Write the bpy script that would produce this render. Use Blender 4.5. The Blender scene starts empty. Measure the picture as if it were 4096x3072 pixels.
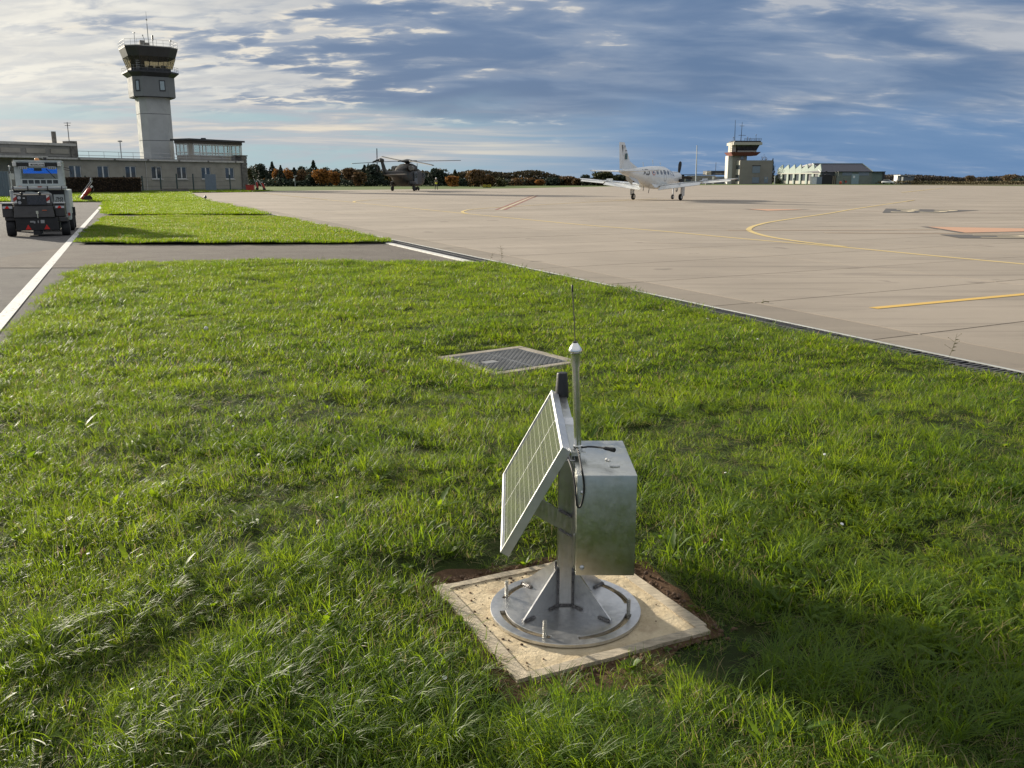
import bpy, bmesh, math, random
import numpy as np
from mathutils import Vector, Matrix, noise
random.seed(7)
R = math.radians
PI = math.pi

# ------------------------------------------------------------------ camera
FOC, EYE = 3547.0, 1.55
PITCH = math.atan(818 / FOC)
scene = bpy.context.scene
cam_data = bpy.data.cameras.new('camera')
cam_data.sensor_width = 36.0
cam_data.lens = 36.0 * FOC / 4096
cam_data.clip_start = 0.05
cam_data.clip_end = 5000
cam = bpy.data.objects.new('camera', cam_data)
scene.collection.objects.link(cam)
cam.location = (0, 0, EYE)
cam.rotation_euler = (PI / 2 - PITCH, 0, 0)
scene.camera = cam

# ------------------------------------------------------------------ light
SUN_AZ, SUN_EL = -50.0, 15.0
sun_dir = Vector((math.sin(R(SUN_AZ)) * math.cos(R(SUN_EL)), math.cos(R(SUN_AZ)) * math.cos(R(SUN_EL)), math.sin(R(SUN_EL))))
sd = bpy.data.lights.new('sun', 'SUN')
sd.energy = 5.0
sd.angle = R(1.8)
sd.color = (1.0, 0.90, 0.74)
sun = bpy.data.objects.new('sun', sd)
scene.collection.objects.link(sun)
sun.location = (-30, 30, 40)
sun.rotation_euler = (-sun_dir).to_track_quat('-Z', 'Y').to_euler()

scene.view_settings.view_transform = 'Standard'
scene.view_settings.look = 'None'
scene.view_settings.gamma = 1
scene.view_settings.use_curve_mapping = False
scene.view_settings.exposure = 0.75

# ------------------------------------------------------------------ node helpers
class NT:
    def __init__(s, tree):
        s.t = tree; s.n = tree.nodes; s.l = tree.links
    def node(s, typ, **kw):
        nd = s.n.new(typ)
        for k, v in kw.items():
            setattr(nd, k, v)
        return nd
    def put(s, sock, v):
        if isinstance(v, bpy.types.NodeSocket):
            s.l.new(v, sock)
        elif isinstance(v, (tuple, list)):
            v = tuple(v)
            if sock.type == 'RGBA' and len(v) == 3: v = v + (1,)
            sock.default_value = v
        else:
            sock.default_value = v
    def math(s, op, a, b=0.0, c=None, clamp=False):
        nd = s.node('ShaderNodeMath', operation=op, use_clamp=clamp)
        s.put(nd.inputs[0], a); s.put(nd.inputs[1], b)
        if c is not None: s.put(nd.inputs[2], c)
        return nd.outputs[0]
    def vmath(s, op, a, b=(0, 0, 0), scale=None):
        nd = s.node('ShaderNodeVectorMath', operation=op)
        s.put(nd.inputs[0], a)
        if op != 'SCALE': s.put(nd.inputs[1], b)
        if scale is not None: s.put(nd.inputs[3], scale)
        return nd.outputs['Value'] if op in ('DOT_PRODUCT', 'LENGTH') else nd.outputs[0]
    def mix(s, f, a, b, blend='MIX'):
        nd = s.node('ShaderNodeMix', data_type='RGBA', blend_type=blend)
        s.put(nd.inputs['Factor'], f); s.put(nd.inputs[6], a); s.put(nd.inputs[7], b)
        return nd.outputs[2]
    def noise(s, vec, scale, detail=4, rough=0.5, dist=0.0, out='Fac'):
        nd = s.node('ShaderNodeTexNoise')
        if vec is not None: s.l.new(vec, nd.inputs['Vector'])
        s.put(nd.inputs['Scale'], scale); nd.inputs['Detail'].default_value = detail
        nd.inputs['Roughness'].default_value = rough; nd.inputs['Distortion'].default_value = dist
        return nd.outputs[out]
    def ramp(s, f, a, b, lo=0.0, hi=1.0, smooth=True):
        nd = s.node('ShaderNodeMapRange', interpolation_type='SMOOTHSTEP' if smooth else 'LINEAR')
        s.put(nd.inputs[0], f); s.put(nd.inputs[1], a); s.put(nd.inputs[2], b)
        s.put(nd.inputs[3], lo); s.put(nd.inputs[4], hi)
        return nd.outputs[0]
    def scalevec(s, vec, sc):
        nd = s.node('ShaderNodeMapping')
        s.l.new(vec, nd.inputs[0]); nd.inputs['Scale'].default_value = sc
        return nd.outputs[0]

# ------------------------------------------------------------------ sky
world = bpy.data.worlds.new('World'); scene.world = world; world.use_nodes = True
W = NT(world.node_tree)
W.n.clear()
wout = W.node('ShaderNodeOutputWorld'); bg = W.node('ShaderNodeBackground')
bg.inputs['Strength'].default_value = 0.1
W.l.new(bg.outputs[0], wout.inputs[0])
sky = W.node('ShaderNodeTexSky', sky_type='NISHITA')
sky.sun_disc = False
sky.sun_elevation = R(SUN_EL); sky.sun_rotation = R(SUN_AZ)
sky.air_density = 1.0; sky.dust_density = 1.2; sky.ozone_density = 1.5
d = W.node('ShaderNodeTexCoord').outputs['Generated']
sep = W.node('ShaderNodeSeparateXYZ'); W.l.new(d, sep.inputs[0])
dx, dy, dz = sep.outputs
den = W.math('ADD', W.math('MAXIMUM', dz, 0.0), 0.20)
comb = W.node('ShaderNodeCombineXYZ')
W.l.new(W.math('DIVIDE', dx, den), comb.inputs[0]); W.l.new(W.math('DIVIDE', dy, den), comb.inputs[1])
P = comb.outputs[0]
toward = W.vmath('DOT_PRODUCT', d, (math.sin(R(-47)), math.cos(R(-47)), 0.0))
sunside = W.ramp(toward, 0.60, 0.96)                       # 0 away from the sun, 1 under it
az = W.math('ARCTAN2', dx, dy); el = W.math('ARCSINE', dz)
def blob(a0, e0, sa, se):
    u_ = W.math('DIVIDE', W.math('SUBTRACT', az, R(a0)), R(sa)); v_ = W.math('DIVIDE', W.math('SUBTRACT', el, R(e0)), R(se))
    return W.math('EXPONENT', W.math('MULTIPLY', W.math('ADD', W.math('MULTIPLY', u_, u_), W.math('MULTIPLY', v_, v_)), -1.0))
big = W.noise(W.scalevec(P, (0.9, 1.3, 1)), 0.95, 3, 0.5, 0.3)
med = W.noise(W.scalevec(P, (1.0, 2.1, 1)), 2.3, 6, 0.52, 0.30)
fine = W.noise(W.scalevec(P, (1.0, 1.9, 1)), 8.0, 5, 0.55, 0.4)
# cloud deck: blue-grey undersides, brightened grey overhead, out of view, as fill
K = 0.92
def kc(r, g, b_): return (r * K, g * K, b_ * K)
clear = W.mix(W.ramp(dz, 0.0, 0.20), kc(0.90, 1.76, 3.15), kc(0.76, 1.36, 2.6))
deck = W.mix(W.ramp(med, 0.30, 0.66), kc(0.70, 1.17, 2.12), kc(1.58, 2.02, 2.85))
soft = W.ramp(W.math('ADD', W.math('MULTIPLY', big, 0.6), W.math('MULTIPLY', med, 0.4)), 0.47, 0.64)
deck = W.mix(W.math('MULTIPLY', soft, 0.80), deck, kc(2.3, 2.5, 2.95))
deck = W.mix(W.math('MULTIPLY', W.ramp(dz, 0.13, 0.02), 0.5), deck, clear)
dark = W.math('ADD', blob(-7.0, 7.6, 11.0, 3.0), W.math('MULTIPLY', blob(1.0, 5.0, 12.0, 1.7), 0.9), clamp=True)
deck = W.mix(W.math('MULTIPLY', dark, W.ramp(med, 0.62, 0.40, 0.45, 0.95)), deck, kc(0.74, 1.18, 2.10))
deck = W.mix(W.ramp(dz, 0.20, 0.42, 0.0, 0.88), deck, kc(4.3, 4.35, 4.4))  # unseen overhead cloud, brightened to fill shade and whiten the plate's reflection
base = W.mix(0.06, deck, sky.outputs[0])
# bright broken cloud, stronger on the sun's side
cov = W.math('ADD', W.math('MULTIPLY', med, 0.55), W.math('MULTIPLY', big, 0.45))
cov = W.math('ADD', cov, W.math('MULTIPLY', W.math('SUBTRACT', fine, 0.5), 0.26))
bias = W.math('ADD', W.math('MULTIPLY', sunside, 0.185), W.math('MULTIPLY', blob(17.0, 10.0, 6.0, 1.5), 0.10))
bias = W.math('ADD', bias, W.math('MULTIPLY', blob(-3.0, 12.0, 9.0, 1.6), 0.09))
bias = W.math('SUBTRACT', bias, W.math('MULTIPLY', dark, 0.085))
m = W.ramp(W.math('ADD', cov, bias), 0.50, 0.69)
bright = W.mix(sunside, kc(3.1, 3.35, 3.8), kc(5.4, 5.25, 4.75))
bright = W.mix(W.ramp(fine, 0.60, 0.38, 0.0, 0.55), bright, kc(3.0, 3.25, 3.6))
bright = W.mix(W.ramp(med, 0.44, 0.62, 0.0, 0.55), bright, kc(3.2, 3.3, 3.45))
col = W.mix(W.math('MULTIPLY', m, 0.95), base, bright)
# cream rims
rim = W.math('MULTIPLY', W.ramp(m, 0.15, 0.5), W.ramp(m, 0.95, 0.5))
hl = W.math('MULTIPLY', W.math('MULTIPLY', rim, W.ramp(fine, 0.42, 0.62)), W.ramp(toward, 0.35, 0.9, 0.15, 1.0))
col = W.mix(W.math('MULTIPLY', hl, 0.80), col, kc(6.0, 5.5, 4.6))
# clear band low over the horizon, pale turquoise towards the sun, with long thin streaks
lowband = W.ramp(W.math('ADD', dz, W.math('MULTIPLY', W.math('SUBTRACT', big, 0.5), 0.10)), 0.088, 0.050)
pale = W.mix(W.ramp(toward, 0.50, 0.82), kc(0.95, 1.78, 3.15), kc(2.6, 3.5, 3.75))
sv = W.scalevec(d, (1.5, 1.5, 22))
streak = W.noise(sv, 2.3, 7, 0.60, 0.8)
cream = W.mix(W.ramp(streak, 0.50, 0.68), kc(3.0, 3.2, 3.5), kc(5.3, 4.75, 3.9))
pale = W.mix(W.math('MULTIPLY', W.ramp(streak, 0.38, 0.56), W.ramp(toward, 0.50, 0.80, 0.0, 0.97)), pale, cream)
col = W.mix(W.math('MULTIPLY', lowband, W.ramp(toward, 0.45, 0.75, 0.55, 0.95)), col, pale)
# the glow of the sun behind thin cloud, outside the frame
glow = W.math('POWER', W.math('MAXIMUM', W.vmath('DOT_PRODUCT', d, tuple(sun_dir)), 0.0), 16.0)
col = W.mix(W.math('MULTIPLY', glow, 0.62), col, kc(9.5, 8.9, 7.6))
col = W.mix(W.ramp(dz, -0.02, -0.001), (1.2, 1.3, 0.9), col)
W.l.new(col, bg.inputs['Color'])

# ------------------------------------------------------------------ geometry of the view
CP, SP = math.cos(PITCH), math.sin(PITCH)
def ray(u, v):
    a = (u - 2048) / FOC; b = (1536 - v) / FOC
    return Vector((a, CP + b * SP, -SP + b * CP))
def ground(u, v, z=0.0):
    r = ray(u, v); t = (z - EYE) / r.z
    return Vector((r.x * t, r.y * t, z))
def plane_pt(u, v, Y):
    r = ray(u, v); t = Y / r.y
    return Vector((r.x * t, Y, EYE + r.z * t))

# ------------------------------------------------------------------ materials
MATS = {}
def mat(name, color, rough=0.6, metal=0.0, var=0.12, vscale=6.0, bump=0.0, bscale=40.0, spec=0.5, coat=0.0, aniso=None, dirt=None, dscale=3.0, coords='Object', emit=None, alpha=None):
    if name in MATS: return MATS[name]
    m = bpy.data.materials.new(name); m.use_nodes = True
    T = NT(m.node_tree); b = T.n['Principled BSDF']
    co = T.node('ShaderNodeTexCoord').outputs[coords]
    if aniso: co2 = T.scalevec(co, aniso)
    else: co2 = co
    n1 = T.noise(co2, vscale, 5, 0.6)
    c = T.mix(T.ramp(n1, 0.3, 0.7), tuple(x * (1 - var) for x in color), tuple(min(1, x * (1 + var)) for x in color))
    if dirt:
        n2 = T.noise(co, dscale, 6, 0.65, 0.5)
        c = T.mix(T.math('MULTIPLY', T.ramp(n2, 0.48, 0.72), dirt[1]), c, dirt[0])
    T.put(b.inputs['Base Color'], c)
    b.inputs['Roughness'].default_value = rough
    T.put(b.inputs['Roughness'], T.ramp(T.noise(co2, vscale * 2.3, 4), 0.25, 0.75, max(0.02, rough - 0.08), min(1, rough + 0.1)))
    b.inputs['Metallic'].default_value = metal
    b.inputs['Specular IOR Level'].default_value = spec
    if coat: b.inputs['Coat Weight'].default_value = coat; b.inputs['Coat Roughness'].default_value = 0.06
    if bump:
        bn = T.node('ShaderNodeBump'); bn.inputs['Strength'].default_value = bump; bn.inputs['Distance'].default_value = 0.01
        T.l.new(T.noise(co2, bscale, 6, 0.65), bn.inputs['Height']); T.l.new(bn.outputs[0], b.inputs['Normal'])
    if emit:
        T.put(b.inputs['Emission Color'], emit[0]); b.inputs['Emission Strength'].default_value = emit[1]
    MATS[name] = m
    return m
def glass(name, tint, amount=0.5, rough=0.03):
    if name in MATS: return MATS[name]
    m = bpy.data.materials.new(name); m.use_nodes = True
    T = NT(m.node_tree); T.n.clear()
    o = T.node('ShaderNodeOutputMaterial'); tr = T.node('ShaderNodeBsdfTransparent'); gl = T.node('ShaderNodeBsdfPrincipled')
    T.put(tr.inputs[0], tint); T.put(gl.inputs['Base Color'], tuple(x * 0.2 for x in tint)); gl.inputs['Roughness'].default_value = rough
    mx = T.node('ShaderNodeMixShader'); mx.inputs[0].default_value = amount
    T.l.new(tr.outputs[0], mx.inputs[1]); T.l.new(gl.outputs[0], mx.inputs[2]); T.l.new(mx.outputs[0], o.inputs[0])
    MATS[name] = m
    return m

# ------------------------------------------------------------------ mesh helpers
col_ = scene.collection
def frame_to(dirv):
    z = dirv.normalized(); up = Vector((0, 0, 1)) if abs(z.z) < 0.95 else Vector((1, 0, 0))
    x = up.cross(z).normalized(); y = z.cross(x)
    return x, y
class MB:
    def __init__(s): s.v = []; s.f = []
    def add(s, vs, fs):
        o = len(s.v); s.v += [tuple(x) for x in vs]; s.f += [tuple(i + o for i in f) for f in fs]; return s
    def box(s, x0, x1, y0, y1, z0, z1, M=None):
        vs = [Vector((x, y, z)) for z in (z0, z1) for y in (y0, y1) for x in (x0, x1)]
        if M is not None: vs = [M @ v for v in vs]
        return s.add(vs, [(0, 2, 3, 1), (4, 5, 7, 6), (0, 1, 5, 4), (2, 6, 7, 3), (0, 4, 6, 2), (1, 3, 7, 5)])
    def hexa(s, b, t):       # 4 bottom, 4 top points
        return s.add(list(b) + list(t), [(3, 2, 1, 0), (4, 5, 6, 7)] + [(i, (i + 1) % 4, 4 + (i + 1) % 4, 4 + i) for i in range(4)])
    def tube(s, pts, r, n=8, cap=True, r2=None):
        pts = [Vector(p) for p in pts]; k = len(pts); vs = []
        for i, p in enumerate(pts):
            t = (pts[min(i + 1, k - 1)] - pts[max(i - 1, 0)])
            x, y = frame_to(t)
            if i and (x.dot(px) < 0): x, y = -x, -y
            px = x
            rr = r[i] if isinstance(r, (list, tuple)) else (r + (r2 - r) * i / (k - 1) if r2 is not None else r)
            vs += [p + x * rr * math.cos(2 * PI * j / n) + y * rr * math.sin(2 * PI * j / n) for j in range(n)]
        fs = [(i * n + j, i * n + (j + 1) % n, (i + 1) * n + (j + 1) % n, (i + 1) * n + j) for i in range(k - 1) for j in range(n)]
        if cap: fs += [tuple(range(n - 1, -1, -1)), tuple(range((k - 1) * n, k * n))]
        return s.add(vs, fs)
    def bar(s, p, q, w, h, up=(0, 0, 1)):
        p = Vector(p); q = Vector(q); z = (q - p).normalized(); up = Vector(up)
        x = up.cross(z)
        if x.length < 1e-4: x = Vector((1, 0, 0)).cross(z)
        x.normalize(); y = z.cross(x)
        b = [p + x * sx * w / 2 + y * sy * h / 2 for sx, sy in ((-1, -1), (1, -1), (1, 1), (-1, 1))]
        return s.hexa(b, [v + (q - p) for v in b])
    def prism(s, poly, z0, z1, M=None, top=None):
        n = len(poly); t = top or poly
        vs = [Vector((x, y, z0)) for x, y in poly] + [Vector((x, y, z1)) for x, y in t]
        if M is not None: vs = [M @ v for v in vs]
        return s.add(vs, [tuple(range(n - 1, -1, -1)), tuple(range(n, 2 * n))] + [(i, (i + 1) % n, n + (i + 1) % n, n + i) for i in range(n)])
    def sheet(s, pts, z=None):
        vs = [Vector((p[0], p[1], z if z is not None else p[2])) for p in pts]
        return s.add(vs, [tuple(range(len(vs)))])
    def lathe(s, prof, c=(0, 0, 0), axis=(0, 0, 1), n=20):
        c = Vector(c); ax = Vector(axis).normalized(); x, y = frame_to(ax); vs = []
        for r, h in prof:
            vs += [c + ax * h + (x * math.cos(2 * PI * j / n) + y * math.sin(2 * PI * j / n)) * r for j in range(n)]
        k = len(prof)
        fs = [(i * n + j, i * n + (j + 1) % n, (i + 1) * n + (j + 1) % n, (i + 1) * n + j) for i in range(k - 1) for j in range(n)]
        fs += [tuple(range(n - 1, -1, -1)), tuple(range((k - 1) * n, k * n))]
        return s.add(vs, fs)
    def ball(s, c, r, n=10, k=6, sc=(1, 1, 1)):
        c = Vector(c); vs = []
        for i in range(k + 1):
            t = PI * i / k
            for j in range(n):
                a = 2 * PI * j / n
                vs.append(c + Vector((r * sc[0] * math.sin(t) * math.cos(a), r * sc[1] * math.sin(t) * math.sin(a), r * sc[2] * math.cos(t))))
        return s.add(vs, [(i * n + j, (i + 1) * n + j, (i + 1) * n + (j + 1) % n, i * n + (j + 1) % n) for i in range(k) for j in range(n)])
    def mesh(s, name, m, smooth=False, bevel=0.0):
        me = bpy.data.meshes.new(name); me.from_pydata(s.v, [], s.f)
        if bevel:
            bm = bmesh.new(); bm.from_mesh(me)
            bmesh.ops.remove_doubles(bm, verts=bm.verts, dist=1e-6)
            bmesh.ops.bevel(bm, geom=[e for e in bm.edges if len(e.link_faces) == 2 and e.calc_face_angle() > 0.5], offset=bevel, segments=2, affect='EDGES', profile=0.5)
            bm.to_mesh(me); bm.free()
        me.update()
        if smooth:
            try: me.shade_auto = None
            except Exception: pass
            for p in me.polygons: p.use_smooth = True
            ang = R(40)
            bm = bmesh.new(); bm.from_mesh(me)
            for e in bm.edges:
                if len(e.link_faces) == 2 and e.calc_face_angle() > ang: e.smooth = False
            bm.to_mesh(me); bm.free()
        if m: me.materials.append(m)
        return me
    def obj(s, name, m, parent=None, smooth=False, bevel=0.0, label=None, kind=None):
        o = bpy.data.objects.new(name, s.mesh(name, m, smooth, bevel)); col_.objects.link(o)
        if parent is not None: o.parent = parent
        if label: o['label'] = label
        if kind: o['kind'] = kind
        return o
def put(name, me, parent=None, loc=(0, 0, 0), rz=0.0):
    o = bpy.data.objects.new(name, me); col_.objects.link(o); o.location = loc; o.rotation_euler = (0, 0, rz)
    if parent is not None: o.parent = parent
    return o
def tag(o, label, cat, group=None):
    o['label'] = label; o['category'] = cat
    if group: o['group'] = group
    return o
def thing(name, label, cat, loc=(0, 0, 0), rz=0.0, group=None):
    o = bpy.data.objects.new(name, None); col_.objects.link(o)
    o.location = loc; o.rotation_euler = (0, 0, rz); o.empty_display_size = 0.2
    return tag(o, label, cat, group)
def copy_tree(o, parent=None):
    c = o.copy(); col_.objects.link(c)
    if parent is not None: c.parent = parent
    for ch in [x for x in col_.objects if x.parent == o]: copy_tree(ch, c)
    return c
def text_mesh(name, s, size, m, depth=0.004, bold=0.0, sx=1.0):
    cu = bpy.data.curves.new(name, 'FONT'); cu.body = s; cu.size = size; cu.extrude = depth / 2
    cu.align_x = 'CENTER'; cu.align_y = 'CENTER'; cu.offset = bold; cu.resolution_u = 3
    o = bpy.data.objects.new(name, cu); col_.objects.link(o)
    dg = bpy.context.evaluated_depsgraph_get()
    me = bpy.data.meshes.new_from_object(o.evaluated_get(dg)); me.name = name
    bpy.data.objects.remove(o); me.materials.clear(); me.materials.append(m)
    for v in me.vertices: v.co.x *= sx
    return me
def basis(origin, x, y, z):
    M = Matrix((x, y, z)).transposed().to_4x4(); M.translation = Vector(origin); return M

# common materials
M_white = mat('white_paint', (0.78, 0.78, 0.76), 0.4, var=0.05, dirt=((0.45, 0.43, 0.38), 0.35), dscale=2.0)
M_black = mat('black_plastic', (0.02, 0.02, 0.021), 0.45, var=0.2)
M_rubber = mat('tyre_rubber', (0.025, 0.025, 0.026), 0.8, var=0.3, bump=0.3)
M_steel = mat('galvanised_steel', (0.55, 0.56, 0.57), 0.42, 0.85, var=0.12, vscale=9)
M_darksteel = mat('dark_steel', (0.10, 0.10, 0.105), 0.5, 0.6, var=0.2)
M_red = mat('red_paint', (0.40, 0.035, 0.02), 0.45, var=0.15)
M_wglass = mat('window_glass', (0.05, 0.065, 0.08), 0.06, 0.0, var=0.3, vscale=1.2, spec=0.9)


# ================================================================== GROUND
U = Vector((-0.4058, 0.914)); V = Vector((0.878, 0.479)); E0 = Vector((7.46, -0.18))
def ST(s, t): return E0 + U * s + V * t
def structure(o): o['kind'] = 'structure'; return o

def m_ground(name, c1, c2, c3, s1, s2, rough=0.95, bump=0.5, bs=60, streak=None):
    m = bpy.data.materials.new(name); m.use_nodes = True
    T = NT(m.node_tree); b = T.n['Principled BSDF']
    co = T.node('ShaderNodeTexCoord').outputs['Object']
    if streak: co_s = T.scalevec(co, streak)
    else: co_s = co
    c = T.mix(T.ramp(T.noise(co, s1, 6, 0.6), 0.32, 0.68), c1, c2)
    c = T.mix(T.math('MULTIPLY', T.ramp(T.noise(co_s, s2, 7, 0.7, 0.3), 0.52, 0.72), 0.75), c, c3)
    T.put(b.inputs['Base Color'], c); b.inputs['Roughness'].default_value = rough
    b.inputs['Specular IOR Level'].default_value = 0.25
    bn = T.node('ShaderNodeBump'); bn.inputs['Strength'].default_value = bump; bn.inputs['Distance'].default_value = 0.01
    T.l.new(T.noise(co, bs, 6, 0.7), bn.inputs['Height']); T.l.new(bn.outputs[0], b.inputs['Normal'])
    return m, T, b
M_field, _, _ = m_ground('field_grass', (0.060, 0.105, 0.014), (0.095, 0.135, 0.02), (0.11, 0.10, 0.035), 0.08, 0.35, bump=0.9, bs=8)
M_turf, _, _ = m_ground('turf_soil', (0.020, 0.034, 0.007), (0.040, 0.058, 0.010), (0.032, 0.023, 0.012), 2.2, 7.0, bump=1.0, bs=90)
M_soil, _, _ = m_ground('brown_soil', (0.085, 0.048, 0.026), (0.13, 0.075, 0.042), (0.05, 0.03, 0.018), 9, 30, bump=1.0, bs=120)
M_asphalt, _, _ = m_ground('asphalt', (0.118, 0.112, 0.108), (0.150, 0.142, 0.134), (0.085, 0.08, 0.075), 0.9, 3.0, bump=0.8, bs=220)
M_asphalt2, _, _ = m_ground('old_asphalt', (0.135, 0.118, 0.104), (0.165, 0.148, 0.130), (0.20, 0.18, 0.15), 1.1, 2.0, bump=0.8, bs=200)
M_joint = mat('joint_sealant', (0.055, 0.052, 0.05), 0.8)

def m_concrete(name, base, rnd=True):
    m = bpy.data.materials.new(name); m.use_nodes = True
    T = NT(m.node_tree); b = T.n['Principled BSDF']
    g = T.node('ShaderNodeNewGeometry').outputs['Position']
    dark = tuple(x * 0.86 for x in base); light = tuple(min(1, x * 1.10) for x in base)
    c = T.mix(T.ramp(T.noise(g, 0.22, 6, 0.62), 0.3, 0.7), dark, light)
    # brushed texture and tyre streaks run roughly across the stand
    rot = T.node('ShaderNodeMapping'); T.l.new(g, rot.inputs[0]); rot.inputs['Rotation'].default_value = (0, 0, R(-14)); rot.inputs['Scale'].default_value = (0.12, 1.0, 1)
    st = T.noise(rot.outputs[0], 1.3, 8, 0.72, 0.6)
    c = T.mix(T.math('MULTIPLY', T.ramp(st, 0.52, 0.66), 0.45), c, (0.15, 0.13, 0.11))
    st2 = T.noise(rot.outputs[0], 4.2, 6, 0.7, 0.4)
    c = T.mix(T.math('MULTIPLY', T.ramp(st2, 0.54, 0.68), 0.35), c, tuple(x * 1.3 for x in base))
    rot2 = T.node('ShaderNodeMapping'); T.l.new(g, rot2.inputs[0]); rot2.inputs['Rotation'].default_value = (0, 0, R(28)); rot2.inputs['Scale'].default_value = (0.05, 1.4, 1)
    ty = T.noise(rot2.outputs[0], 0.9, 4, 0.6, 1.2)
    c = T.mix(T.math('MULTIPLY', T.ramp(ty, 0.60, 0.64), 0.25), c, (0.09, 0.08, 0.07))
    oil = T.noise(g, 0.9, 3, 0.5)
    c = T.mix(T.math('MULTIPLY', T.ramp(oil, 0.66, 0.72), 0.5), c, (0.08, 0.07, 0.06))
    sp = T.noise(g, 45, 3, 0.7)
    c = T.mix(T.math('MULTIPLY', T.ramp(sp, 0.3, 0.7), 0.14), c, dark)
    if rnd:
        oi = T.node('ShaderNodeObjectInfo').outputs['Random']
        c = T.mix(T.math('MULTIPLY', oi, 0.30), c, tuple(x * 0.6 for x in base))
    T.put(b.inputs['Base Color'], c); b.inputs['Roughness'].default_value = 0.85; b.inputs['Specular IOR Level'].default_value = 0.3
    bn = T.node('ShaderNodeBump'); bn.inputs['Strength'].default_value = 0.35; bn.inputs['Distance'].default_value = 0.008
    T.l.new(T.noise(g, 90, 6, 0.7), bn.inputs['Height']); T.l.new(bn.outputs[0], b.inputs['Normal'])
    return m
M_conc = m_concrete('apron_concrete', (0.375, 0.322, 0.262))
M_conc2 = m_concrete('edge_concrete', (0.300, 0.258, 0.208))

structure(MB().sheet([(-2500, -60), (2500, -60), (2500, 4200), (-2500, 4200)], -0.035).obj('ground', M_field))
asp = [(3, -4)] + [tuple(ST(s, -0.42)) for s in (4, 20, 40, 60, 68)] + [(-24, 64.8), (-80, 62), (-60, -4)]
structure(MB().sheet(asp, -0.022).obj('service_road', M_asphalt))
structure(MB().sheet([(-10.4, 16.2), (-7.2, 16.2), (-0.1, 16.6), tuple(ST(26.2, -0.42)), (-10.7, 22.6)], -0.014).obj('crossing_path', M_asphalt2))
structure(MB().sheet([(-17.2, 36.6), (-9.6, 37.4), (-10.6, 40.4), (-18.6, 40.6)], -0.014).obj('crossing_path', M_asphalt2))

# --- the apron: one far sheet, a bed of sealant and individual slabs in the nearer part
edge_px = [(760, 771), (1000, 768), (1150, 762.5), (1400, 759.5), (1706, 756), (2054, 753.5), (2300, 748), (2600, 743), (2900, 739.5), (3300, 739), (3700, 741), (4096, 744), (4700, 746)]
far_edge = [ground(*p) for p in edge_px]
ap = [tuple(ST(s, 0.0)) for s in (-6, 30, 60, 71)] + [(p.x, p.y) for p in far_edge] + [(200, -10)]
structure(MB().sheet(ap, -0.014).obj('apron', M_conc))
apron = [o for o in col_.objects if o.name == 'apron'][0]
LS, LT, N_S, N_T = 2.62, 5.0, 26, 9
s0 = 4.42
bed = [tuple(ST(s0 - 2 * LS, 0.0)), tuple(ST(s0 + (N_S) * LS, 0.0)), tuple(ST(s0 + N_S * LS, 0.75 + N_T * LT)), tuple(ST(s0 - 2 * LS, 0.75 + N_T * LT))]
MB().sheet(bed, -0.008).obj('joint_sealant', M_joint, apron)
def slab_mesh(ls, lt, m):
    g = 0.007
    c = [U * a + V * b for a, b in ((g, g), (ls - g, g), (ls - g, lt - g), (g, lt - g))]
    c = [(p.x, p.y) for p in c][::-1]
    mb = MB(); mb.prism(c, -0.15, -0.003, top=c)
    c2 = [U * a + V * b for a, b in ((2 * g, 2 * g), (ls - 2 * g, 2 * g), (ls - 2 * g, lt - 2 * g), (2 * g, lt - 2 * g))]
    c2 = [(p.x, p.y) for p in c2][::-1]
    mb = MB(); mb.prism(c, -0.15, 0.0, top=c2)
    return mb.mesh('slab', m)
sm = slab_mesh(LS, LT, M_conc); em = slab_mesh(LS, 0.75, M_conc2)
for i in range(-2, N_S):
    p = ST(s0 + i * LS, 0.0)
    put('edge_slab', em, apron, (p.x, p.y, random.uniform(-0.001, 0.001)))
    for j in range(N_T):
        p = ST(s0 + i * LS, 0.75 + j * LT)
        if i < 0 and j > 3: continue
        put('slab', sm, apron, (p.x, p.y, random.uniform(-0.001, 0.001)))

# --- painted lines
def smooth_line(pts, sub=6):
    pts = [Vector((p[0], p[1])) for p in pts]; out = []
    for i in range(len(pts) - 1):
        p0 = pts[max(i - 1, 0)]; p1 = pts[i]; p2 = pts[i + 1]; p3 = pts[min(i + 2, len(pts) - 1)]
        for k in range(sub):
            t = k / sub
            out.append(0.5 * ((2 * p1) + (-p0 + p2) * t + (2 * p0 - 5 * p1 + 4 * p2 - p3) * t * t + (-p0 + 3 * p1 - 3 * p2 + p3) * t ** 3))
    out.append(pts[-1]); return out
def strip(name, pts, w, m, z, sub=6, off=0.0, w2=None):
    ps = smooth_line(pts, sub) if sub else [Vector(p[:2]) for p in pts]
    vs = []; n = len(ps)
    for i, p in enumerate(ps):
        t = (ps[min(i + 1, n - 1)] - ps[max(i - 1, 0)]).normalized(); nn = Vector((-t.y, t.x))
        ww = w if w2 is None else w + (w2 - w) * i / (n - 1)
        vs += [(p.x + nn.x * (off + ww / 2), p.y + nn.y * (off + ww / 2), z), (p.x + nn.x * (off - ww / 2), p.y + nn.y * (off - ww / 2), z)]
    return structure(MB().add(vs, [(2 * i, 2 * i + 1, 2 * i + 3, 2 * i + 2) for i in range(n - 1)]).obj(name, m))
def m_paint(name, c, under, wear=0.35, sc=30):
    m = bpy.data.materials.new(name); m.use_nodes = True
    T = NT(m.node_tree); b = T.n['Principled BSDF']; g = T.node('ShaderNodeNewGeometry').outputs['Position']
    f = T.math('MULTIPLY', T.ramp(T.noise(g, sc, 8, 0.75), 0.50, 0.62), T.ramp(T.noise(g, 1.4, 4), 0.3, 0.65, 0.25, 1.0))
    T.put(b.inputs['Base Color'], T.mix(T.math('MULTIPLY', f, wear), c, under)); b.inputs['Roughness'].default_value = 0.7
    return m
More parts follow.
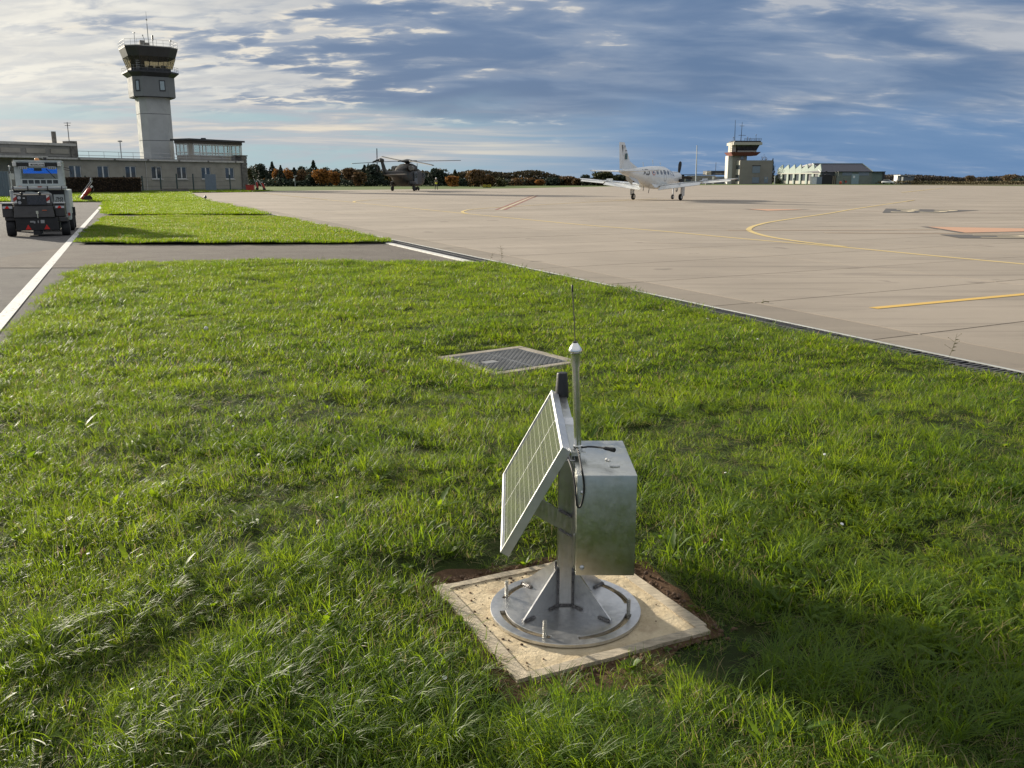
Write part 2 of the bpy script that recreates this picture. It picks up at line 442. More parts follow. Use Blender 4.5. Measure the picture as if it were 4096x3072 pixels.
P_white = m_paint('white_line_paint', (0.70, 0.69, 0.66), (0.13, 0.125, 0.12), 0.75, 28)
P_yel = m_paint('yellow_line_paint', (0.66, 0.50, 0.20), (0.36, 0.31, 0.25), 0.35)
P_yel2 = m_paint('yellow_bar_paint', (0.68, 0.44, 0.10), (0.36, 0.31, 0.25), 0.3)
P_pale = m_paint('faded_cream_paint', (0.58, 0.49, 0.33), (0.36, 0.31, 0.25), 0.5)
P_red = m_paint('faded_red_paint', (0.27, 0.10, 0.075), (0.36, 0.31, 0.25), 0.4)
P_pink = m_paint('pale_orange_paint', (0.55, 0.31, 0.19), (0.36, 0.31, 0.25), 0.25)
P_dark = m_paint('dark_blackout_paint', (0.085, 0.078, 0.072), (0.2, 0.18, 0.15), 0.3)
strip('white_edge_line', [(0.0, -3.6), (-5.49, 9.24), (-11.47, 23.25), (-27.6, 61.2)], 0.155, P_white, -0.012)
strip('yellow_taxi_line', [(-30.6, 109.8), (-20.4, 85), (-11.08, 63), (-2.22, 42.2), (2.25, 32.1), (4.6, 27.66), (6.33, 23.8), (7.77, 21.05), (8.96, 18.2), (11.5, 12.6), (14.5, 6)], 0.15, P_yel, 0.0045)
strip('yellow_taxi_line', [(31, 69.75), (18.84, 49.3), (14.8, 42.2), (10.1, 34.4), (8.55, 31.35), (7.75, 29.3), (7.32, 27.6), (7.12, 25.3), (7.25, 23.5), (7.5, 22.3), (7.86, 21.1)], 0.17, P_yel, 0.009)
strip('yellow_taxi_line', [(47.9, 111.5), (79.7, 167.6)], 0.3, P_yel, 0.0045)
strip('yellow_taxi_line', [(-2.1, 42.0), (-2.42, 44), (-2.4, 46), (-1.95, 48.6), (0.15, 53.3), (3.9, 60.7), (12, 75)], 0.16, P_yel, 0.009)
strip('yellow_taxi_line', [(-11.0, 63), (-11.45, 66.4), (-10.9, 70.3), (-9.9, 73)], 0.2, P_yel, 0.009)
strip('yellow_stand_bar', [(4.455, 10.875), (11.5, 14.53)], 0.135, P_yel2, 0.0045, sub=0)
strip('cream_line', [(-9.33, 42.2), (-5.7, 44.1), (2.0, 48.3)], 0.12, P_pale, 0.0045)
for a, b_, z in (((6.69, 28.0), (13.6, 28.45), 0.0045), ((9.3, 26.75), (22, 25.6), 0.0045)):
    for off in (-0.13, 0.13): strip('red_stand_line', [a, b_], 0.055, P_red, z, sub=0, off=off)
    strip('cream_line', [a, b_], 0.12, P_pale, z + 0.0045, sub=0)
for off, mm, w in ((-0.22, P_red, 0.16), (0.0, P_pale, 0.16), (0.22, P_red, 0.16)):
    strip('diagonal_stand_line', [(-0.62, 47.35), (2.31, 89.9)], w, mm, 0.0045, sub=0, off=off)
strip('red_stand_line', [(8.3, 48.9), (25.3, 42.0)], 0.09, P_red, 0.0045, sub=0)
def tri(pts, m, z): return structure(MB().sheet(pts, z).obj('stand_arrow', m))
def grow(pts, k):
    c = Vector((sum(p[0] for p in pts) / len(pts), sum(p[1] for p in pts) / len(pts)))
    return [tuple(c + (Vector(p) - c) * k) for p in pts]
t1 = [(13.95, 30.17), (13.5, 26.75), (18.6, 28.3)]
tri(grow(t1, 1.12), P_dark, 0.0045); tri(t1, P_pink, 0.009)
t2 = [(12.7, 48.6), (12.95, 45.7), (15.5, 47.9)]
tri(grow(t2, 1.2), P_dark, 0.0045); tri(t2, P_pink, 0.009)
def number_field(quad, s, flip=False):
    q = [Vector(p) for p in quad]      # near-left, near-right, far-right, far-left
    base = structure(MB().sheet([tuple(p) for p in q], 0.0045 + 0.0045).obj('stand_number', P_dark))
    me = text_mesh('digits', s, 1.0, P_pale, 0.002)
    xs = [v.co.x for v in me.vertices]; ys = [v.co.y for v in me.vertices]
    x0, x1, y0, y1 = min(xs), max(xs), min(ys), max(ys)
    for v in me.vertices:
        a = 0.12 + 0.76 * (v.co.x - x0) / (x1 - x0); b_ = 0.1 + 0.8 * (v.co.y - y0) / (y1 - y0)
        p = q[0].lerp(q[1], a).lerp(q[3].lerp(q[2], a), b_)
        v.co = Vector((p.x, p.y, 0.0135 + (0.001 if v.co.z > 0 else 0)))
    put('digits', me, base)
number_field([(12.1, 24.25), (17.6, 23.7), (18.6, 25.2), (12.3, 25.85)], '32')
number_field([(17.6, 42.9), (20.2, 42.6), (24.0, 46.4), (20.4, 49.3)], '33')

# --- slot drain along the apron edge
drain = thing('slot_drain', 'long black slotted drain grating with pale steel rails along the apron edge', 'drain', (0, 0, 0))
M_grate = mat('cast_grate', (0.060, 0.060, 0.062), 0.55, 0.3, var=0.3)
M_rail = mat('pale_steel_rail', (0.40, 0.42, 0.41), 0.5, 0.35, var=0.12)
MB().sheet([tuple(ST(2, -0.42)), tuple(ST(78, -0.42)), tuple(ST(78, 0.0)), tuple(ST(2, 0.0))], -0.030 + 0.022).obj('channel_shade', mat('drain_dark', (0.006, 0.006, 0.006), 0.9), drain)  # near-black sheet close under the grate, standing for the shade of the channel
gl = 0.5
def grate_mesh():
    mb = MB()
    def blk(s0_, s1_, t0, t1, z0, z1):
        c = [U * s0_ + V * t0, U * s1_ + V * t0, U * s1_ + V * t1, U * s0_ + V * t1]
        mb.prism([(p.x, p.y) for p in c][::-1], z0, z1)
    for t0, t1 in ((-0.40, -0.215), (-0.205, -0.03)):
        blk(0.004, gl - 0.004, t0, t0 + 0.012, -0.006, 0.006); blk(0.004, gl - 0.004, t1 - 0.012, t1, -0.006, 0.006)
        for k in range(8):
            a = 0.012 + k * (gl - 0.024) / 8 + 0.008
            blk(a, a + 0.028, t0 + 0.012, t1 - 0.012, -0.006, 0.005)
    return mb.mesh('grate', M_grate)
gm = grate_mesh()
for k in range(128):
    p = ST(4 + k * gl, 0.0); put('grate', gm, drain, (p.x, p.y, 0))
def long_block(name, sa, sb, t0, t1, z0, z1, m, parent):
    c = [ST(sa, t0), ST(sb, t0), ST(sb, t1), ST(sa, t1)]
    return MB().prism([(p.x, p.y) for p in c][::-1], z0, z1).obj(name, m, parent)
long_block('rail', 2, 78, -0.026, -0.004, -0.05, 0.012, M_rail, drain)
long_block('rail', 2, 78, -0.2155, -0.2045, -0.05, 0.008, M_grate, drain)
long_block('rail', 2, 78, -0.425, -0.405, -0.05, 0.010, M_grate, drain)
o = long_block('concrete_kerb_strip', 17.6, 25.6, -0.56, -0.43, -0.05, 0.012, mat('kerb_white', (0.60, 0.60, 0.57), 0.8, var=0.15, dirt=((0.3, 0.28, 0.24), 0.5)), None); structure(o)
o = long_block('concrete_kerb_strip', 64.2, 68.0, -0.7, -0.43, -0.05, 0.012, MATS['kerb_white'], None); structure(o)

# --- lawns: low, gently bumpy sheets
PAD_C = Vector((0.203, 3.006)); PX = Vector((0.9, 0.434)).normalized(); PY = Vector((-PX.y, PX.x))
def hgt(x, y):
    h = 0.038 * noise.noise(Vector((x * 0.55, y * 0.55, 3.1))) + 0.024 * noise.noise(Vector((x * 1.9, y * 1.9, 7.7)))
    d = (Vector((x, y)) - PAD_C); q = max(abs(d.dot(PX)), abs(d.dot(PY)))
    k = min(1, max(0, (q - 0.42) / 0.35))
    d2 = Vector((x + 0.03, y - 7.6)); q2 = d2.length; k2 = min(1, max(0, (q2 - 0.70) / 0.4))
    return (h + 0.034) * k * k2 - 0.004 * (1 - k * k2)
def inside(x, y, poly):
    c = False; n = len(poly); j = n - 1
    for i in range(n):
        xi, yi = poly[i]; xj, yj = poly[j]
        if (yi > y) != (yj > y) and x < (xj - xi) * (y - yi) / (yj - yi) + xi: c = not c
        j = i
    return c
di = lambda s: tuple(ST(s, -0.44))
LAWNS = [
    [(1.2, -3.2), (-2.35, 2.4), (-4.90, 8.39), (-5.24, 9.4), (-5.8, 10.8), (-6.62, 12.9), (-7.3, 14.6), (-7.45, 15.8), (-7.1, 16.5), (-6.3, 16.85), (-4.0, 16.95), di(18.4), di(12), di(4), di(-2)],
    [(-10.66, 22.1), (-8, 21.95), di(24.9), di(34), di(41.4), (-14, 37.4), (-16.6, 37.0), (-13.6, 29.5)],
    [(-18.0, 40.4), (-14, 40.4), di(44.6), di(56), di(68.6), (-24, 61.6), (-27.2, 61.0), (-22.4, 50)],
    [(-110, 66), (-50, 64.4), (-30.3, 64.2), di(71.6), (-30, 84), (far_edge[0].x - .3, far_edge[0].y), (far_edge[1].x, far_edge[1].y + .2), (-33, 124), (-41, 134), (-56, 111), (-110, 96)]]
def lawn(idx, cell):
    poly = LAWNS[idx]; xs = [p[0] for p in poly]; ys = [p[1] for p in poly]
    bm = bmesh.new()
    vs = [bm.verts.new((x, y, 0)) for x, y in poly]; bm.faces.new(vs)
    x = math.floor(min(xs)) 
    while x < max(xs):
        bmesh.ops.bisect_plane(bm, geom=bm.verts[:] + bm.edges[:] + bm.faces[:], plane_co=(x, 0, 0), plane_no=(1, 0, 0)); x += cell
    y = math.floor(min(ys))
    while y < max(ys):
        bmesh.ops.bisect_plane(bm, geom=bm.verts[:] + bm.edges[:] + bm.faces[:], plane_co=(0, y, 0), plane_no=(0, 1, 0)); y += cell
    for v in bm.verts: v.co.z = hgt(v.co.x, v.co.y) - (0.0 if idx else 0.010)
    me = bpy.data.meshes.new('lawn'); bm.to_mesh(me); bm.free()
    for p in me.polygons:
        p.use_smooth = True
    if me.polygons and me.polygons[0].normal.z < 0: me.flip_normals()
    me.materials.append(M_turf if idx < 2 else M_field)
    o = put('lawn', me); structure(o); return o
lawn(0, 0.25); lawn(1, 1.0); lawn(2, 2.0); lawn(3, 4.0)
# far grass behind the apron is the ground sheet itself; a soil collar surrounds the concrete base
col_pts = []
for k in range(40):
    a = 2 * PI * k / 40; r = 0.52 + 0.05 * math.sin(3 * a + 1) + 0.03 * math.sin(7 * a)
    c_, s_ = math.cos(a), math.sin(a); q = max(abs(c_), abs(s_)) ** 0.6
    col_pts.append(tuple(PAD_C + PX * c_ * r / q * .94 + PY * s_ * r / q * .94))
structure(MB().sheet(col_pts, -0.0015).obj('bare_soil', M_soil))

# ================================================================== CONCRETE BASE AND THE SENSOR STATION
PADTOP = 0.0072
def padpt(a, b, z=0.0):
    p = PAD_C + PX * a + PY * b; return Vector((p.x, p.y, z))
# concrete material
mpad = bpy.data.materials.new('rough_mortar'); mpad.use_nodes = True
T = NT(mpad.node_tree); b = T.n['Principled BSDF']; co = T.node('ShaderNodeTexCoord').outputs['Object']
c = T.mix(T.ramp(T.noise(co, 8, 7, 0.65), 0.32, 0.68), (0.50, 0.40, 0.25), (0.66, 0.55, 0.37))
c = T.mix(T.math('MULTIPLY', T.ramp(T.noise(co, 70, 5, 0.7), 0.56, 0.72), 0.55), c, (0.22, 0.15, 0.09))
c = T.mix(T.math('MULTIPLY', T.ramp(T.noise(co, 5, 4, 0.6), 0.6, 0.75), 0.5), c, (0.28, 0.19, 0.12))
T.put(b.inputs['Base Color'], c); b.inputs['Roughness'].default_value = 0.9
bn = T.node('ShaderNodeBump'); bn.inputs['Strength'].default_value = 0.9; bn.inputs['Distance'].default_value = 0.012
T.l.new(T.math('ADD', T.noise(co, 28, 8, 0.7), T.math('MULTIPLY', T.noise(co, 9, 3), 0.8)), bn.inputs['Height']); T.l.new(bn.outputs[0], b.inputs['Normal'])
M_timber = mat('weathered_timber', (0.64, 0.55, 0.41), 0.8, var=0.25, vscale=14, bump=0.9, bscale=60, aniso=(1.5, 12, 12), dirt=((0.30, 0.23, 0.15), 0.5), dscale=8)
pad = thing('concrete_base', 'square cream mortar base with timber edging boards set in the lawn under the metal station', 'concrete base', (0, 0, 0))
h = 0.334
# a rough top surface as a displaced grid
n = 44; vs = []; fs = []
for i in range(n + 1):
    for j in range(n + 1):
        a = -h + 2 * h * i / n; b_ = -h + 2 * h * j / n
        z = PADTOP + 0.0026 * noise.noise(Vector((a * 14, b_ * 14, 1))) + 0.0014 * noise.noise(Vector((a * 45, b_ * 45, 5)))
        vs.append(padpt(a, b_, z))
for i in range(n):
    for j in range(n): k = i * (n + 1) + j; fs.append((k, k + n + 1, k + n + 2, k + 1))
o = MB().add(vs, fs).obj('mortar_surface', mpad, pad)
for p in o.data.polygons: p.use_smooth = True
Bs = Matrix((PX.to_3d(), PY.to_3d(), Vector((0, 0, 1)))).transposed().to_4x4(); Bs.translation = PAD_C.to_3d()
def board(a0, a1, b0, b1, jog=0.0):
    along_x = (a1 - a0) > (b1 - b0); k = 14; vs = []; fs = []
    for i in range(k + 1):
        t = i / k
        for (u0, zz) in ((0, -0.05), (0, 0.012), (1, 0.014), (1, -0.05)):
            w = 0.003 * noise.noise(Vector((t * 9 + a0 * 7, u0 * 5, b0 * 3))); zc = zz + (0.0025 * noise.noise(Vector((t * 12, u0 * 3, a0))) if zz > 0 else 0)
            if along_x: p = (a0 + (a1 - a0) * t, b0 + (b1 - b0) * u0 + w, zc)
            else: p = (a0 + (a1 - a0) * u0 + w, b0 + (b1 - b0) * t, zc)
            vs.append(Bs @ Vector(p))
    for i in range(k):
        for q in range(4): fs.append((i * 4 + q, i * 4 + (q + 1) % 4, (i + 1) * 4 + (q + 1) % 4, (i + 1) * 4 + q))
    fs += [(0, 1, 2, 3), (k * 4 + 3, k * 4 + 2, k * 4 + 1, k * 4)]
    ob = MB().add(vs, fs).obj('edging_board', M_timber, pad)
    bm = bmesh.new(); bm.from_mesh(ob.data); bmesh.ops.recalc_face_normals(bm, faces=bm.faces); bm.to_mesh(ob.data); bm.free()
board(-0.334, 0.366, -0.372, -0.334)      # towards the viewer, right
board(-0.382, -0.334, -0.360, 0.376)       # left
board(0.334, 0.380, -0.334, 0.382)         # right
board(-0.334, 0.334, 0.334, 0.366)        # back
# thin offcut sticking up at the left board's outer side
MB().prism([(-0.436, -0.31), (-0.390, -0.34), (-0.389, -0.05), (-0.424, -0.10)], -0.03, -0.004, Bs).obj('mortar_spill', mpad, pad)

# metals
def m_metal(name, base, rough, brush=None, grime=None, gmask=None, metal=1.0):
    m = bpy.data.materials.new(name); m.use_nodes = True
    T = NT(m.node_tree); b = T.n['Principled BSDF']; co = T.node('ShaderNodeTexCoord').outputs['Object']
    cc = T.scalevec(co, brush) if brush else co
    n1 = T.noise(cc, 10, 6, 0.65); n2 = T.noise(co, 5, 4, 0.6)
    c = T.mix(T.ramp(n1, 0.35, 0.65), tuple(x * 0.88 for x in base), base)
    if grime:
        f = T.ramp(T.math('ADD', T.math('MULTIPLY', n2, 0.7), T.math('MULTIPLY', T.noise(co, 60, 3), 0.3)), 0.46, 0.62)
        c = T.mix(T.math('MULTIPLY', f, grime[1]), c, grime[0])
    T.put(b.inputs['Base Color'], c); b.inputs['Metallic'].default_value = metal
    T.put(b.inputs['Roughness'], T.ramp(T.noise(cc, 22, 5, 0.7), 0.3, 0.7, rough * 0.82, rough * 1.22))
    bn = T.node('ShaderNodeBump'); bn.inputs['Strength'].default_value = 0.03; bn.inputs['Distance'].default_value = 0.002
    T.l.new(T.noise(cc, 120, 3, 0.7), bn.inputs['Height']); T.l.new(bn.outputs[0], b.inputs['Normal'])
    return m
M_plate = m_metal('milled_aluminium', (0.70, 0.70, 0.70), 0.38, grime=((0.42, 0.43, 0.45), 0.6))
M_post = m_metal('raw_aluminium', (0.56, 0.55, 0.53), 0.36, (6, 6, 1), grime=((0.36, 0.33, 0.31), 0.5))
M_boxm = m_metal('brushed_sheet_metal', (0.66, 0.665, 0.62), 0.36, None, grime=((0.42, 0.425, 0.35), 0.5))  # greenish grime colour also carries the reflection of the grass
M_weld = mat('weld_bead', (0.20, 0.19, 0.19), 0.38, 0.9, var=0.45, vscale=60, bump=0.8, bscale=220)
M_chrome = m_metal('polished_tube', (0.88, 0.88, 0.86), 0.22)
M_thread = mat('threaded_rod', (0.60, 0.59, 0.55), 0.35, 0.95, var=0.15, bump=1.0, bscale=10, aniso=(1, 1, 60))
M_frame = m_metal('anodised_frame', (0.66, 0.67, 0.67), 0.40, metal=0.75)
M_cable = mat('black_cable', (0.012, 0.012, 0.013), 0.5)
M_cap = mat('matte_black_cap', (0.020, 0.021, 0.022), 0.5, bump=0.15, bscale=160)

C0 = Vector((0.195, 2.985, 0.0))
st = thing('sensor_station', 'small aluminium monitoring station with solar panel, metal box and whip antenna on round plate', 'monitoring station', C0)
L_ = lambda x, y, z: (x - C0.x, y - C0.y, z)
# round slotted plate
n = 180; radii = [0.0, 0.10, 0.2215, 0.2425, 0.2745]
slots = [(98, 164), (188, 254), (278, 346), (6, 74)]
def in_slot(a): return any(p <= a <= q for p, q in slots)
ZB, ZT = 0.012, 0.025
cells = {(i, j) for i in range(4) for j in range(n) if not (i == 2 and in_slot((j + 0.5) * 360 / n))}
vid = {}; vs = []; fs = []
def pv(i, j, top):
    key = (0 if i == 0 else i, 0 if i == 0 else j % n, top)
    if key not in vid:
        a = 2 * PI * j / n; r = radii[i]; vid[key] = len(vs)
        vs.append((r * math.cos(a), r * math.sin(a), ZT if top else ZB))
    return vid[key]
for (i, j) in sorted(cells):
    t = [pv(i, j, 1), pv(i + 1, j, 1), pv(i + 1, j + 1, 1), pv(i, j + 1, 1)]; bt = [pv(i, j, 0), pv(i + 1, j, 0), pv(i + 1, j + 1, 0), pv(i, j + 1, 0)]
    if i == 0: t.pop(3); bt.pop(3)
    fs.append(tuple(t)); fs.append(tuple(bt[::-1]))
    if (i + 1, j) not in cells: fs.append((pv(i + 1, j, 0), pv(i + 1, j + 1, 0), pv(i + 1, j + 1, 1), pv(i + 1, j, 1)))
    if i > 0 and (i - 1, j) not in cells: fs.append((pv(i, j + 1, 0), pv(i, j, 0), pv(i, j, 1), pv(i, j + 1, 1)))
    if i == 2 or i == 3 or True:
        if (i, (j + 1) % n) not in cells: fs.append((pv(i + 1, j + 1, 0), pv(i, j + 1, 0), pv(i, j + 1, 1), pv(i + 1, j + 1, 1)))
        if (i, (j - 1) % n) not in cells: fs.append((pv(i, j, 0), pv(i + 1, j, 0), pv(i + 1, j, 1), pv(i, j, 1)))
plate = MB().add(vs, fs).obj('base_plate', M_plate, st, bevel=0.0012)
for a_ in (158, 249, 345, 66):
    x, y = 0.232 * math.cos(R(a_)), 0.232 * math.sin(R(a_))
    bolt = MB().lathe([(0.0065, -0.02), (0.0068, 0.070), (0.0058, 0.074)], (x, y, 0.01), n=12)
    for k in range(16): bolt.lathe([(0.0066, 0), (0.0074, 0.0012), (0.0066, 0.0024)], (x, y, 0.014 + k * 0.0042), n=10)
    bolt.obj('anchor_bolt', M_thread, st, smooth=True)
# post
PCX, PCY, PH = 0.0, 0.035, 0.029
MB().box(PCX - PH, PCX + PH, PCY - PH, PCY + PH, ZT, 0.585).obj('post', M_post, st, bevel=0.003)
# gussets
def weld(pts, r=0.0045, name='weld_bead', step=0.004):
    mb = MB()
    for a, b_ in zip(pts[:-1], pts[1:]):
        a = Vector(a); b_ = Vector(b_); k = max(2, int((b_ - a).length / step))
        p = [a.lerp(b_, i / k) for i in range(k + 1)]
        rr = [r * (0.8 + 0.35 * abs(math.sin(i * 1.7)) + random.uniform(-0.08, 0.1)) for i in range(k + 1)]
        mb.tube(p, rr, 8)
    return mb.obj(name, M_weld, st, smooth=True)
for sx, sy in ((-1, -1), (1, -1), (1, 1), (-1, 1)):
    dv = Vector((sx, sy, 0)).normalized(); nv = Vector((-dv.y, dv.x, 0)); p0 = Vector((PCX + sx * PH, PCY + sy * PH, 0)) - dv * 0.004
    ztop = 0.178; Lg = 0.182
    prof = [(0, ZT), (Lg, ZT), (Lg, ZT + 0.008), (0.008, ztop), (0, ztop)]
    vs = [p0 + dv * a + nv * s_ + Vector((0, 0, z)) for s_ in (-0.003, 0.003) for a, z in prof]
    fs = [tuple(range(4, -1, -1)), tuple(range(5, 10))] + [(i, (i + 1) % 5, 5 + (i + 1) % 5, 5 + i) for i in range(5)]
    MB().add(vs, fs).obj('gusset', M_plate, st)
    e = p0 + dv * 0.006
    for sgn in (-1, 1):
        if sgn * sx * sy > 0 and sy > 0: continue
        o_ = nv * 0.005 * sgn
        weld([e + o_ + Vector((0, 0, ZT + 0.004)), e + o_ + Vector((0, 0, ztop - 0.006))])
        weld([e + o_ + Vector((0, 0, ZT + 0.002)), e + dv * 0.045 + o_ + Vector((0, 0, ZT + 0.002))], 0.0055)
        weld([e + dv * 0.122 + o_ + Vector((0, 0, ZT + 0.002)), e + dv * (Lg - 0.008) + o_ + Vector((0, 0, ZT + 0.002))], 0.006)
weld([(PCX - PH, PCY - PH - 0.002, ZT + 0.003), (PCX + PH, PCY - PH - 0.002, ZT + 0.003)], 0.004)
# strut from the post's front face up to the back of the panel
sp = Vector((0.010, PCY - PH - 0.0045, 0.335)); sq = Vector((-0.125, PCY - PH - 0.0045, 0.425))
MB().bar(sp, sq, 0.062, 0.008, up=(0, 1, 0)) 
sdir = (sq - sp).normalized(); sn = Vector((sdir.z, 0, -sdir.x))
if sn.z < 0: sn = -sn
pts = [sp + sn * 0.032, sq + sn * 0.032, sq - sn * 0.032, sp - sn * 0.032]
pts[0].x = pts[3].x = 0.022; pts[0].z = 0.372; pts[3].z = 0.302
mb = MB(); vs = [p + Vector((0, dy_, 0)) for dy_ in (-0.0035, 0.0035) for p in pts]
mb.add(vs, [(0, 1, 2, 3), (7, 6, 5, 4)] + [(i, 4 + i, 4 + (i + 1) % 4, (i + 1) % 4) for i in range(4)]).obj('panel_strut', M_post, st)
yf = PCY - PH - 0.009
weld([(-0.028, yf, 0.400), (0.020, yf, 0.374)], 0.0045); weld([(-0.028, yf, 0.330), (0.020, yf, 0.300)], 0.0045)
for z0, z1 in ((0.262, 0.292), (0.435, 0.450), (0.53, 0.56), (0.215, 0.235)):
    weld([(0.025, PCY - PH - 0.001, z0), (0.025, PCY - PH - 0.001, z1)], 0.004)

# equipment box
BX0, BX1, BY0, BY1, BZ0, BZ1 = 0.218 - C0.x, 0.4215 - C0.x, 2.83 - C0.y, 3.238 - C0.y, 0.219, 0.583
box = MB().box(BX0, BX1, BY0, BY1, BZ0, BZ1).obj('equipment_box', M_boxm, st, bevel=0.0035, smooth=True)
MB().box(BX0 - 0.0022, BX0 + 0.004, BY0 + 0.012, BY1 - 0.01, BZ0 + 0.012, BZ1 - 0.012).obj('back_flange', M_post, box)
for x, z in ((BX0 + 0.022, BZ0 + 0.030), (BX0 + 0.020, BZ1 - 0.062)):
    s_ = MB().lathe([(0.0085, 0), (0.0085, 0.001), (0.0066, 0.0028), (0.0058, 0.0045), (0.003, 0.0058)], (x, BY0 + 0.0005, z), (0, -1, 0), 14)
    s_.box(x - 0.004, x + 0.004, BY0 - 0.0062, BY0 - 0.0052, z - 0.0007, z + 0.0007).obj('screw', M_steel, box, smooth=True)
for y, z in ((BY0 + 0.05, BZ0 + 0.13), (BY0 + 0.05, BZ1 - 0.05)):
    MB().lathe([(0.006, 0), (0.005, 0.003), (0.002, 0.0045)], (BX0, y, z), (-1, 0, 0), 10).obj('screw', M_steel, box, smooth=True)
M_seal = mat('white_sealant', (0.72, 0.71, 0.66), 0.6, var=0.1)
MB().tube([(0.145, -0.060, BZ1 + 0.003), (0.152, -0.066, BZ1 + 0.005), (0.165, -0.067, BZ1 + 0.004), (0.177, -0.062, BZ1 + 0.004)], 0.0042, 8).obj('sealant_blob', M_seal, box, smooth=True)
MB().ball((0.140, 0.008, BZ1 + 0.003), 0.007, 8, 5, (1, 1.2, 0.7)).ball((0.147, 0.000, BZ1 + 0.002), 0.006, 8, 5, (1, 1.2, 0.6)).obj('sealant_blob', M_seal, box, smooth=True)

# solar panel: local x = along (world +Y), local y = up the slope, local z = out of the glass
lo = Vector(L_(-0.042, 2.965, 0.246)); hi = Vector(L_(0.176, 2.965, 0.640))
PYv = (hi - lo).normalized(); PXv = Vector((0, 1, 0)); PZv = PXv.cross(PYv)
if PZv.x > 0: PZv = -PZv
Pm = Matrix((PXv, PYv, PZv)).transposed().to_4x4(); Pm.translation = lo
PLn, PWd = 0.865, (hi - lo).length
TH = 0.034
mb = MB()
def pb(x0, x1, y0, y1, z0, z1): mb.box(x0, x1, y0, y1, z0, z1, Pm)
rim = 0.011
frame = bpy.data.objects.new('solar_panel', None)
mb = MB(); pb(0, PLn, 0, rim, -TH, 0); pb(0, PLn, PWd - rim, PWd, -TH, 0); pb(0, rim, rim, PWd - rim, -TH, 0); pb(PLn - rim, PLn, rim, PWd - rim, -TH, 0)
panel = mb.obj('solar_panel', M_frame, st)
mb = MB(); pb(rim, PLn - rim, rim, PWd - rim, -0.012, -0.006)
M_back = mat('panel_backsheet', (0.24, 0.25, 0.25), 0.25, var=0.05, coat=1.0)
mb.obj('backing_sheet', M_back, panel)
# cells
msol = bpy.data.materials.new('solar_cell'); msol.use_nodes = True
T = NT(msol.node_tree); b = T.n['Principled BSDF']; uv = T.node('ShaderNodeTexCoord').outputs['Object']
sp_ = T.node('ShaderNodeSeparateXYZ'); T.l.new(uv, sp_.inputs[0])
def lines(sock, period, w, off=0.0):
    f = T.math('FRACT', T.math('ADD', T.math('DIVIDE', sock, period), off))
    return T.math('LESS_THAN', T.math('ABSOLUTE', T.math('SUBTRACT', f, 0.5)), w / period / 2)
b1 = lines(sp_.outputs[1], 0.0338, 0.0018, 0.5); b2 = lines(sp_.outputs[0], 0.00205, 0.00018)
c = T.mix(T.ramp(T.noise(uv, 30, 3), 0.3, 0.7), (0.018, 0.022, 0.030), (0.032, 0.036, 0.045))
c = T.mix(T.math('MULTIPLY', b2, 0.35), c, (0.4, 0.4, 0.4)); c = T.mix(b1, c, (0.60, 0.60, 0.58))
T.put(b.inputs['Base Color'], c); b.inputs['Roughness'].default_value = 0.28; b.inputs['Coat Weight'].default_value = 1.0; b.inputs['Coat Roughness'].default_value = 0.12
NX, NY = 12, 4
cx = (PLn - 2 * rim - 0.022) / NX; cy = (PWd - 2 * rim - 0.018) / NY
g = 0.0008
cm = MB(); ch = 0.007
px_, py_ = cx / 2 - g, cy / 2 - g
cm.prism([(-px_ + ch, -py_), (px_ - ch, -py_), (px_, -py_ + ch), (px_, py_ - ch), (px_ - ch, py_), (-px_ + ch, py_), (-px_, py_ - ch), (-px_, -py_ + ch)], 0, 0.0012)
cme = cm.mesh('solar_cell', msol)
for i in range(NX):
    for j in range(NY):
        o = put('solar_cell', cme, panel)
        o.matrix_local = Pm @ Matrix.Translation((rim + 0.010 + cx * (i + 0.5) + (0.002 if i >= NX // 2 else 0), rim + 0.009 + cy * (j + 0.5), -0.006))
mb = MB(); pb(PLn / 2 - 0.0013, PLn / 2 + 0.0013, rim + 0.006, PWd - rim - 0.006, -0.006, -0.0042); mb.obj('bus_ribbon', M_steel, panel)

# top bar, bracket, mast, whip
bx = 0.226 - C0.x
topbar = MB().box(bx - 0.0165, bx + 0.0165, 2.998 - C0.y, 3.84 - C0.y, 0.597, 0.610).box(bx - 0.0165, bx - 0.0135, 2.998 - C0.y, 3.84 - C0.y, 0.570, 0.597).obj('top_bar', M_boxm, st)
MB().box(bx - 0.0195, bx + 0.0195, 3.36 - C0.y, 3.47 - C0.y, 0.6085, 0.6115).obj('white_sticker', mat('sticker_white', (0.72, 0.73, 0.73), 0.5, dirt=((0.25, 0.27, 0.3), 0.6), dscale=60), topbar)
MB().prism([(bx - 0.012, 0.005), (bx + 0.035, 0.005), (bx + 0.035, 0.062), (bx - 0.012, 0.062)], 0.6105, 0.6145).obj('bracket_plate', M_boxm, st, bevel=0.0015)
m0 = Vector(L_(0.2345, 3.022, 0.614)); mdir = Vector((-0.0145, 0.0, 0.345)).normalized()
mast = MB().lathe([(0.0172, 0), (0.0172, 0.005), (0.0155, 0.005), (0.0155, 0.012), (0.0172, 0.012), (0.0172, 0.016), (0.0132, 0.018), (0.0132, 0.302), (0.0168, 0.303), (0.0168, 0.344), (0.018, 0.350)], m0, mdir, 28).obj('mast', M_chrome, st, smooth=True)
MB().lathe([(0.017, 0.351), (0.0235, 0.357), (0.0235, 0.363), (0.0085, 0.386), (0.006, 0.387)], m0, mdir, 28).obj('mast_cap', M_chrome, mast, smooth=True)
MB().lathe([(0.0085, 0.386), (0.0085, 0.390), (0.003, 0.391)], m0, mdir, 12).obj('rubber_ring', M_black, mast, smooth=True)
w0 = m0 + mdir * 0.39; w1 = Vector(L_(0.2065, 3.022, 1.178))
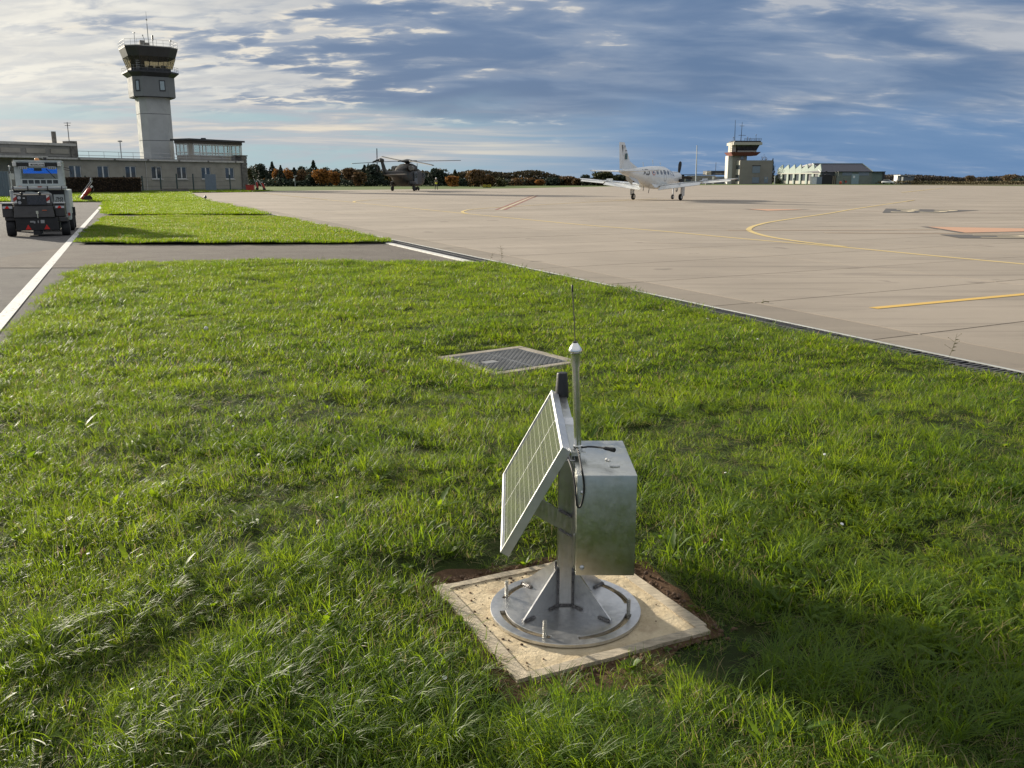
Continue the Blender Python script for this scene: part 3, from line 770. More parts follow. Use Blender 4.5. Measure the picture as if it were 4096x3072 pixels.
MB().tube([w0, w0.lerp(w1, 0.5) + Vector((0.0012, 0, 0)), w1], 0.0020, 8).obj('whip_antenna', mat('whip_steel', (0.22, 0.20, 0.17), 0.35, 0.8), mast, smooth=True)
MB().lathe([(0.0016, -0.002), (0.0036, 0), (0.0034, 0.020), (0.001, 0.023)], w1, (w1 - w0), 10).obj('whip_tip', M_black, mast, smooth=True)
g0 = Vector(L_(0.2225, 3.845, 0.602))
MB().lathe([(0.029, 0), (0.0305, 0.004), (0.0300, 0.020), (0.0235, 0.108), (0.0215, 0.113), (0.016, 0.1145), (0.001, 0.1148)], g0, (0, 0, 1), 28).obj('antenna_cap', M_cap, st, smooth=True)
# cables
def spline(pts, k=6):
    pts = [Vector(p) for p in pts]; out = []
    for i in range(len(pts) - 1):
        p0 = pts[max(i - 1, 0)]; p1 = pts[i]; p2 = pts[i + 1]; p3 = pts[min(i + 2, len(pts) - 1)]
        for q in range(k):
            t = q / k; out.append(0.5 * ((2 * p1) + (-p0 + p2) * t + (2 * p0 - 5 * p1 + 4 * p2 - p3) * t * t + (-p0 + 3 * p1 - 3 * p2 + p3) * t ** 3))
    return out + [pts[-1]]
def on(u, v, Y):
    p = plane_pt(u, v, Y); return (p.x - C0.x, p.y - C0.y, p.z)
Z8 = lambda x, y, Y: on(2200 + x * .3618, 1700 + y * .3618, Y)
cab = spline([Z8(330, 250, 3.02), Z8(380, 246, 3.01), Z8(430, 240, 3.0), Z8(520, 245, 2.99), Z8(600, 256, 2.97)])
c1 = MB().tube(cab, 0.0034, 8).obj('antenna_cable', M_cable, st, smooth=True)
a, b_ = Vector(Z8(598, 256, 2.97)), Vector(Z8(712, 277, 2.935))
MB().tube([a, a.lerp(b_, .12), a.lerp(b_, .14), a.lerp(b_, .68), a.lerp(b_, .7), b_], [0.005, 0.005, 0.0068, 0.0068, 0.0082, 0.0082], 12).obj('cable_plug', M_cable, c1, smooth=True)
loop = spline([Z8(305, 262, 3.0), Z8(322, 330, 2.93), Z8(350, 480, 2.822), Z8(372, 620, 2.815), Z8(375, 740, 2.815), Z8(350, 870, 2.815), Z8(322, 912, 2.815), Z8(300, 885, 2.815), Z8(287, 780, 2.82), Z8(272, 640, 2.84), Z8(245, 490, 2.87), Z8(200, 365, 2.95)])
MB().tube(loop, 0.0035, 8).obj('looped_cable', M_cable, st, smooth=True)
# crumbs of soil on the mortar
M_clod = mat('soil_clod', (0.13, 0.08, 0.05), 0.95, var=0.4, bump=0.8)
mb = MB()
for k in range(60):
    e = random.random()
    if e < 0.5: a, b_ = -0.33 + abs(random.gauss(0, 0.06)), random.uniform(-0.30, 0.33)
    elif e < 0.8: a, b_ = random.uniform(-0.33, 0.33), 0.33 - abs(random.gauss(0, 0.03))
    else: a, b_ = random.uniform(-0.36, 0.36), random.uniform(-0.36, 0.36)
    p = padpt(a, b_, PADTOP + 0.002)
    if (p - C0).length < 0.28: continue
    mb.ball(p, random.uniform(0.002, 0.006), 6, 4, (1, random.uniform(.7, 1.2), 0.7))
clods = []
for k in range(420):
    a = random.uniform(0, 2 * PI); side = random.choice((0, 1, 2, 3)); off = 0.385 + abs(random.gauss(0, 0.035)); t = random.uniform(-0.40, 0.40)
    pp = {0: (-off, t), 1: (off, t), 2: (t, off), 3: (t, -off)}[side]
    p = padpt(pp[0], pp[1], random.uniform(0.0, 0.012)); mb.ball(p, random.choice((0.003, 0.004, 0.006, 0.009)) * random.uniform(.7, 1.2), 6, 4, (1, random.uniform(.7, 1.2), 0.8))
o = mb.obj('soil_crumbs', M_clod, kind='stuff'); o['label'] = 'crumbs of brown soil scattered round the square mortar base'; o['category'] = 'soil'

# ================================================================== MANHOLE COVER
mh = thing('manhole_cover', 'square patterned steel access cover in a concrete frame, half hidden by grass behind the station', 'manhole cover', (-0.03, 7.60, 0.0))
mey = Vector((0.58, -0.814)).normalized(); mex = Vector((mey.y, -mey.x))
Mm = Matrix((mex.to_3d(), mey.to_3d(), Vector((0, 0, 1)))).transposed().to_4x4()
if Mm.determinant() < 0:
    mey = -mey; Mm = Matrix((mex.to_3d(), mey.to_3d(), Vector((0, 0, 1)))).transposed().to_4x4()
MHA, MHB = 0.455, 0.455; A, B_ = MHA, MHB
M_kerbc = mat('weathered_concrete', (0.33, 0.295, 0.24), 0.9, var=0.2, vscale=9, bump=0.8, bscale=70, dirt=((0.2, 0.18, 0.13), 0.5))
for x0, x1, y0, y1 in ((-A, A, -B_, -B_ + 0.085), (-A, A, B_ - 0.075, B_), (-A, -A + 0.085, -B_ + 0.0852, B_ - 0.0752), (A - 0.07, A, -B_ + 0.0852, B_ - 0.0752)):
    MB().box(x0, x1, y0, y1, -0.06, 0.022, Mm).obj('concrete_frame', M_kerbc, mh, bevel=0.006)
M_cast = mat('worn_cast_steel', (0.24, 0.25, 0.26), 0.42, 0.75, var=0.15)
M_castd = mat('cast_recess', (0.040, 0.040, 0.042), 0.7, 0.3, var=0.3)
ix0, ix1, iy0, iy1 = -A + 0.09, A - 0.075, -B_ + 0.09, B_ - 0.08
for x0, x1 in ((ix0, -0.004), (0.0, ix1)):
    pnl = MB().box(x0, x1, iy0, iy1, -0.03, 0.016, Mm).obj('cover_panel', M_castd, mh)
    mb = MB(); mb.box(x0, x1, iy0, iy0 + 0.008, 0.016, 0.020, Mm); mb.box(x0, x1, iy1 - 0.008, iy1, 0.016, 0.020, Mm); mb.box(x0, x0 + 0.008, iy0 + .008, iy1 - .008, 0.016, 0.020, Mm); mb.box(x1 - 0.008, x1, iy0 + .008, iy1 - .008, 0.016, 0.020, Mm)
    nx_ = int((x1 - x0 - 0.02) / 0.026); ny_ = int((iy1 - iy0 - 0.02) / 0.026)
    for i in range(nx_):
        for j in range(ny_):
            cx_ = x0 + 0.022 + i * 0.026; cy_ = iy0 + 0.02 + j * 0.026
            if x0 > -0.01 and 0.12 < cx_ < 0.26 and -0.06 < cy_ < 0.04: continue
            w, l = (0.0105, 0.0045) if (i + j) % 2 else (0.0045, 0.0105)
            mb.box(cx_ - w, cx_ + w, cy_ - l, cy_ + l, 0.016, 0.0205, Mm)
    mb.obj('tread_pattern', M_cast, pnl, kind='stuff')
    if x0 > -0.01: MB().box(0.125, 0.255, -0.055, 0.035, 0.016, 0.019, Mm).obj('blank_plate', mat('plate_grey', (0.36, 0.36, 0.35), 0.5, 0.5), pnl)

# ================================================================== LEFT: OFFICE BUILDING, TOWER, LOOKOUT
M_render = mat('beige_render', (0.34, 0.315, 0.265), 0.9, var=0.10, vscale=0.8, bump=0.3, bscale=8, dirt=((0.20, 0.19, 0.165), 0.45), dscale=0.5)
M_render2 = mat('grey_render', (0.27, 0.26, 0.235), 0.9, var=0.12, vscale=0.9, bump=0.3, bscale=8, dirt=((0.15, 0.145, 0.13), 0.5), dscale=0.7)
M_cornice = mat('cornice_white', (0.52, 0.50, 0.46), 0.75, var=0.12, dirt=((0.25, 0.24, 0.22), 0.5), dscale=1.0)
M_frame_w = mat('window_frame_white', (0.66, 0.65, 0.62), 0.5, var=0.06)
M_stone = mat('dark_stone', (0.155, 0.145, 0.13), 0.9, var=0.3, vscale=3, bump=0.8, bscale=14)
M_rail_g = mat('grey_railing', (0.42, 0.43, 0.43), 0.5, 0.4)
M_tower = mat('tower_concrete', (0.40, 0.415, 0.41), 0.85, var=0.07, vscale=0.5, dirt=((0.29, 0.30, 0.29), 0.45), dscale=0.6)
M_towerband = mat('tower_band_grey', (0.175, 0.188, 0.195), 0.8, var=0.06, vscale=0.6)
M_groove = mat('groove_dark', (0.10, 0.105, 0.11), 0.9)
M_cab = mat('cab_dark_cladding', (0.028, 0.030, 0.034), 0.45, var=0.2, vscale=1.0)
M_soffit = mat('dark_soffit', (0.045, 0.046, 0.05), 0.7)
G_smoke = glass('smoked_glass', (0.80, 0.77, 0.68), 0.16)
G_clear = glass('clear_glass', (0.90, 0.94, 0.94), 0.10)

FA = Vector((-40.1, 135.0)); FB = Vector((-54.6, 112.0))
fd = (FB - FA).normalized(); fn = Vector((fd.y, -fd.x))          # fn points away from the viewer side?
if fn.dot(Vector((0, 0)) - FA) < 0: fn = -fn
FL = 62.0
def fx(t, off, z=0.0):
    p = FA + fd * t + fn * off; return Vector((p.x, p.y, z))
FM = Matrix((fd.to_3d(), fn.to_3d(), Vector((0, 0, 1)))).transposed().to_4x4(); FM.translation = FA.to_3d()
# in FM space: x along the facade (from the right-hand corner to the left), y outwards, z up
def project_t(u, off=0.0):
    # where the vertical plane of the facade meets the ray through column u (any row)
    r = ray(u, 700); q = Vector((r.x, r.y)); o2 = FA + fn * off
    det = q.x * (-fd.y) + fd.x * q.y
    s = (o2.x * (-fd.y) + fd.x * o2.y) / det; t = (q.x * o2.y - q.y * o2.x) / det
    p = q * s
    return (p - o2).dot(fd)
off = thing('office_building', 'long low beige single-storey office building with white double windows below the tall control tower', 'building', (FA.x, FA.y, 0))
OM = Matrix.Translation((-FA.x, -FA.y, 0)) @ FM
HR = 3.95
def ob(mb, name, m, **k): return mb.obj(name, m, k.pop('parent', off), **k)
win_u = [303, 415, 525, 628, 728.5, 825.5, 920]
win_t = [project_t(u) for u in win_u]
WW, WZ0, WZ1 = 1.62, 1.62, 3.25
holes = sorted([(t - WW / 2, t + WW / 2) for t in win_t])
mb = MB(); prev = 0.0
for a, b_ in holes:
    mb.box(prev, a, -0.3, 0, -0.1, HR, OM); mb.box(a, b_, -0.3, 0, -0.1, WZ0, OM); mb.box(a, b_, -0.3, 0, WZ1, HR, OM); prev = b_
mb.box(prev, FL, -0.3, 0, -0.1, HR, OM)
ob(mb, 'front_wall', M_render)
ob(MB().box(0, 0.3, -11, -0.303, -0.1, HR, OM).box(0, FL, -11, -10.7, -0.1, HR - 0.01, OM), 'side_wall', M_render2)
ob(MB().box(-0.35, FL, -11.2, 0.32, HR, HR + 0.22, OM), 'roof_slab', M_cornice)
ob(MB().box(-0.2, FL, -11.0, -0.02, HR + 0.222, HR + 0.30, OM), 'roof_felt', mat('roof_felt', (0.20, 0.20, 0.195), 0.9))
ob(MB().box(0, FL, 0.002, 0.05, -0.05, 0.35, OM), 'plinth', M_render2)
for k in range(12):
    t = 1.2 + k * 4.9
    ob(MB().box(t - 0.13, t + 0.13, 0.325, 0.38, HR + 0.02, HR + 0.20, OM), 'roof_drain_box', M_stone)
for t in win_t:
    wf = MB(); f = 0.085; z0, z1 = WZ0, WZ1; x0, x1 = t - WW / 2, t + WW / 2
    wf.box(x0, x1, -0.16, -0.09, z0, z0 + f, OM).box(x0, x1, -0.16, -0.09, z1 - f, z1, OM).box(x0, x0 + f, -0.16, -0.09, z0 + f, z1 - f, OM).box(x1 - f, x1, -0.16, -0.09, z0 + f, z1 - f, OM).box(t - 0.09, t + 0.09, -0.162, -0.085, z0 + f, z1 - f, OM)
    w = ob(wf, 'window', M_frame_w)
    for a, b_ in ((x0 + f, t - 0.09), (t + 0.09, x1 - f)):
        MB().box(a, b_, -0.135, -0.125, z0 + f, z1 - f, OM).obj('pane', M_wglass, w)
    MB().box(x0 - 0.1, x1 + 0.1, 0.002, 0.10, z0 - 0.12, z0 - 0.01, OM).obj('sill', M_cornice, w)
    if random.random() < 0.7:
        a = x0 + f if random.random() < .5 else t + 0.09
        MB().box(a + 0.02, a + 0.42, -0.20, -0.19, z0 + f, z1 - f, OM).obj('curtain', mat('pale_curtain', (0.55, 0.56, 0.55), 0.9), w)
ob(MB().box(0.35 + project_t(640), 0.75 + project_t(640), 0.003, 0.06, 3.05, 3.3, OM), 'wall_vent', M_render2)
t = project_t(585); ob(MB().tube([OM @ Vector((t, 0.06, 0)), OM @ Vector((t, 0.06, HR))], 0.05, 6), 'downpipe', M_cornice)
# stone pier at the right-hand corner, block by block
pier = ob(MB().box(-1.0, -0.02, -2.0, 0.10, 0, 4.9, OM), 'corner_pier', mat('mortar_grey', (0.20, 0.19, 0.17), 0.95))
bl = None
for k in range(11):
    zz = 0.02 + k * 0.445; sh = 0.06 if k % 2 else 0.0
    q = MB().box(-1.08 + sh, -0.0 + sh * .5, 0.06, 0.20, zz, zz + 0.40, OM).obj('stone_block', M_stone, pier)
    MB().box(-1.12, -1.0, -2.02 + sh, 0.055, zz, zz + 0.40, OM).obj('stone_block', M_stone, pier)
MB().box(-1.2, 0.75, -1.0, 0.25, 4.9, 5.05, OM).obj('pier_cap', M_stone, pier)
# roof railing
rr = MB(); rt0, rt1 = project_t(965) + 0.6, project_t(318)
for z in (0.55, 1.05): rr.tube([OM @ Vector((rt0, -0.6, HR + z)), OM @ Vector((rt1, -0.6, HR + z))], 0.03, 5)
k = rt0
while k < rt1: rr.tube([OM @ Vector((k, -0.6, HR + 0.2)), OM @ Vector((k, -0.6, HR + 1.05))], 0.025, 5); k += 2.1
rr.tube([OM @ Vector((rt1, -0.6, HR + 1.05)), OM @ Vector((rt1 + 1.6, -1.8, HR + 0.8)), OM @ Vector((rt1 + 1.6, -1.8, HR + .2))], 0.03, 5)
ob(rr, 'roof_railing', M_rail_g)
# taller left wing with the ornamental parapet
tl = project_t(312)
ob(MB().box(tl, FL, -9.0, 0.12, HR + 0.31, 5.55, OM), 'parapet', M_render2)
ob(MB().box(tl - 0.02, FL, -9.2, 0.30, 5.55, 5.85, OM), 'parapet_coping', M_cornice)
t = tl + 1.0; kinds = 0
while t < FL - 3:
    if kinds % 4 < 3:
        ob(MB().box(t, t + 2.3, 0.125, 0.22, 4.6, 5.15, OM), 'parapet_panel', M_render)
        t += 3.0
    else:
        for q in range(2): ob(MB().box(t + q * 1.3, t + q * 1.3 + 0.6, 0.125, 0.24, 4.4, 5.2, OM), 'parapet_block', M_render)
        t += 3.1
    kinds += 1
ob(MB().box(tl - 0.15, tl + 0.75, -1.3, 0.28, HR + 0.3, 6.15, OM), 'parapet_pier', M_stone)
ob(MB().box(tl + 1.7, tl + 2.1, -1.3, -0.95, 5.85, 7.25, OM), 'chimney', M_stone)
an = MB(); p = OM @ Vector((tl - 1.2, -3.0, HR)); an.tube([p, p + Vector((0, 0, 4.6))], 0.05, 5)
for z, w in ((4.5, 0.9), (4.2, 0.7)): an.tube([p + Vector((-w / 2, 0, z)), p + Vector((w / 2, 0, z))], 0.03, 4)
tag(an.obj('television_aerial', M_darksteel), 'thin television aerial standing on the flat roof beside the chimney', 'aerial')
bpy.data.objects['television_aerial'].location = (FA.x, FA.y, 0)
p2 = plane_pt(487, 640, 128)
o = MB().tube([(p2.x, 128, HR), (p2.x, 128, 6.7)], 0.07, 6).ball((p2.x, 128, 6.75), 0.35, 8, 5, (1, 1, .35)); tag(o.obj('roof_lamp', M_rail_g), 'slim pole with a flat round head on the roof left of the control tower', 'lamp')
# deep overhang and posts at far left
ob(MB().box(project_t(150), FL, 0.12, 2.6, 4.0, 4.22, OM), 'canopy', M_cornice)

# --- control tower -------------------------------------------------
TX, TY = -52.3, 135.0
tz = math.atan2(-TX, TY)              # turn towards the camera
tw = thing('control_tower', 'tall pale concrete control tower with dark flared glass cab and antennas on its roof', 'tower', (TX, TY, 0), rz=tz + R(12))
tw.scale = (0.86, 0.86, 0.975)
def octo(hw, ch, hd=None):
    hd = hd or hw
    return [(-hw + ch, -hd), (hw - ch, -hd), (hw, -hd + ch), (hw, hd - ch), (hw - ch, hd), (-hw + ch, hd), (-hw, hd - ch), (-hw, -hd + ch)]
sec = [0.0, 3.4, 7.2, 11.0, 13.7]
for a, b_ in zip(sec[:-1], sec[1:]):
    MB().prism(octo(2.5, 0.98), a + (0.07 if a else 0), b_, None).obj('shaft_section', M_tower, tw)
    if a: MB().prism(octo(2.44, 0.95), a, a + 0.068).obj('shaft_joint', M_groove, tw)
MB().prism(octo(3.35, 1.3), 13.45, 16.2, None).obj('head_band', M_towerband, tw)
MB().prism(octo(3.25, 1.28), 13.35, 13.448).obj('head_soffit', M_soffit, tw)
for x, yq in ((1.02, -3.35),):
    f = MB().box(x - 0.48, x + 0.48, -3.40, -3.352, 14.2, 15.75).obj('window', M_cab, tw)
    MB().box(x - 0.34, x + 0.34, -3.43, -3.402, 14.38, 15.6).obj('pane', mat('sky_pane', (0.30, 0.36, 0.38), 0.05, spec=1.0), f)
e0 = Vector((-2.05, -3.35, 0)); e1 = Vector((-3.35, -2.05, 0)); ed = (e1 - e0).normalized(); en = Vector((-ed.y, ed.x, 0)); en = en if en.dot(Vector((-1, -1, 0))) > 0 else -en
cmid = (e0 + e1) / 2
EM = basis(cmid, ed, en, Vector((0, 0, 1)))
f = MB().box(-0.42, 0.42, 0.002, 0.05, 14.1, 15.7, EM).obj('window', M_cab, tw)
MB().box(-0.24, 0.24, 0.052, 0.07, 14.28, 15.55, EM).obj('pane', MATS['sky_pane'], f)
# balcony
MB().prism(octo(3.3, 1.25), 16.2, 16.75, None, octo(4.0, 1.55)).obj('balcony_skirt', M_cab, tw)
MB().prism(octo(4.05, 1.57), 16.752, 16.95).obj('balcony_slab', M_cab, tw)
def ring_rail(poly, z0, zs, r, name, m, posts=5):
    mb = MB(); n = len(poly)
    for z in zs: mb.tube([(x, y, z) for x, y in poly + [poly[0]]], r, 5)
    for i in range(n):
        a = Vector(poly[i]); b_ = Vector(poly[(i + 1) % n]); k = max(1, int((b_ - a).length / 1.0))
        for j in range(k): q = a.lerp(b_, j / k); mb.tube([(q.x, q.y, z0), (q.x, q.y, zs[-1])], r, 4)
    return mb.obj(name, m, tw)
ring_rail(octo(4.0, 1.55), 16.95, (17.3, 17.65), 0.016, 'balcony_railing', mat('rail_mid_grey', (0.2, 0.21, 0.22), 0.6))
# cab: flared octagon, glass pane by pane
zb, zt = 17.05, 20.15
lowp, top = octo(3.05, 1.2), octo(4.15, 1.6)
MB().prism(octo(2.98, 1.16), 16.952, 17.5).obj('cab_sill', M_soffit, tw)
def lerp2(i, z):
    f_ = (z - zb) / (zt - zb); return Vector((*(Vector(lowp[i]).lerp(Vector(top[i]), f_)), z))
for i in range(8):
    j = (i + 1) % 8
    a0, a1 = lerp2(i, 17.45), lerp2(j, 17.45); b0, b1 = lerp2(i, 18.98), lerp2(j, 18.98); c0, c1 = lerp2(i, zt), lerp2(j, zt)
    k = 3 if (a1 - a0).length > 2.5 else 2
    inward = -((a0 + a1) / 2); inward.z = 0; inward = inward.normalized() * 0.04
    for q in range(k):
        p, r_, s_, t_ = a0.lerp(a1, q / k), a0.lerp(a1, (q + 1) / k), b0.lerp(b1, (q + 1) / k), b0.lerp(b1, q / k)
        MB().hexa([p, r_, s_, t_], [v + inward * .5 for v in (p, r_, s_, t_)]).obj('glass_pane', G_smoke, tw)
        MB().bar(p, t_, 0.06, 0.06).obj('mullion', M_cab, tw)
    MB().hexa([b0, b1, c1, c0], [v + inward for v in (b0, b1, c1, c0)]).obj('sun_blind_band', M_cab, tw)
MB().prism(octo(4.15, 1.6), zt, zt + 0.14).obj('cab_roof', M_cab, tw)
MB().prism(octo(4.2, 1.6), zt + 0.142, zt + 0.24).obj('roof_edge', M_cornice, tw)
MB().box(-3.2, -1.0, -1.2, 1.2, 16.96, 19.0).obj('cab_core', M_soffit, tw)
mb = MB()
for x in (-0.2, 0.9, 1.8): mb.box(x - .35, x + .35, -2.0, -1.5, 17.5, 17.9 + 0.12 * math.sin(x * 5))
mb.box(-1, 2.6, -2.2, -1.4, 16.96, 17.52).obj('desk', M_soffit, tw)
mb = MB()
for q in range(6): mb.box(-2.65 + 0.2 * (q % 2), -2.6 + 0.2 * (q % 2), -2.95, -2.85, 17.1 + q * 0.0, 18.6)
for z in (17.4, 17.7, 18.0, 18.3): mb.box(-2.8, -2.2, -3.35, -3.28, z, z + 0.04)
mb.obj('cab_stair', M_rail_g, tw)
ring_rail(octo(4.15, 1.6), zt + 0.24, (20.75, 21.2), 0.02, 'roof_railing', M_rail_g)
MB().box(-1.5, -0.75, -1.6, -0.9, 20.39, 21.3).obj('roof_unit', M_stone, tw); MB().box(-0.7, -0.05, -1.6, -0.9, 20.39, 21.0).obj('roof_unit', M_stone, tw)
MB().tube([(0.15, 0, 20.3), (0.15, 0, 23.8)], 0.07, 5).tube([(0.15, 0, 23.8), (0.15, 0, 25.5)], 0.025, 4).ball((0.15, 0, 24.4), 0.14, 6, 4).obj('lattice_mast', M_rail_g, tw)
MB().tube([(-2.0, 0, 20.3), (-2.0, 0, 22.4)], 0.05, 5).box(-2.15, -1.85, -0.15, 0.15, 22.4, 22.5).obj('short_mast', M_rail_g, tw)
MB().tube([(0.85, 0, 20.3), (0.85, 0, 21.6)], 0.05, 5).box(0.73, 0.97, -0.12, 0.12, 21.6, 22.3).obj('black_aerial', M_black, tw)
MB().tube([(-0.55, -0.6, 20.9), (-0.6, -0.6, 21.6), (-0.8, -0.6, 22.0)], 0.05, 5).ball((-0.8, -.6, 22.1), 0.12, 6, 4).obj('camera_arm', M_rail_g, tw)
MB().tube([(3.1, -2.6, 20.3), (3.1, -2.6, 21.4)], 0.05, 5).box(2.95, 3.25, -2.7, -2.5, 21.3, 21.5).obj('camera_arm', M_rail_g, tw)

# --- glazed lookout on the roof's right end ---------------------------
LK = thing('rooftop_lookout', 'glazed white framed lookout room with dark overhanging flat roof on the office roof', 'lookout room', (-45.97, 131.0, HR + 0.3))
cR = Vector((-41.2, 139.5)) - Vector((-45.97, 131.0)); ax = cR.normalized(); ay = Vector((-ax.y, ax.x))     # ax along the front (to the right), ay into depth
LM = Matrix((ax.to_3d(), ay.to_3d(), Vector((0, 0, 1)))).transposed().to_4x4()
W_, D_ = cR.length, 2.9
MB().box(0, W_, 0, D_, -0.28, 0.62, LM).obj('base_wall', M_render, LK)
MB().box(0.05, W_, 0.05, D_, 0.622, 0.70, LM).obj('floor_slab', M_cornice, LK)
MB().box(-0.0, 0.45, -0.02, 0.4, 0.62, 2.7, LM).obj('corner_pier', M_render, LK)
MB().box(-0.55, W_ + 0.25, -0.6, D_ + 0.5, 2.75, 3.0, LM).obj('roof', M_soffit, LK)
MB().box(-0.2, W_ + 0.05, -0.2, D_ + 0.1, 2.35, 2.748, LM).obj('fascia', mat('fascia_brown', (0.10, 0.085, 0.07), 0.8), LK)
MB().box(3.6, 4.1, 1.2, 1.7, 3.0, 3.25, LM).obj('roof_vent', M_soffit, LK)
def glazed(x0, y0, x1, y1, n):
    a = Vector((x0, y0)); b_ = Vector((x1, y1)); 
    for i in range(n + 1):
        q = a.lerp(b_, i / n); MB().box(q.x - 0.06, q.x + 0.06, q.y - 0.06, q.y + 0.06, 0.7, 2.35, LM).obj('mullion', M_frame_w, LK)
    for z in (0.72, 1.12, 2.28):
        MB().bar(LM @ Vector((a.x, a.y, z)), LM @ Vector((b_.x, b_.y, z)), 0.09, 0.09).obj('transom', M_frame_w, LK)
    for i in range(n):
        q = a.lerp(b_, (i + .08) / n); r_ = a.lerp(b_, (i + .92) / n); nn = Vector((-(b_ - a).y, (b_ - a).x)).normalized() * 0.01
        MB().hexa([LM @ Vector((*(v), z)) for v, z in ((q, .72), (r_, .72), (r_, 2.3), (q, 2.3))], [LM @ Vector((*(v + nn), z)) for v, z in ((q, .72), (r_, .72), (r_, 2.3), (q, 2.3))]).obj('pane', G_clear, LK)
glazed(0.6, 0, W_, 0, 8); glazed(0, 0.55, 0, D_, 3); glazed(0, D_, W_, D_, 4); glazed(W_, 0.3, W_, D_, 3)

# --- wire fence in front of the office -------------------------------
fence = thing('wire_fence', 'green steel posted wire fence with a blue-grey gate along the front of the office building', 'fence', (0, 0, 0))
M_post_g = mat('dark_green_post', (0.045, 0.07, 0.065), 0.6)
posts = [(340, 2.0), (495, 2.0), (567, 2.0), (640, 1.9), (705, 2.3), (771, 2.3), (918, 2.2)]
fp = []
for u, hh in posts:
    t = project_t(u, 5.0); p = fx(t, 5.0); fp.append(p)
    MB().box(p.x - 0.07, p.x + 0.07, p.y - 0.07, p.y + 0.07, -0.1, hh).obj('fence_post', M_post_g, fence)
mb = MB()
for z in (0.15, 0.7, 1.25, 1.8): mb.tube([fp[0] + Vector((0, 0, z))] + [p + Vector((0, 0, z)) for p in fp[1:]], 0.012, 4)
mb.obj('fence_wire', M_post_g, fence)
t = project_t(840, 5.0); ga = fx(t - 0.9, 5.0); gb = fx(t + 0.9, 5.0)
g = MB().hexa([ga, gb, gb + fn.to_3d() * 0.05, ga + fn.to_3d() * 0.05], [q + Vector((0, 0, 2.25)) for q in (ga, gb, gb + fn.to_3d() * 0.05, ga + fn.to_3d() * 0.05)]).obj('gate_panel', mat('gate_blue_grey', (0.16, 0.20, 0.24), 0.6), fence)

# --- hedge --------------------------------------------------------------
def leafy(name, boxes, m, n, size, seed, parent=None):
    rnd = random.Random(seed); mb = MB()
    for k in range(n):
        c = boxes(rnd); s = size * rnd.uniform(0.6, 1.4)
        nrm = Vector((rnd.uniform(-1, 1), rnd.uniform(-1, 1), rnd.uniform(-.6, 1))).normalized(); x, y = frame_to(nrm)
        a = rnd.uniform(0, PI); x2 = x * math.cos(a) + y * math.sin(a); y2 = y * math.cos(a) - x * math.sin(a)
        mb.add([c - x2 * s * .5, c - y2 * s * .35, c + x2 * s * .5, c + y2 * s * .35], [(0, 1, 2, 3)])
    return mb.obj(name, m, parent)
def m_leaf(name, c1, c2, trans=0.25):
    m = bpy.data.materials.new(name); m.use_nodes = True
    T = NT(m.node_tree); b = T.n['Principled BSDF']; o = T.n['Material Output']
    g = T.node('ShaderNodeNewGeometry')
    rn = g.outputs['Random Per Island']
    c = T.mix(rn, c1, c2)
    T.put(b.inputs['Base Color'], c); b.inputs['Roughness'].default_value = 0.7; b.inputs['Specular IOR Level'].default_value = 0.2
    tr = T.node('ShaderNodeBsdfTranslucent'); T.put(tr.inputs[0], c)
    mx = T.node('ShaderNodeMixShader'); mx.inputs[0].default_value = trans
    T.l.new(b.outputs[0], mx.inputs[1]); T.l.new(tr.outputs[0], mx.inputs[2]); T.l.new(mx.outputs[0], o.inputs[0])
    return m
L_hedge = m_leaf('brown_hedge_leaves', (0.035, 0.022, 0.013), (0.12, 0.08, 0.05))
h0 = plane_pt(262, 760, 100); h1 = plane_pt(568, 760, 107)
h0 = Vector((h0.x, h0.y, 0)); h1 = Vector((h1.x, h1.y, 0)); hd = (h1 - h0).normalized(); hn = Vector((-hd.y, hd.x, 0))
hedge = thing('hedge', 'low clipped brown autumn hedge in front of the office windows', 'hedge', h0)
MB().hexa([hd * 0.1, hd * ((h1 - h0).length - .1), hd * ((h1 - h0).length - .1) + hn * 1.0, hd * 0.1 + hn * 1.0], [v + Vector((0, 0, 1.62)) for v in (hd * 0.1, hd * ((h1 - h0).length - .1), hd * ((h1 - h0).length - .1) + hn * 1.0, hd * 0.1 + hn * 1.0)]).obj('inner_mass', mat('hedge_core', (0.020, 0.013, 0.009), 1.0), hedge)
def hb(r):
    L = (h1 - h0).length; t = r.uniform(0, L); f = r.random()
    if f < 0.6: return hd * t + hn * r.uniform(-0.12, 0.08) + Vector((0, 0, r.uniform(0, 1.72)))
    return hd * t + hn * r.uniform(-0.1, 1.1) + Vector((0, 0, 1.62 + r.uniform(-0.05, 0.16)))
leafy('foliage', hb, L_hedge, 5200, 0.16, 3, hedge)

# --- corrugated sheet wall at the left edge ------------------------------
w0 = ground(46, 790); w1 = ground(-420, 792)
cw = thing('corrugated_fence', 'blue-grey corrugated steel fence behind the tow vehicle at the left edge', 'fence', (w0.x, w0.y, 0))
wd = (w1 - w0); wl = wd.length; wd = wd.normalized(); M_corr = mat('blue_grey_sheet', (0.17, 0.205, 0.235), 0.55, 0.2, var=0.08, aniso=(1, 1, .2))
nn = Vector((-wd.y, wd.x, 0)); pw = 1.1; k = 0
shm = None
while k * pw < wl:
    mb = MB(); vs = []; fs = []; m_ = 11
    for i in range(m_ + 1):
        a = k * pw + pw * i / m_ * 0.985; o_ = 0.03 * (1 if i % 2 else -1)
        p = wd * a + nn * o_; vs += [p, p + Vector((0, 0, 2.25))]
    fs = [(2 * i, 2 * i + 2, 2 * i + 3, 2 * i + 1) for i in range(m_)]
    mb.add(vs, fs).obj('corrugated_panel', M_corr, cw); k += 1
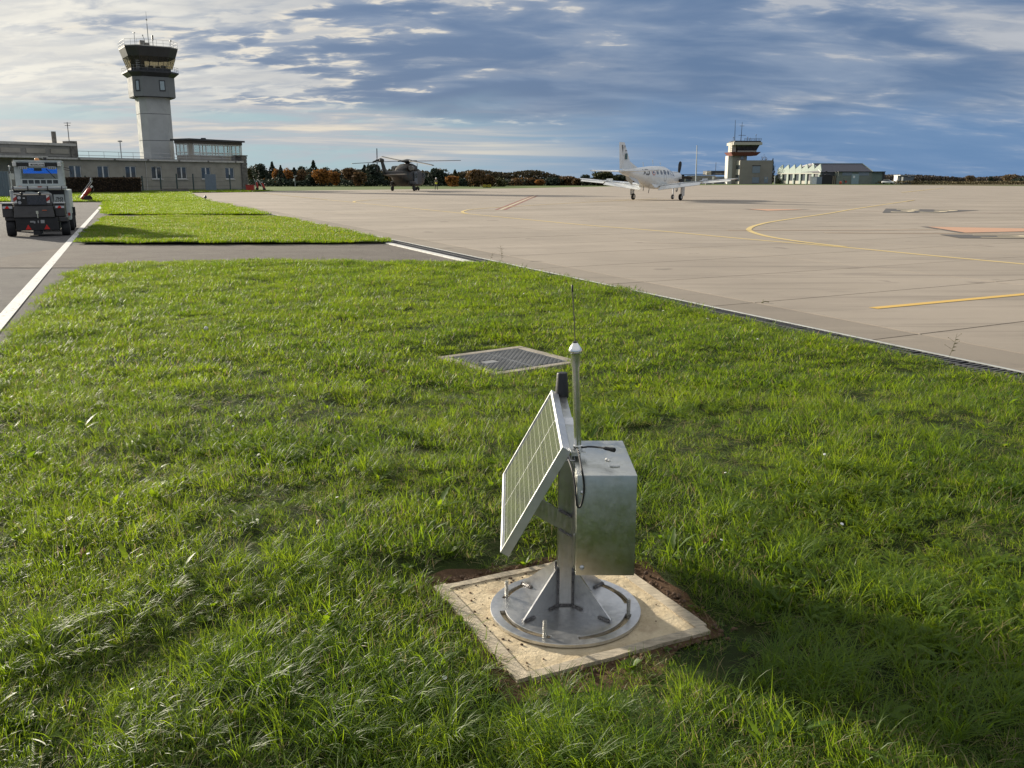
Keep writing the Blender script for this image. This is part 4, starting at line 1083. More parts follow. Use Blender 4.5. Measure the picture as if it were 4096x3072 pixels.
MB().tube([Vector((0, 0, 0)) - wd * 0.12, Vector((0, 0, 2.6)) - wd * 0.12], 0.06, 8).ball(Vector((0, 0, 2.65)) - wd * 0.12, 0.10, 8, 5).obj('end_post', M_frame_w, cw, smooth=True)
p = ground(82, 800); bar_ = thing('barrier_board', 'orange and white barrier board standing between the fence and the tow vehicle', 'barrier', (p.x, p.y, 0))
MB().box(-0.4, 0.4, -0.03, 0.03, 0.0, 0.8).obj('grey_board', M_rail_g, bar_)
MB().box(0.0, 0.25, -0.045, -0.032, 0.55, 1.6).box(-.4, .4, -.02, .02, 0.8, 1.0).obj('orange_strip', mat('orange_board', (0.65, 0.16, 0.04), 0.6), bar_)

# --- fire extinguisher trolleys -------------------------------------------
M_chr = MATS['galvanised_steel']
def trolley(name, label, loc, rz, s, lean, wx=-0.12):
    t = thing(name, label, 'fire extinguisher', loc, rz, 'wheeled fire extinguishers')
    Rm = Matrix.Rotation(lean, 4, 'Y')
    MB().lathe([(0.02, 0.12), (0.10, 0.16), (0.115, 0.2), (0.115, 0.80), (0.08, 0.90), (0.04, 0.95)], (0, 0, 0), Rm @ Vector((0, 0, 1)), 14).obj('red_cylinder', M_red, t, smooth=True)
    fr = MB()
    for sy in (-0.17, 0.17): fr.tube([Rm @ Vector((-0.16, sy, 0.1)), Rm @ Vector((-0.17, sy, 1.25)), Rm @ Vector((-0.30, sy * 0.6, 1.45))], 0.018, 6)
    for z in (0.4, 0.8, 1.3): fr.tube([Rm @ Vector((-0.17, -0.17, z)), Rm @ Vector((-0.17, 0.17, z))], 0.014, 5)
    fr.obj('handle_frame', M_chr, t)
    MB().tube(spline([Rm @ Vector(p) for p in ((0, 0, 1.0), (0.15, 0.05, 1.05), (0.2, 0.1, 0.8), (0.16, 0.12, 0.5))]), 0.018, 6).obj('hose', M_black, t)
    MB().box(-0.05, 0.05, -0.05, 0.05, 0.98, 1.1, Rm).obj('valve', M_frame_w, t)
    for sy in (-0.24, 0.24):
        MB().lathe([(0.03, -0.03), (0.15, -0.028), (0.16, 0), (0.15, 0.028), (0.03, 0.03)], (wx, sy, 0.16), (0, 1, 0), 16).obj('wheel', M_rubber, t)
    t.scale = (s, s, s); return t
p = ground(322, 806); trolley('fire_extinguisher_trolley', 'wheeled red fire extinguisher leaning back on the grass just right of the tow vehicle', (p.x, p.y, 0.02), R(8), 1.28, R(40), 0.42)
p = ground(1033, 762); trolley('fire_extinguisher_trolley', 'upright wheeled red fire extinguisher beyond the stone corner of the office building', (p.x, p.y, 0), R(20), 1.25, R(-8))
p = ground(1062, 762.5); trolley('fire_extinguisher_trolley', 'wheeled red fire extinguisher leaning right, the farther one from the stone corner', (p.x, p.y, 0), R(10), 1.2, R(-22))
p = ground(1002, 765); t = thing('red_sand_box', 'red box on the ground at the stone corner of the office building', 'box', (p.x, p.y, 0))
MB().box(-0.5, 0.5, -0.35, 0.35, 0, 0.75).obj('body', M_red, t, bevel=0.03); MB().box(-0.54, 0.54, -0.38, 0.38, 0.752, 0.85).obj('lid', M_red, t)
p = ground(823, 806); t = thing('edge_marker_light', 'small dark marker light on a short stem where the lawn meets the apron', 'marker light', (p.x, p.y, 0.0))
MB().tube([(0, 0, 0), (0, 0, 0.25)], 0.03, 8).obj('stem', mat('stem_brown', (0.25, 0.14, 0.07), 0.7), t); MB().lathe([(0.09, 0.25), (0.10, 0.33), (0.06, 0.41), (0.01, 0.43)], n=12).obj('lens', mat('blue_lens', (0.02, 0.03, 0.07), 0.2), t)
p = ground(700, 770); t = thing('stone_trough', 'low dark planter at the foot of the office wall', 'planter', (p.x, p.y, 0), R(50))
MB().box(-1.7, 1.7, -.3, .3, 0, 0.42).obj('trough', M_stone, t); MB().box(-1.6, 1.6, -.22, .22, 0.421, 0.45).obj('earth', M_soil, t)
p = ground(1181, 747); t = thing('weather_mast', 'pale pole with a side box and cross arm before the trees', 'mast', (p.x, p.y, 0))
MB().tube([(0, 0, 0), (0, 0, 2.3)], 0.06, 6).obj('pole', M_rail_g, t); MB().box(-0.35, -0.05, -0.15, 0.15, 1.2, 1.75).obj('box', M_frame_w, t); MB().tube([(-0.3, 0, 2.25), (0.5, 0, 2.3)], 0.05, 5).obj('cross_arm', M_frame_w, t)

# ================================================================== TOW TRACTOR AND TRAILER
hdg = R(24.2)
TRL = Vector((-13.35, 25.3, -0.02))
tr = thing('ground_power_trailer', 'dark grey two-wheeled power trailer with red warning triangles hitched behind the white tow tractor', 'trailer', TRL, hdg)
M_char = mat('charcoal_body', (0.045, 0.042, 0.040), 0.5, var=0.15, dirt=((0.09, 0.08, 0.07), 0.4), dscale=3)
M_char2 = mat('dark_chassis', (0.022, 0.021, 0.020), 0.6, var=0.2)
M_screen = mat('screen_slate', (0.050, 0.052, 0.062), 0.25, var=0.1)
M_refl = mat('reflector_red', (0.70, 0.02, 0.01), 0.3, emit=None)
M_grn = mat('pale_panel_white', (0.50, 0.54, 0.52), 0.5, var=0.06, dirt=((0.3, 0.3, 0.27), 0.4))
def X3(x): return (x - 715) * 0.00136
def Z3(y): return max(0.0, (1592 - y) * 0.001525)
def wheel(parent, x, y, r, w, name='wheel'):
    t = MB().lathe([(r * .55, -w / 2), (r * .93, -w / 2), (r, -w / 2 + .03), (r, w / 2 - .03), (r * .93, w / 2), (r * .55, w / 2)], (x, y, r), (1, 0, 0), 26).obj(name, M_rubber, parent, smooth=True)
    MB().lathe([(0.03, -w / 2 + .01), (r * .5, -w / 2 + .02), (r * .56, -w / 2 + .04), (r * .56, w / 2 - .04), (r * .5, w / 2 - .02), (0.03, w / 2 - .01)], (x, y, r), (1, 0, 0), 18).obj('rim', M_darksteel, t, smooth=True)
    return t
wheel(tr, -0.68, 0.45, 0.235, 0.22); wheel(tr, 0.70, 0.45, 0.235, 0.22)
MB().box(-0.53, 0.55, 0.05, 1.35, Z3(1480), Z3(1245)).obj('chassis', M_char2, tr, bevel=0.015)
MB().box(0.552, 0.79, 0.12, 1.3, 0.40, Z3(1245)).box(-0.8, -0.532, 0.25, 1.3, 0.44, 0.60).obj('side_boxes', M_char, tr, bevel=0.02)
MB().hexa([Vector(p) for p in ((-0.56, 0.0, Z3(1245)), (0.47, 0.0, Z3(1245)), (0.47, 1.3, Z3(1245)), (-0.56, 1.3, Z3(1245)))], [Vector(p) for p in ((-0.53, 0.10, Z3(1035)), (0.44, 0.10, Z3(1035)), (0.44, 1.3, Z3(1035)), (-0.53, 1.3, Z3(1035)))]).obj('lower_cowl', M_char, tr, bevel=0.02)
MB().hexa([Vector(p) for p in ((-0.53, 0.11, Z3(1033)), (0.44, 0.11, Z3(1033)), (0.44, 1.3, Z3(1033)), (-0.53, 1.3, Z3(1033)))], [Vector(p) for p in ((-0.49, 0.17, Z3(835)), (0.40, 0.17, Z3(835)), (0.40, 1.3, Z3(835)), (-0.49, 1.3, Z3(835)))]).obj('upper_cowl', M_char, tr, bevel=0.02)
cp = MB().box(X3(392), X3(935), 0.095, 0.14, Z3(1028), Z3(850)).obj('control_panel', M_char2, tr)
MB().box(X3(580), X3(925), 0.080, 0.094, Z3(1012), Z3(855)).obj('display', M_screen, cp)
for y in (890, 975): MB().lathe([(0.044, 0), (0.044, 0.02), (0.036, 0.024)], (X3(440), 0.095, Z3(y)), (0, -1, 0), 16).obj('socket', mat('socket_grey', (0.40, 0.41, 0.42), 0.5), cp)
MB().box(X3(505), X3(545), 0.085, 0.094, Z3(903), Z3(887)).obj('small_label', M_frame_w, cp)
for xa, xb in ((332, 392), (935, 996)):
    w, = (X3(xb) - X3(xa),)
    q = MB().hexa([Vector((X3(xa), 0.088, Z3(985))), Vector((X3(xb), 0.088, Z3(985))), Vector((X3(xb), 0.10, Z3(985))), Vector((X3(xa), 0.10, Z3(985)))], [Vector((X3(xa), 0.10, Z3(845))), Vector((X3(xb), 0.10, Z3(845))), Vector((X3(xb), 0.112, Z3(845))), Vector((X3(xa), 0.112, Z3(845)))]).obj('warning_strip', M_frame_w, tr)
    xl, xr = X3(xa), X3(xb)
    MB().hexa([Vector((xl, 0.083, Z3(960))), Vector((xr, 0.083, Z3(925))), Vector((xr, .087, Z3(925))), Vector((xl, .087, Z3(960)))], [Vector((xl, 0.09, Z3(900))), Vector((xr, 0.09, Z3(860))), Vector((xr, .099, Z3(860))), Vector((xl, .099, Z3(900)))]).obj('red_band', M_red, q)
MB().tube([(-0.52, 0.2, Z3(840)), (-0.50, 0.19, Z3(815)), (-0.46, 0.18, Z3(812)), (0.38, 0.18, Z3(812)), (0.42, 0.19, Z3(820)), (0.43, 0.2, Z3(845))], 0.018, 8).obj('top_rail', M_rail_g, tr, smooth=True)
for x in (490, 820): MB().ball((X3(x), 0.18, Z3(812)), 0.042, 10, 6).obj('rail_clamp', M_black, tr, smooth=True)
for xa, xb, s in ((78, 305, -1), (1045, 1262, 1)):
    MB().box(X3(xa), X3(xb), 0.15, 0.8, Z3(1000), Z3(978)).obj('mudguard', M_rail_g, tr, bevel=0.012)
    MB().box(X3(xa) + .03, X3(xb) - .01, 0.19, 0.75, Z3(1240), Z3(1002)).obj('side_bin', M_char, tr, bevel=0.02)
    lb = MB().box(X3(xa) + .05, X3(xb) - .02, 0.165, 0.188, Z3(1082), Z3(1040)).obj('light_bar', mat('lamp_white', (0.55, 0.55, 0.56), 0.3), tr)
    xm = (X3(xa) + X3(xb)) / 2
    MB().prism([(xm - 0.055, 0), (xm + 0.06, 0), (xm + 0.03, 0.062), (xm - 0.01, 0.062)], 0, 0.006, Matrix.Translation((0, 0.164, Z3(1082))) @ Matrix.Rotation(R(90), 4, 'X')).obj('red_lens', M_refl, lb)
for x in (548, 890):
    MB().prism([(-0.073, 0), (0.073, 0), (0, 0.132)], 0, 0.012, Matrix.Translation((X3(x), 0.05, Z3(1460))) @ Matrix.Rotation(R(90), 4, 'X')).obj('warning_triangle', M_refl, tr)
MB().box(X3(745) - .011, X3(745) + .011, -0.02, -0.006, Z3(1250), Z3(1150)).box(X3(742) - .03, X3(742) + .03, -0.025, -0.006, Z3(1180), Z3(1125)).obj('lever', mat('lever_cream', (0.55, 0.55, 0.45), 0.5), tr)
MB().box(X3(835), X3(920), 0.045, 0.06, Z3(1125), Z3(1110)).obj('orange_label', mat('orange_label', (0.5, 0.12, 0.05), 0.5), tr)
MB().box(X3(590), X3(655), 0.04, 0.05, Z3(1335), Z3(1305)).box(X3(785), X3(855), 0.04, 0.05, Z3(1350), Z3(1290)).box(X3(655), X3(685), 0.04, .05, Z3(1350), Z3(1310)).box(X3(730), X3(750), 0.04, .05, Z3(1345), Z3(1300)).obj('stencil_marks', mat('stencil_grey', (0.35, 0.35, 0.34), 0.6), tr)
MB().box(-0.12, 0.06, 0.06, 1.2, 0.04, Z3(1482)).obj('jockey_block', M_char2, tr)
MB().tube([(0, 1.35, 0.35), (0.05, 2.2, 0.35)], 0.03, 8).obj('drawbar', M_char2, tr)

# tractor
TRC = TRL + Vector((-math.sin(hdg), math.cos(hdg), 0)) * 2.35 + Vector((0, 0, 0))
tc = thing('tow_tractor', 'white airport tow tractor with orange beacon and boxy cab on the service road', 'tractor', TRC, hdg)
def X4(x): return (x - 775) * 0.001475
def Z4(y): return 1.55 - (y - 543.7) * 0.001665
mb = MB()
mb.box(X4(240), X4(1325), 0.15, 3.0, 0.35, Z4(720)).obj('body', M_grn, tc, bevel=0.03)
MB().box(X4(315), X4(1240), 0.10, 0.148, 0.55, Z4(715)).obj('rear_recess', M_char2, tc)
MB().box(X4(280), X4(1290), -0.02, 0.6, Z4(712), Z4(655)).obj('rear_deck', M_grn, tc, bevel=0.02)
MB().tube([(X4(300), -0.06, Z4(688)), (X4(1265), -0.06, Z4(688))], 0.028, 8).obj('bumper_rail', M_rail_g, tc, smooth=True)
for x in (322, 585, 945, 1205): MB().box(X4(x) - .012, X4(x) + .012, -0.10, 0.0, Z4(715), Z4(650)).obj('rail_bracket', M_char2, tc)
MB().box(X4(765), X4(838), -0.035, -0.022, Z4(672), Z4(655)).obj('brake_lamp', M_red, tc)
for xa, xb in ((1035, 1228),):
    pl = MB().box(X4(xa), X4(xb), 0.06, 0.075, Z4(975), Z4(800)).obj('number_board', mat('board_pale', (0.46, 0.49, 0.47), 0.5), tc)
    for s_, y in (('7H3', 875), ('0173', 935)):
        me = text_mesh('number', s_, 0.115, M_black, 0.004, 0.003)
        o = put('number', me, pl, (X4(1140 if s_ == '7H3' else 1130), 0.055, Z4(y))); o.rotation_euler = (R(90), 0, 0)
MB().tube(spline([(X4(530), 0.05, Z4(755)), (X4(650), 0.03, Z4(760)), (X4(740), 0.03, Z4(778)), (X4(820), 0.03, Z4(740)), (X4(960), 0.05, Z4(765))]), 0.03, 7).obj('coiled_hose', mat('hose_grey', (0.30, 0.34, 0.33), 0.4), tc, smooth=True)
# cab frame
x0, x1, zt_, zb_ = X4(365), X4(1250), Z4(225), Z4(645)
wx0, wx1, wz0, wz1 = X4(462), X4(1148), Z4(522), Z4(330)
sx0, sx1, sz0, sz1 = X4(480), X4(1152), Z4(606), Z4(540)
cb = MB().box(x0, wx0, 0.2, 0.26, zb_, zt_).box(wx1, x1, 0.2, 0.26, zb_, zt_).box(wx0, wx1, 0.2, 0.26, wz1, zt_).box(wx0, wx1, 0.2, 0.26, sz1, wz0).box(wx0, wx1, 0.2, 0.26, zb_, sz0)
n_ = 6; gw = (sx1 - sx0) / n_
for k in range(n_ + 1): cb.box(max(wx0, sx0 + k * gw - 0.013), min(wx1, sx0 + k * gw + 0.013), 0.2, 0.26, sz0, sz1)
cab_ = cb.obj('cab_rear_frame', M_grn, tc)
MB().box(x0, x1, 1.55, 1.60, zb_, Z4(560)).box(x0, x0 + .08, 1.55, 1.60, Z4(560), zt_).box(x1 - .08, x1, 1.55, 1.6, Z4(560), zt_).box(x0, x0 + 0.05, 0.262, 1.548, zb_, Z4(590)).box(x1 - 0.05, x1, 0.262, 1.548, zb_, Z4(590)).obj('cab_front_frame', M_grn, tc)
MB().box(x0, x1, 0.18, 1.62, zt_ + 0.002, zt_ + 0.05).obj('cab_roof', M_grn, tc, bevel=0.015)
MB().box(wx0, wx1, 0.225, 0.235, wz0, wz1).obj('rear_window', glass('cab_glass', (0.88, 0.94, 0.96), 0.14), tc)
mbl = bpy.data.materials.new('blue_film'); mbl.use_nodes = True
T = NT(mbl.node_tree); tl_ = T.node('ShaderNodeBsdfTranslucent'); tl_.inputs[0].default_value = (0.08, 0.30, 0.72, 1); T.n['Principled BSDF'].inputs['Base Color'].default_value = (0.02, 0.16, 0.62, 1); T.n['Principled BSDF'].inputs['Roughness'].default_value = 0.2
mx = T.node('ShaderNodeMixShader'); mx.inputs[0].default_value = 0.6; T.l.new(T.n['Principled BSDF'].outputs[0], mx.inputs[1]); T.l.new(tl_.outputs[0], mx.inputs[2]); T.l.new(mx.outputs[0], T.n['Material Output'].inputs[0])
MB().box(wx0, wx1, 1.50, 1.505, Z4(420), wz1 + .05).obj('blue_sun_strip', mbl, tc)
MB().box(X4(720), X4(860), 0.30, 0.40, Z4(380), Z4(318)).obj('headrest', M_char2, tc)
MB().box(X4(700), X4(880), 0.5, 0.62, Z4(640), Z4(500)).obj('seat_back', M_char, tc)
for k in range(n_): MB().box(sx0 + k * gw + 0.014, sx0 + (k + 1) * gw - 0.014, 0.24, 0.25, sz0, sz1).obj('lower_pane', mat('slot_dark', (0.06, 0.065, 0.065), 0.2), tc)
MB().tube([(X4(945), 0.19, Z4(340)), (X4(1105), 0.19, Z4(515))], 0.012, 6).obj('wiper', M_black, tc)
for xa, xb in ((412, 648), (932, 1160)): MB().box(X4(xa), X4(xb), 0.13, 0.198, Z4(300), Z4(235)).obj('roof_box', M_char2, tc)
sg = MB().box(X4(645), X4(930), 0.10, 0.16, Z4(300), Z4(236)).obj('name_board', M_frame_w, tc, bevel=0.006)
me = text_mesh('lettering', 'CHARLATTE', 0.062, M_char2, 0.003, 0.0012); o = put('lettering', me, sg, (X4(805), 0.096, Z4(272))); o.rotation_euler = (R(90), 0, 0)
MB().lathe([(0.022, 0), (0.022, 0.004), (0.015, 0.004), (0.015, 0.001)], (X4(690), 0.099, Z4(272)), (0, -1, 0), 14).obj('emblem', M_char2, sg)
for xa, xb in ((455, 605), (980, 1132)):
    lc = MB().box(X4(xa), X4(xb), 0.12, 0.2, Z4(350), Z4(300)).obj('lamp_cluster', mat('lamp_case', (0.48, 0.49, 0.48), 0.4), tc)
    for k in range(4):
        for r_ in range(2): MB().lathe([(0.012, 0), (0.012, 0.012)], (X4(xa) + 0.03 + k * 0.052, 0.119, Z4(314 + r_ * 24)), (0, -1, 0), 8).obj('lamp', M_black, lc)
for x in (385, 1200): MB().box(X4(x) - .05, X4(x) + .05, 0.08, 0.19, Z4(300), Z4(222)).obj('corner_lamp', mat('lamp_cream', (0.70, 0.69, 0.64), 0.4), tc, bevel=0.02)
MB().lathe([(0.05, -0.03), (0.068, -0.02), (0.068, 0.0)], (X4(795), 0.3, Z4(197)), n=16).obj('beacon_base', M_black, tc)
MB().lathe([(0.066, 0.0), (0.068, 0.03), (0.050, 0.068), (0.02, 0.082)], (X4(795), 0.3, Z4(197)), n=16).obj('orange_beacon', mat('amber_lens', (0.80, 0.30, 0.05), 0.15, coat=1.0), tc, smooth=True)
MB().box(X4(905), X4(965), 0.6, 0.66, Z4(210), Z4(133)).obj('work_lamp', M_black, tc)
MB().tube([(X4(330), .7, Z4(175)), (X4(1215), .7, Z4(185))], 0.01, 5).tube([(X4(330), .7, Z4(175)), (X4(330), .7, Z4(225))], 0.01, 5).tube([(X4(1215), .7, Z4(185)), (X4(1215), .7, Z4(225))], 0.01, 5).obj('roof_rail', M_char2, tc)
for s, a in ((-1, 0), (1, 1)):
    xe = x0 if s < 0 else x1
    MB().tube([(xe, 1.2, Z4(305)), (xe + s * 0.17, 1.2, Z4(330)), (xe + s * 0.22, 1.2, Z4(430))], 0.012, 6).tube([(xe, 1.2, Z4(345)), (xe + s * 0.2, 1.2, Z4(375))], 0.01, 5).obj('mirror_arm', M_black, tc)
    if s < 0: MB().box(X4(215), X4(305), 1.15, 1.2, Z4(530), Z4(425)).obj('wing_mirror', mat('mirror_back', (0.40, 0.42, 0.40), 0.3), tc, bevel=0.01)
for sx_ in (-0.74, 0.75):
    wheel(tc, sx_, 0.9, 0.27, 0.2); wheel(tc, sx_, 2.5, 0.27, 0.2)
MB().box(X4(1340), X4(1395), 0.9, 1.0, Z4(1200), Z4(1040)).obj('side_lamp', M_black, tc); MB().box(X4(1265), X4(1310), 0.12, 0.14, Z4(1185), Z4(1130)).obj('tail_lamp', M_red, tc)

# ================================================================== AEROPLANE
def loft(stations, n=20, flat=None):
    """stations: (x, z centre, half width, half height, squareness)"""
    vs = []; fs = []
    for st_ in stations:
        x, zc, ry, rz = st_[:4]; sq = st_[4] if len(st_) > 4 else 2.0
        for j in range(n):
            a = 2 * PI * j / n; c_, s_ = math.cos(a), math.sin(a)
            vs.append(Vector((x, ry * math.copysign(abs(c_) ** (2 / sq), c_), zc + rz * math.copysign(abs(s_) ** (2 / sq), s_))))
    k = len(stations)
    fs = [(i * n + j, i * n + (j + 1) % n, (i + 1) * n + (j + 1) % n, (i + 1) * n + j) for i in range(k - 1) for j in range(n)]
    fs += [tuple(range(n - 1, -1, -1)), tuple(range((k - 1) * n, k * n))]
    return MB().add(vs, fs)
def airfoil_panel(p0, c0, p1, c1, th0, th1, vertical=False, n=8):
    """wing panel between leading-edge points p0,p1; chord runs to -x"""
    prof = [(0, 0), (0.02, .35), (0.1, .8), (0.3, 1.0), (0.6, .75), (0.85, .32), (1, 0.04), (1, -0.04), (0.85, -.2), (0.6, -.45), (0.3, -.6), (0.1, -.5), (0.02, -.25)]
    vs = []
    for p, c, t in ((Vector(p0), c0, th0), (Vector(p1), c1, th1)):
        for a, h_ in prof:
            vs.append(p + (Vector((-a * c, h_ * t / 2, 0)) if vertical else Vector((-a * c, 0, h_ * t / 2))))
    m_ = len(prof)
    return vs, [tuple(range(m_ - 1, -1, -1)), tuple(range(m_, 2 * m_))] + [(i, (i + 1) % m_, m_ + (i + 1) % m_, m_ + i) for i in range(m_)]
M_air = mat('aircraft_white', (0.72, 0.73, 0.71), 0.32, var=0.04, vscale=2, coat=0.5, dirt=((0.50, 0.46, 0.38), 0.45), dscale=0.9)
M_air2 = mat('aircraft_grey_white', (0.55, 0.58, 0.60), 0.4, var=0.05)
M_airline = mat('panel_gap_grey', (0.14, 0.14, 0.145), 0.6)
M_plexi = mat('dark_plexiglass', (0.03, 0.035, 0.045), 0.05, spec=1.0, coat=1.0)
PLO = Vector((11.35, 70.6, 0.0)); HD = R(34)
# local +x is the nose; world heading is HD clockwise from +Y
ac = thing('aeroplane', 'white low-wing single-propeller aeroplane with upright tail fin parked on the apron', 'aeroplane', PLO, PI / 2 - HD)
ac.scale = (1.04, 1.04, 1.04)
FS = [(3.52, 1.70, .34, .38), (3.35, 1.68, .42, .47), (2.8, 1.62, .49, .57), (2.0, 1.56, .57, .64), (1.55, 1.56, .61, .70), (1.1, 1.62, .64, .80), (0.5, 1.68, .66, .88), (-.6, 1.68, .67, .89), (-1.6, 1.70, .64, .84), (-2.4, 1.76, .55, .72), (-3.4, 1.86, .40, .54), (-4.6, 1.97, .25, .35), (-5.7, 2.05, .13, .20), (-6.35, 2.09, .05, .09)]
FS = [(x, z - 0.05, a, b_ * .94, 2.25 if -3 < x < 3 else 2.05) for x, z, a, b_ in FS]
fus = loft(FS, 24).obj('fuselage', M_air, ac, smooth=True)
def fsurf(x, ang, k=1.006):
    for a, b_ in zip(FS[:-1], FS[1:]):
        if a[0] >= x >= b_[0]:
            t = (a[0] - x) / (a[0] - b_[0]); zc, ry, rz, sq = [a[i] + (b_[i] - a[i]) * t for i in (1, 2, 3, 4)]
            c_, s_ = math.cos(ang), math.sin(ang)
            return Vector((x, k * ry * math.copysign(abs(c_) ** (2 / sq), c_), zc + k * rz * math.copysign(abs(s_) ** (2 / sq), s_)))
def patch(cx_, ang, hw, ha, shape='oval', k=1.01, n=14, inner=0.0):
    pts = []
    for j in range(n):
        a = 2 * PI * j / n; e = 2.8 if shape == 'oval' else 2.0
        c_, s_ = math.cos(a), math.sin(a)
        pts.append((cx_ + hw * math.copysign(abs(c_) ** (2 / e), c_), ang + ha * math.copysign(abs(s_) ** (2 / e), s_)))
    vs = [fsurf(x, a, k) for x, a in pts]
    if inner:
        vs += [fsurf(cx_ + (x - cx_) * inner, ang + (a - ang) * inner, k) for x, a in pts]
        return vs, [(j, (j + 1) % n, n + (j + 1) % n, n + j) for j in range(n)]
    return vs + [fsurf(cx_, ang, k)], [(j, (j + 1) % n, n) for j in range(n)]
for sgn in (1, -1):          # left side is +y
    for x in (-1.45, -0.82, -0.22, 0.38):
        a = 0.42 if sgn > 0 else PI - 0.42
        MB().add(*patch(x, a, 0.155, 0.215)).obj('cabin_window', M_plexi, ac)
    a = 0.40 if sgn > 0 else PI - 0.40
    pts = [(0.75, a + .22), (1.35, a + .20), (1.62, a - .12), (0.82, a - .16)] if sgn > 0 else [(0.75, a - .22), (1.35, a - .20), (1.62, a + .12), (0.82, a + .16)]
    MB().add([fsurf(x, q, 1.012) for x, q in pts], [(0, 1, 2, 3)]).obj('side_windshield', M_plexi, ac)
MB().add([fsurf(x, q, 1.012) for x, q in ((0.95, 0.75), (1.5, 0.72), (1.5, PI - .72), (0.95, PI - .75))], [(0, 1, 2, 3)]).obj('windshield', M_plexi, ac)
o_ = MB(); o_.add(*patch(-0.22, PI - 0.20, 0.25, 0.48, k=1.008, inner=0.93)); o_.obj('door_outline', M_airline, ac)
# roundel and letters on the left side
MB().add(*patch(-2.02, PI - 0.40, 0.22, 0.30, 'c', 1.009, 18)).obj('roundel_ring', mat('roundel_red', (0.45, 0.06, 0.03), 0.5), ac)
MB().add(*patch(-2.02, PI - 0.40, 0.165, 0.225, 'c', 1.014, 18)).obj('roundel_white', M_air, ac)
MB().add(*patch(-2.02, PI - 0.40, 0.085, 0.115, 'c', 1.019, 18)).obj('roundel_dot', mat('roundel_blue', (0.02, 0.04, 0.15), 0.5), ac)
me = text_mesh('letters', 'XD', 0.66, M_airline, 0.004, 0.02, 0.85)
for v in me.vertices:
    x = -2.95 + v.co.x; zt_ = v.co.y
    p = fsurf(max(-5, x), PI - 0.40 - zt_ / 0.62, 1.02); v.co = p + Vector((0, -0.006 if v.co.z > 0 else 0, 0))
put('letters', me, ac)
# wings
for s in (1, -1):
    root, mid, tip = (0.55, 0.45 * s, 1.02), (0.40, 2.5 * s, 1.22), (0.02, 6.1 * s, 1.52)
    v1, f1 = airfoil_panel(root, 1.75, mid, 1.50, .26, .20); v2, f2 = airfoil_panel(mid, 1.50, tip, 0.98, .20, .11)
    if s < 0: f1 = [f[::-1] for f in f1]; f2 = [f[::-1] for f in f2]
    wg = MB().add(v1, f1).add(v2, f2).obj('wing', M_air, ac, smooth=True)
    fl = MB().hexa([Vector((-1.05, .75 * s, 1.06)), Vector((-1.0, 3.85 * s, 1.33)), Vector((-1.42, 3.85 * s, 1.10)), Vector((-1.62, .75 * s, .72))], [Vector((-1.0, .75 * s, 1.13)), Vector((-.95, 3.85 * s, 1.39)), Vector((-1.44, 3.85 * s, 1.13)), Vector((-1.64, .75 * s, .75))]).obj('flap', M_air, wg)
    MB().hexa([Vector((-.93, 3.95 * s, 1.33)), Vector((-.93, 6.0 * s, 1.47)), Vector((-1.12, 6.0 * s, 1.36)), Vector((-1.28, 3.95 * s, 1.20))], [Vector((-.90, 3.95 * s, 1.40)), Vector((-.90, 6.0 * s, 1.52)), Vector((-1.13, 6.0 * s, 1.38)), Vector((-1.29, 3.95 * s, 1.22))]).obj('aileron', M_air, wg)
    MB().bar((-1.10, 0.9 * s, 1.075), (-1.02, 3.9 * s, 1.375), 0.03, 0.03).obj('flap_gap', M_airline, wg)
    MB().bar((-.95, 3.95 * s, 1.43), (-.80, 5.7 * s, 1.58), 0.02, 0.03).obj('aileron_gap', M_airline, wg)
    for y in (2.2, 3.9): MB().tube([(-0.5, y * s, 1.08 + .09 * y), (-1.1, y * s, .99 + .1 * y), (-1.5, y * s, 1.02 + .1 * y)], [0.03, 0.07, 0.02], 8).obj('flap_fairing', M_air2, wg, smooth=True)
    MB().box(-0.95, 0.05, 3.85 * s - .012, 3.85 * s + .012, 1.44, 1.56).obj('wing_fence', M_air2, wg)
    v, f = airfoil_panel(tip, 0.98, (-0.35, 6.3 * s, 1.57), 0.45, .11, .05); MB().add(v, f if s > 0 else [q[::-1] for q in f]).obj('wing_tip', M_air2, wg, smooth=True)
    v, f = airfoil_panel((-4.85, 0.05 * s, 2.04), 1.25, (-5.25, 2.42 * s, 2.10), 0.72, .15, .10)
    tp = MB().add(v, f if s > 0 else [q[::-1] for q in f]).obj('tailplane', M_air, ac, smooth=True)
    MB().bar((-5.68, 0.25 * s, 2.07), (-5.75, 2.3 * s, 2.11), 0.02, 0.04).obj('elevator_gap', M_airline, tp)
    MB().tube([(-5.15, 2.42 * s, 2.10), (-5.4, 2.5 * s, 2.105), (-6.0, 2.45 * s, 2.10)], [0.02, 0.07, 0.03], 6).obj('horn_tip', M_air2, tp, smooth=True)
v, f = airfoil_panel((-4.35, 0, 2.2), 1.95, (-5.66, 0, 3.98), 0.78, .16, .08, True)
fin = MB().add(v, [q[::-1] for q in f]).obj('tail_fin', M_air, ac, smooth=True)
v, f = airfoil_panel((-3.1, 0, 2.18), 2.0, (-4.75, 0, 2.72), 0.7, .08, .08, True); MB().add(v, [q[::-1] for q in f]).obj('dorsal_fillet', M_air, fin, smooth=True)
MB().bar((-5.50, 0, 2.25), (-6.02, 0, 3.80), 0.05, 0.20).obj('rudder_gap', M_airline, fin)
MB().box(-5.62, -5.34, -0.095, -0.082, 2.85, 3.25).obj('fin_crest', mat('crest_teal', (0.05, 0.12, 0.13), 0.5), fin)
MB().box(-5.62, -5.42, -0.09, -0.08, 3.40, 3.46).obj('fin_badge', M_airline, fin)
me = text_mesh('fin_number', '77', 0.26, M_airline, 0.004, 0.004, 0.8)
for v_ in me.vertices: v_.co = Vector((-5.72 + v_.co.x, -0.075 - v_.co.z, 3.66 + v_.co.y))
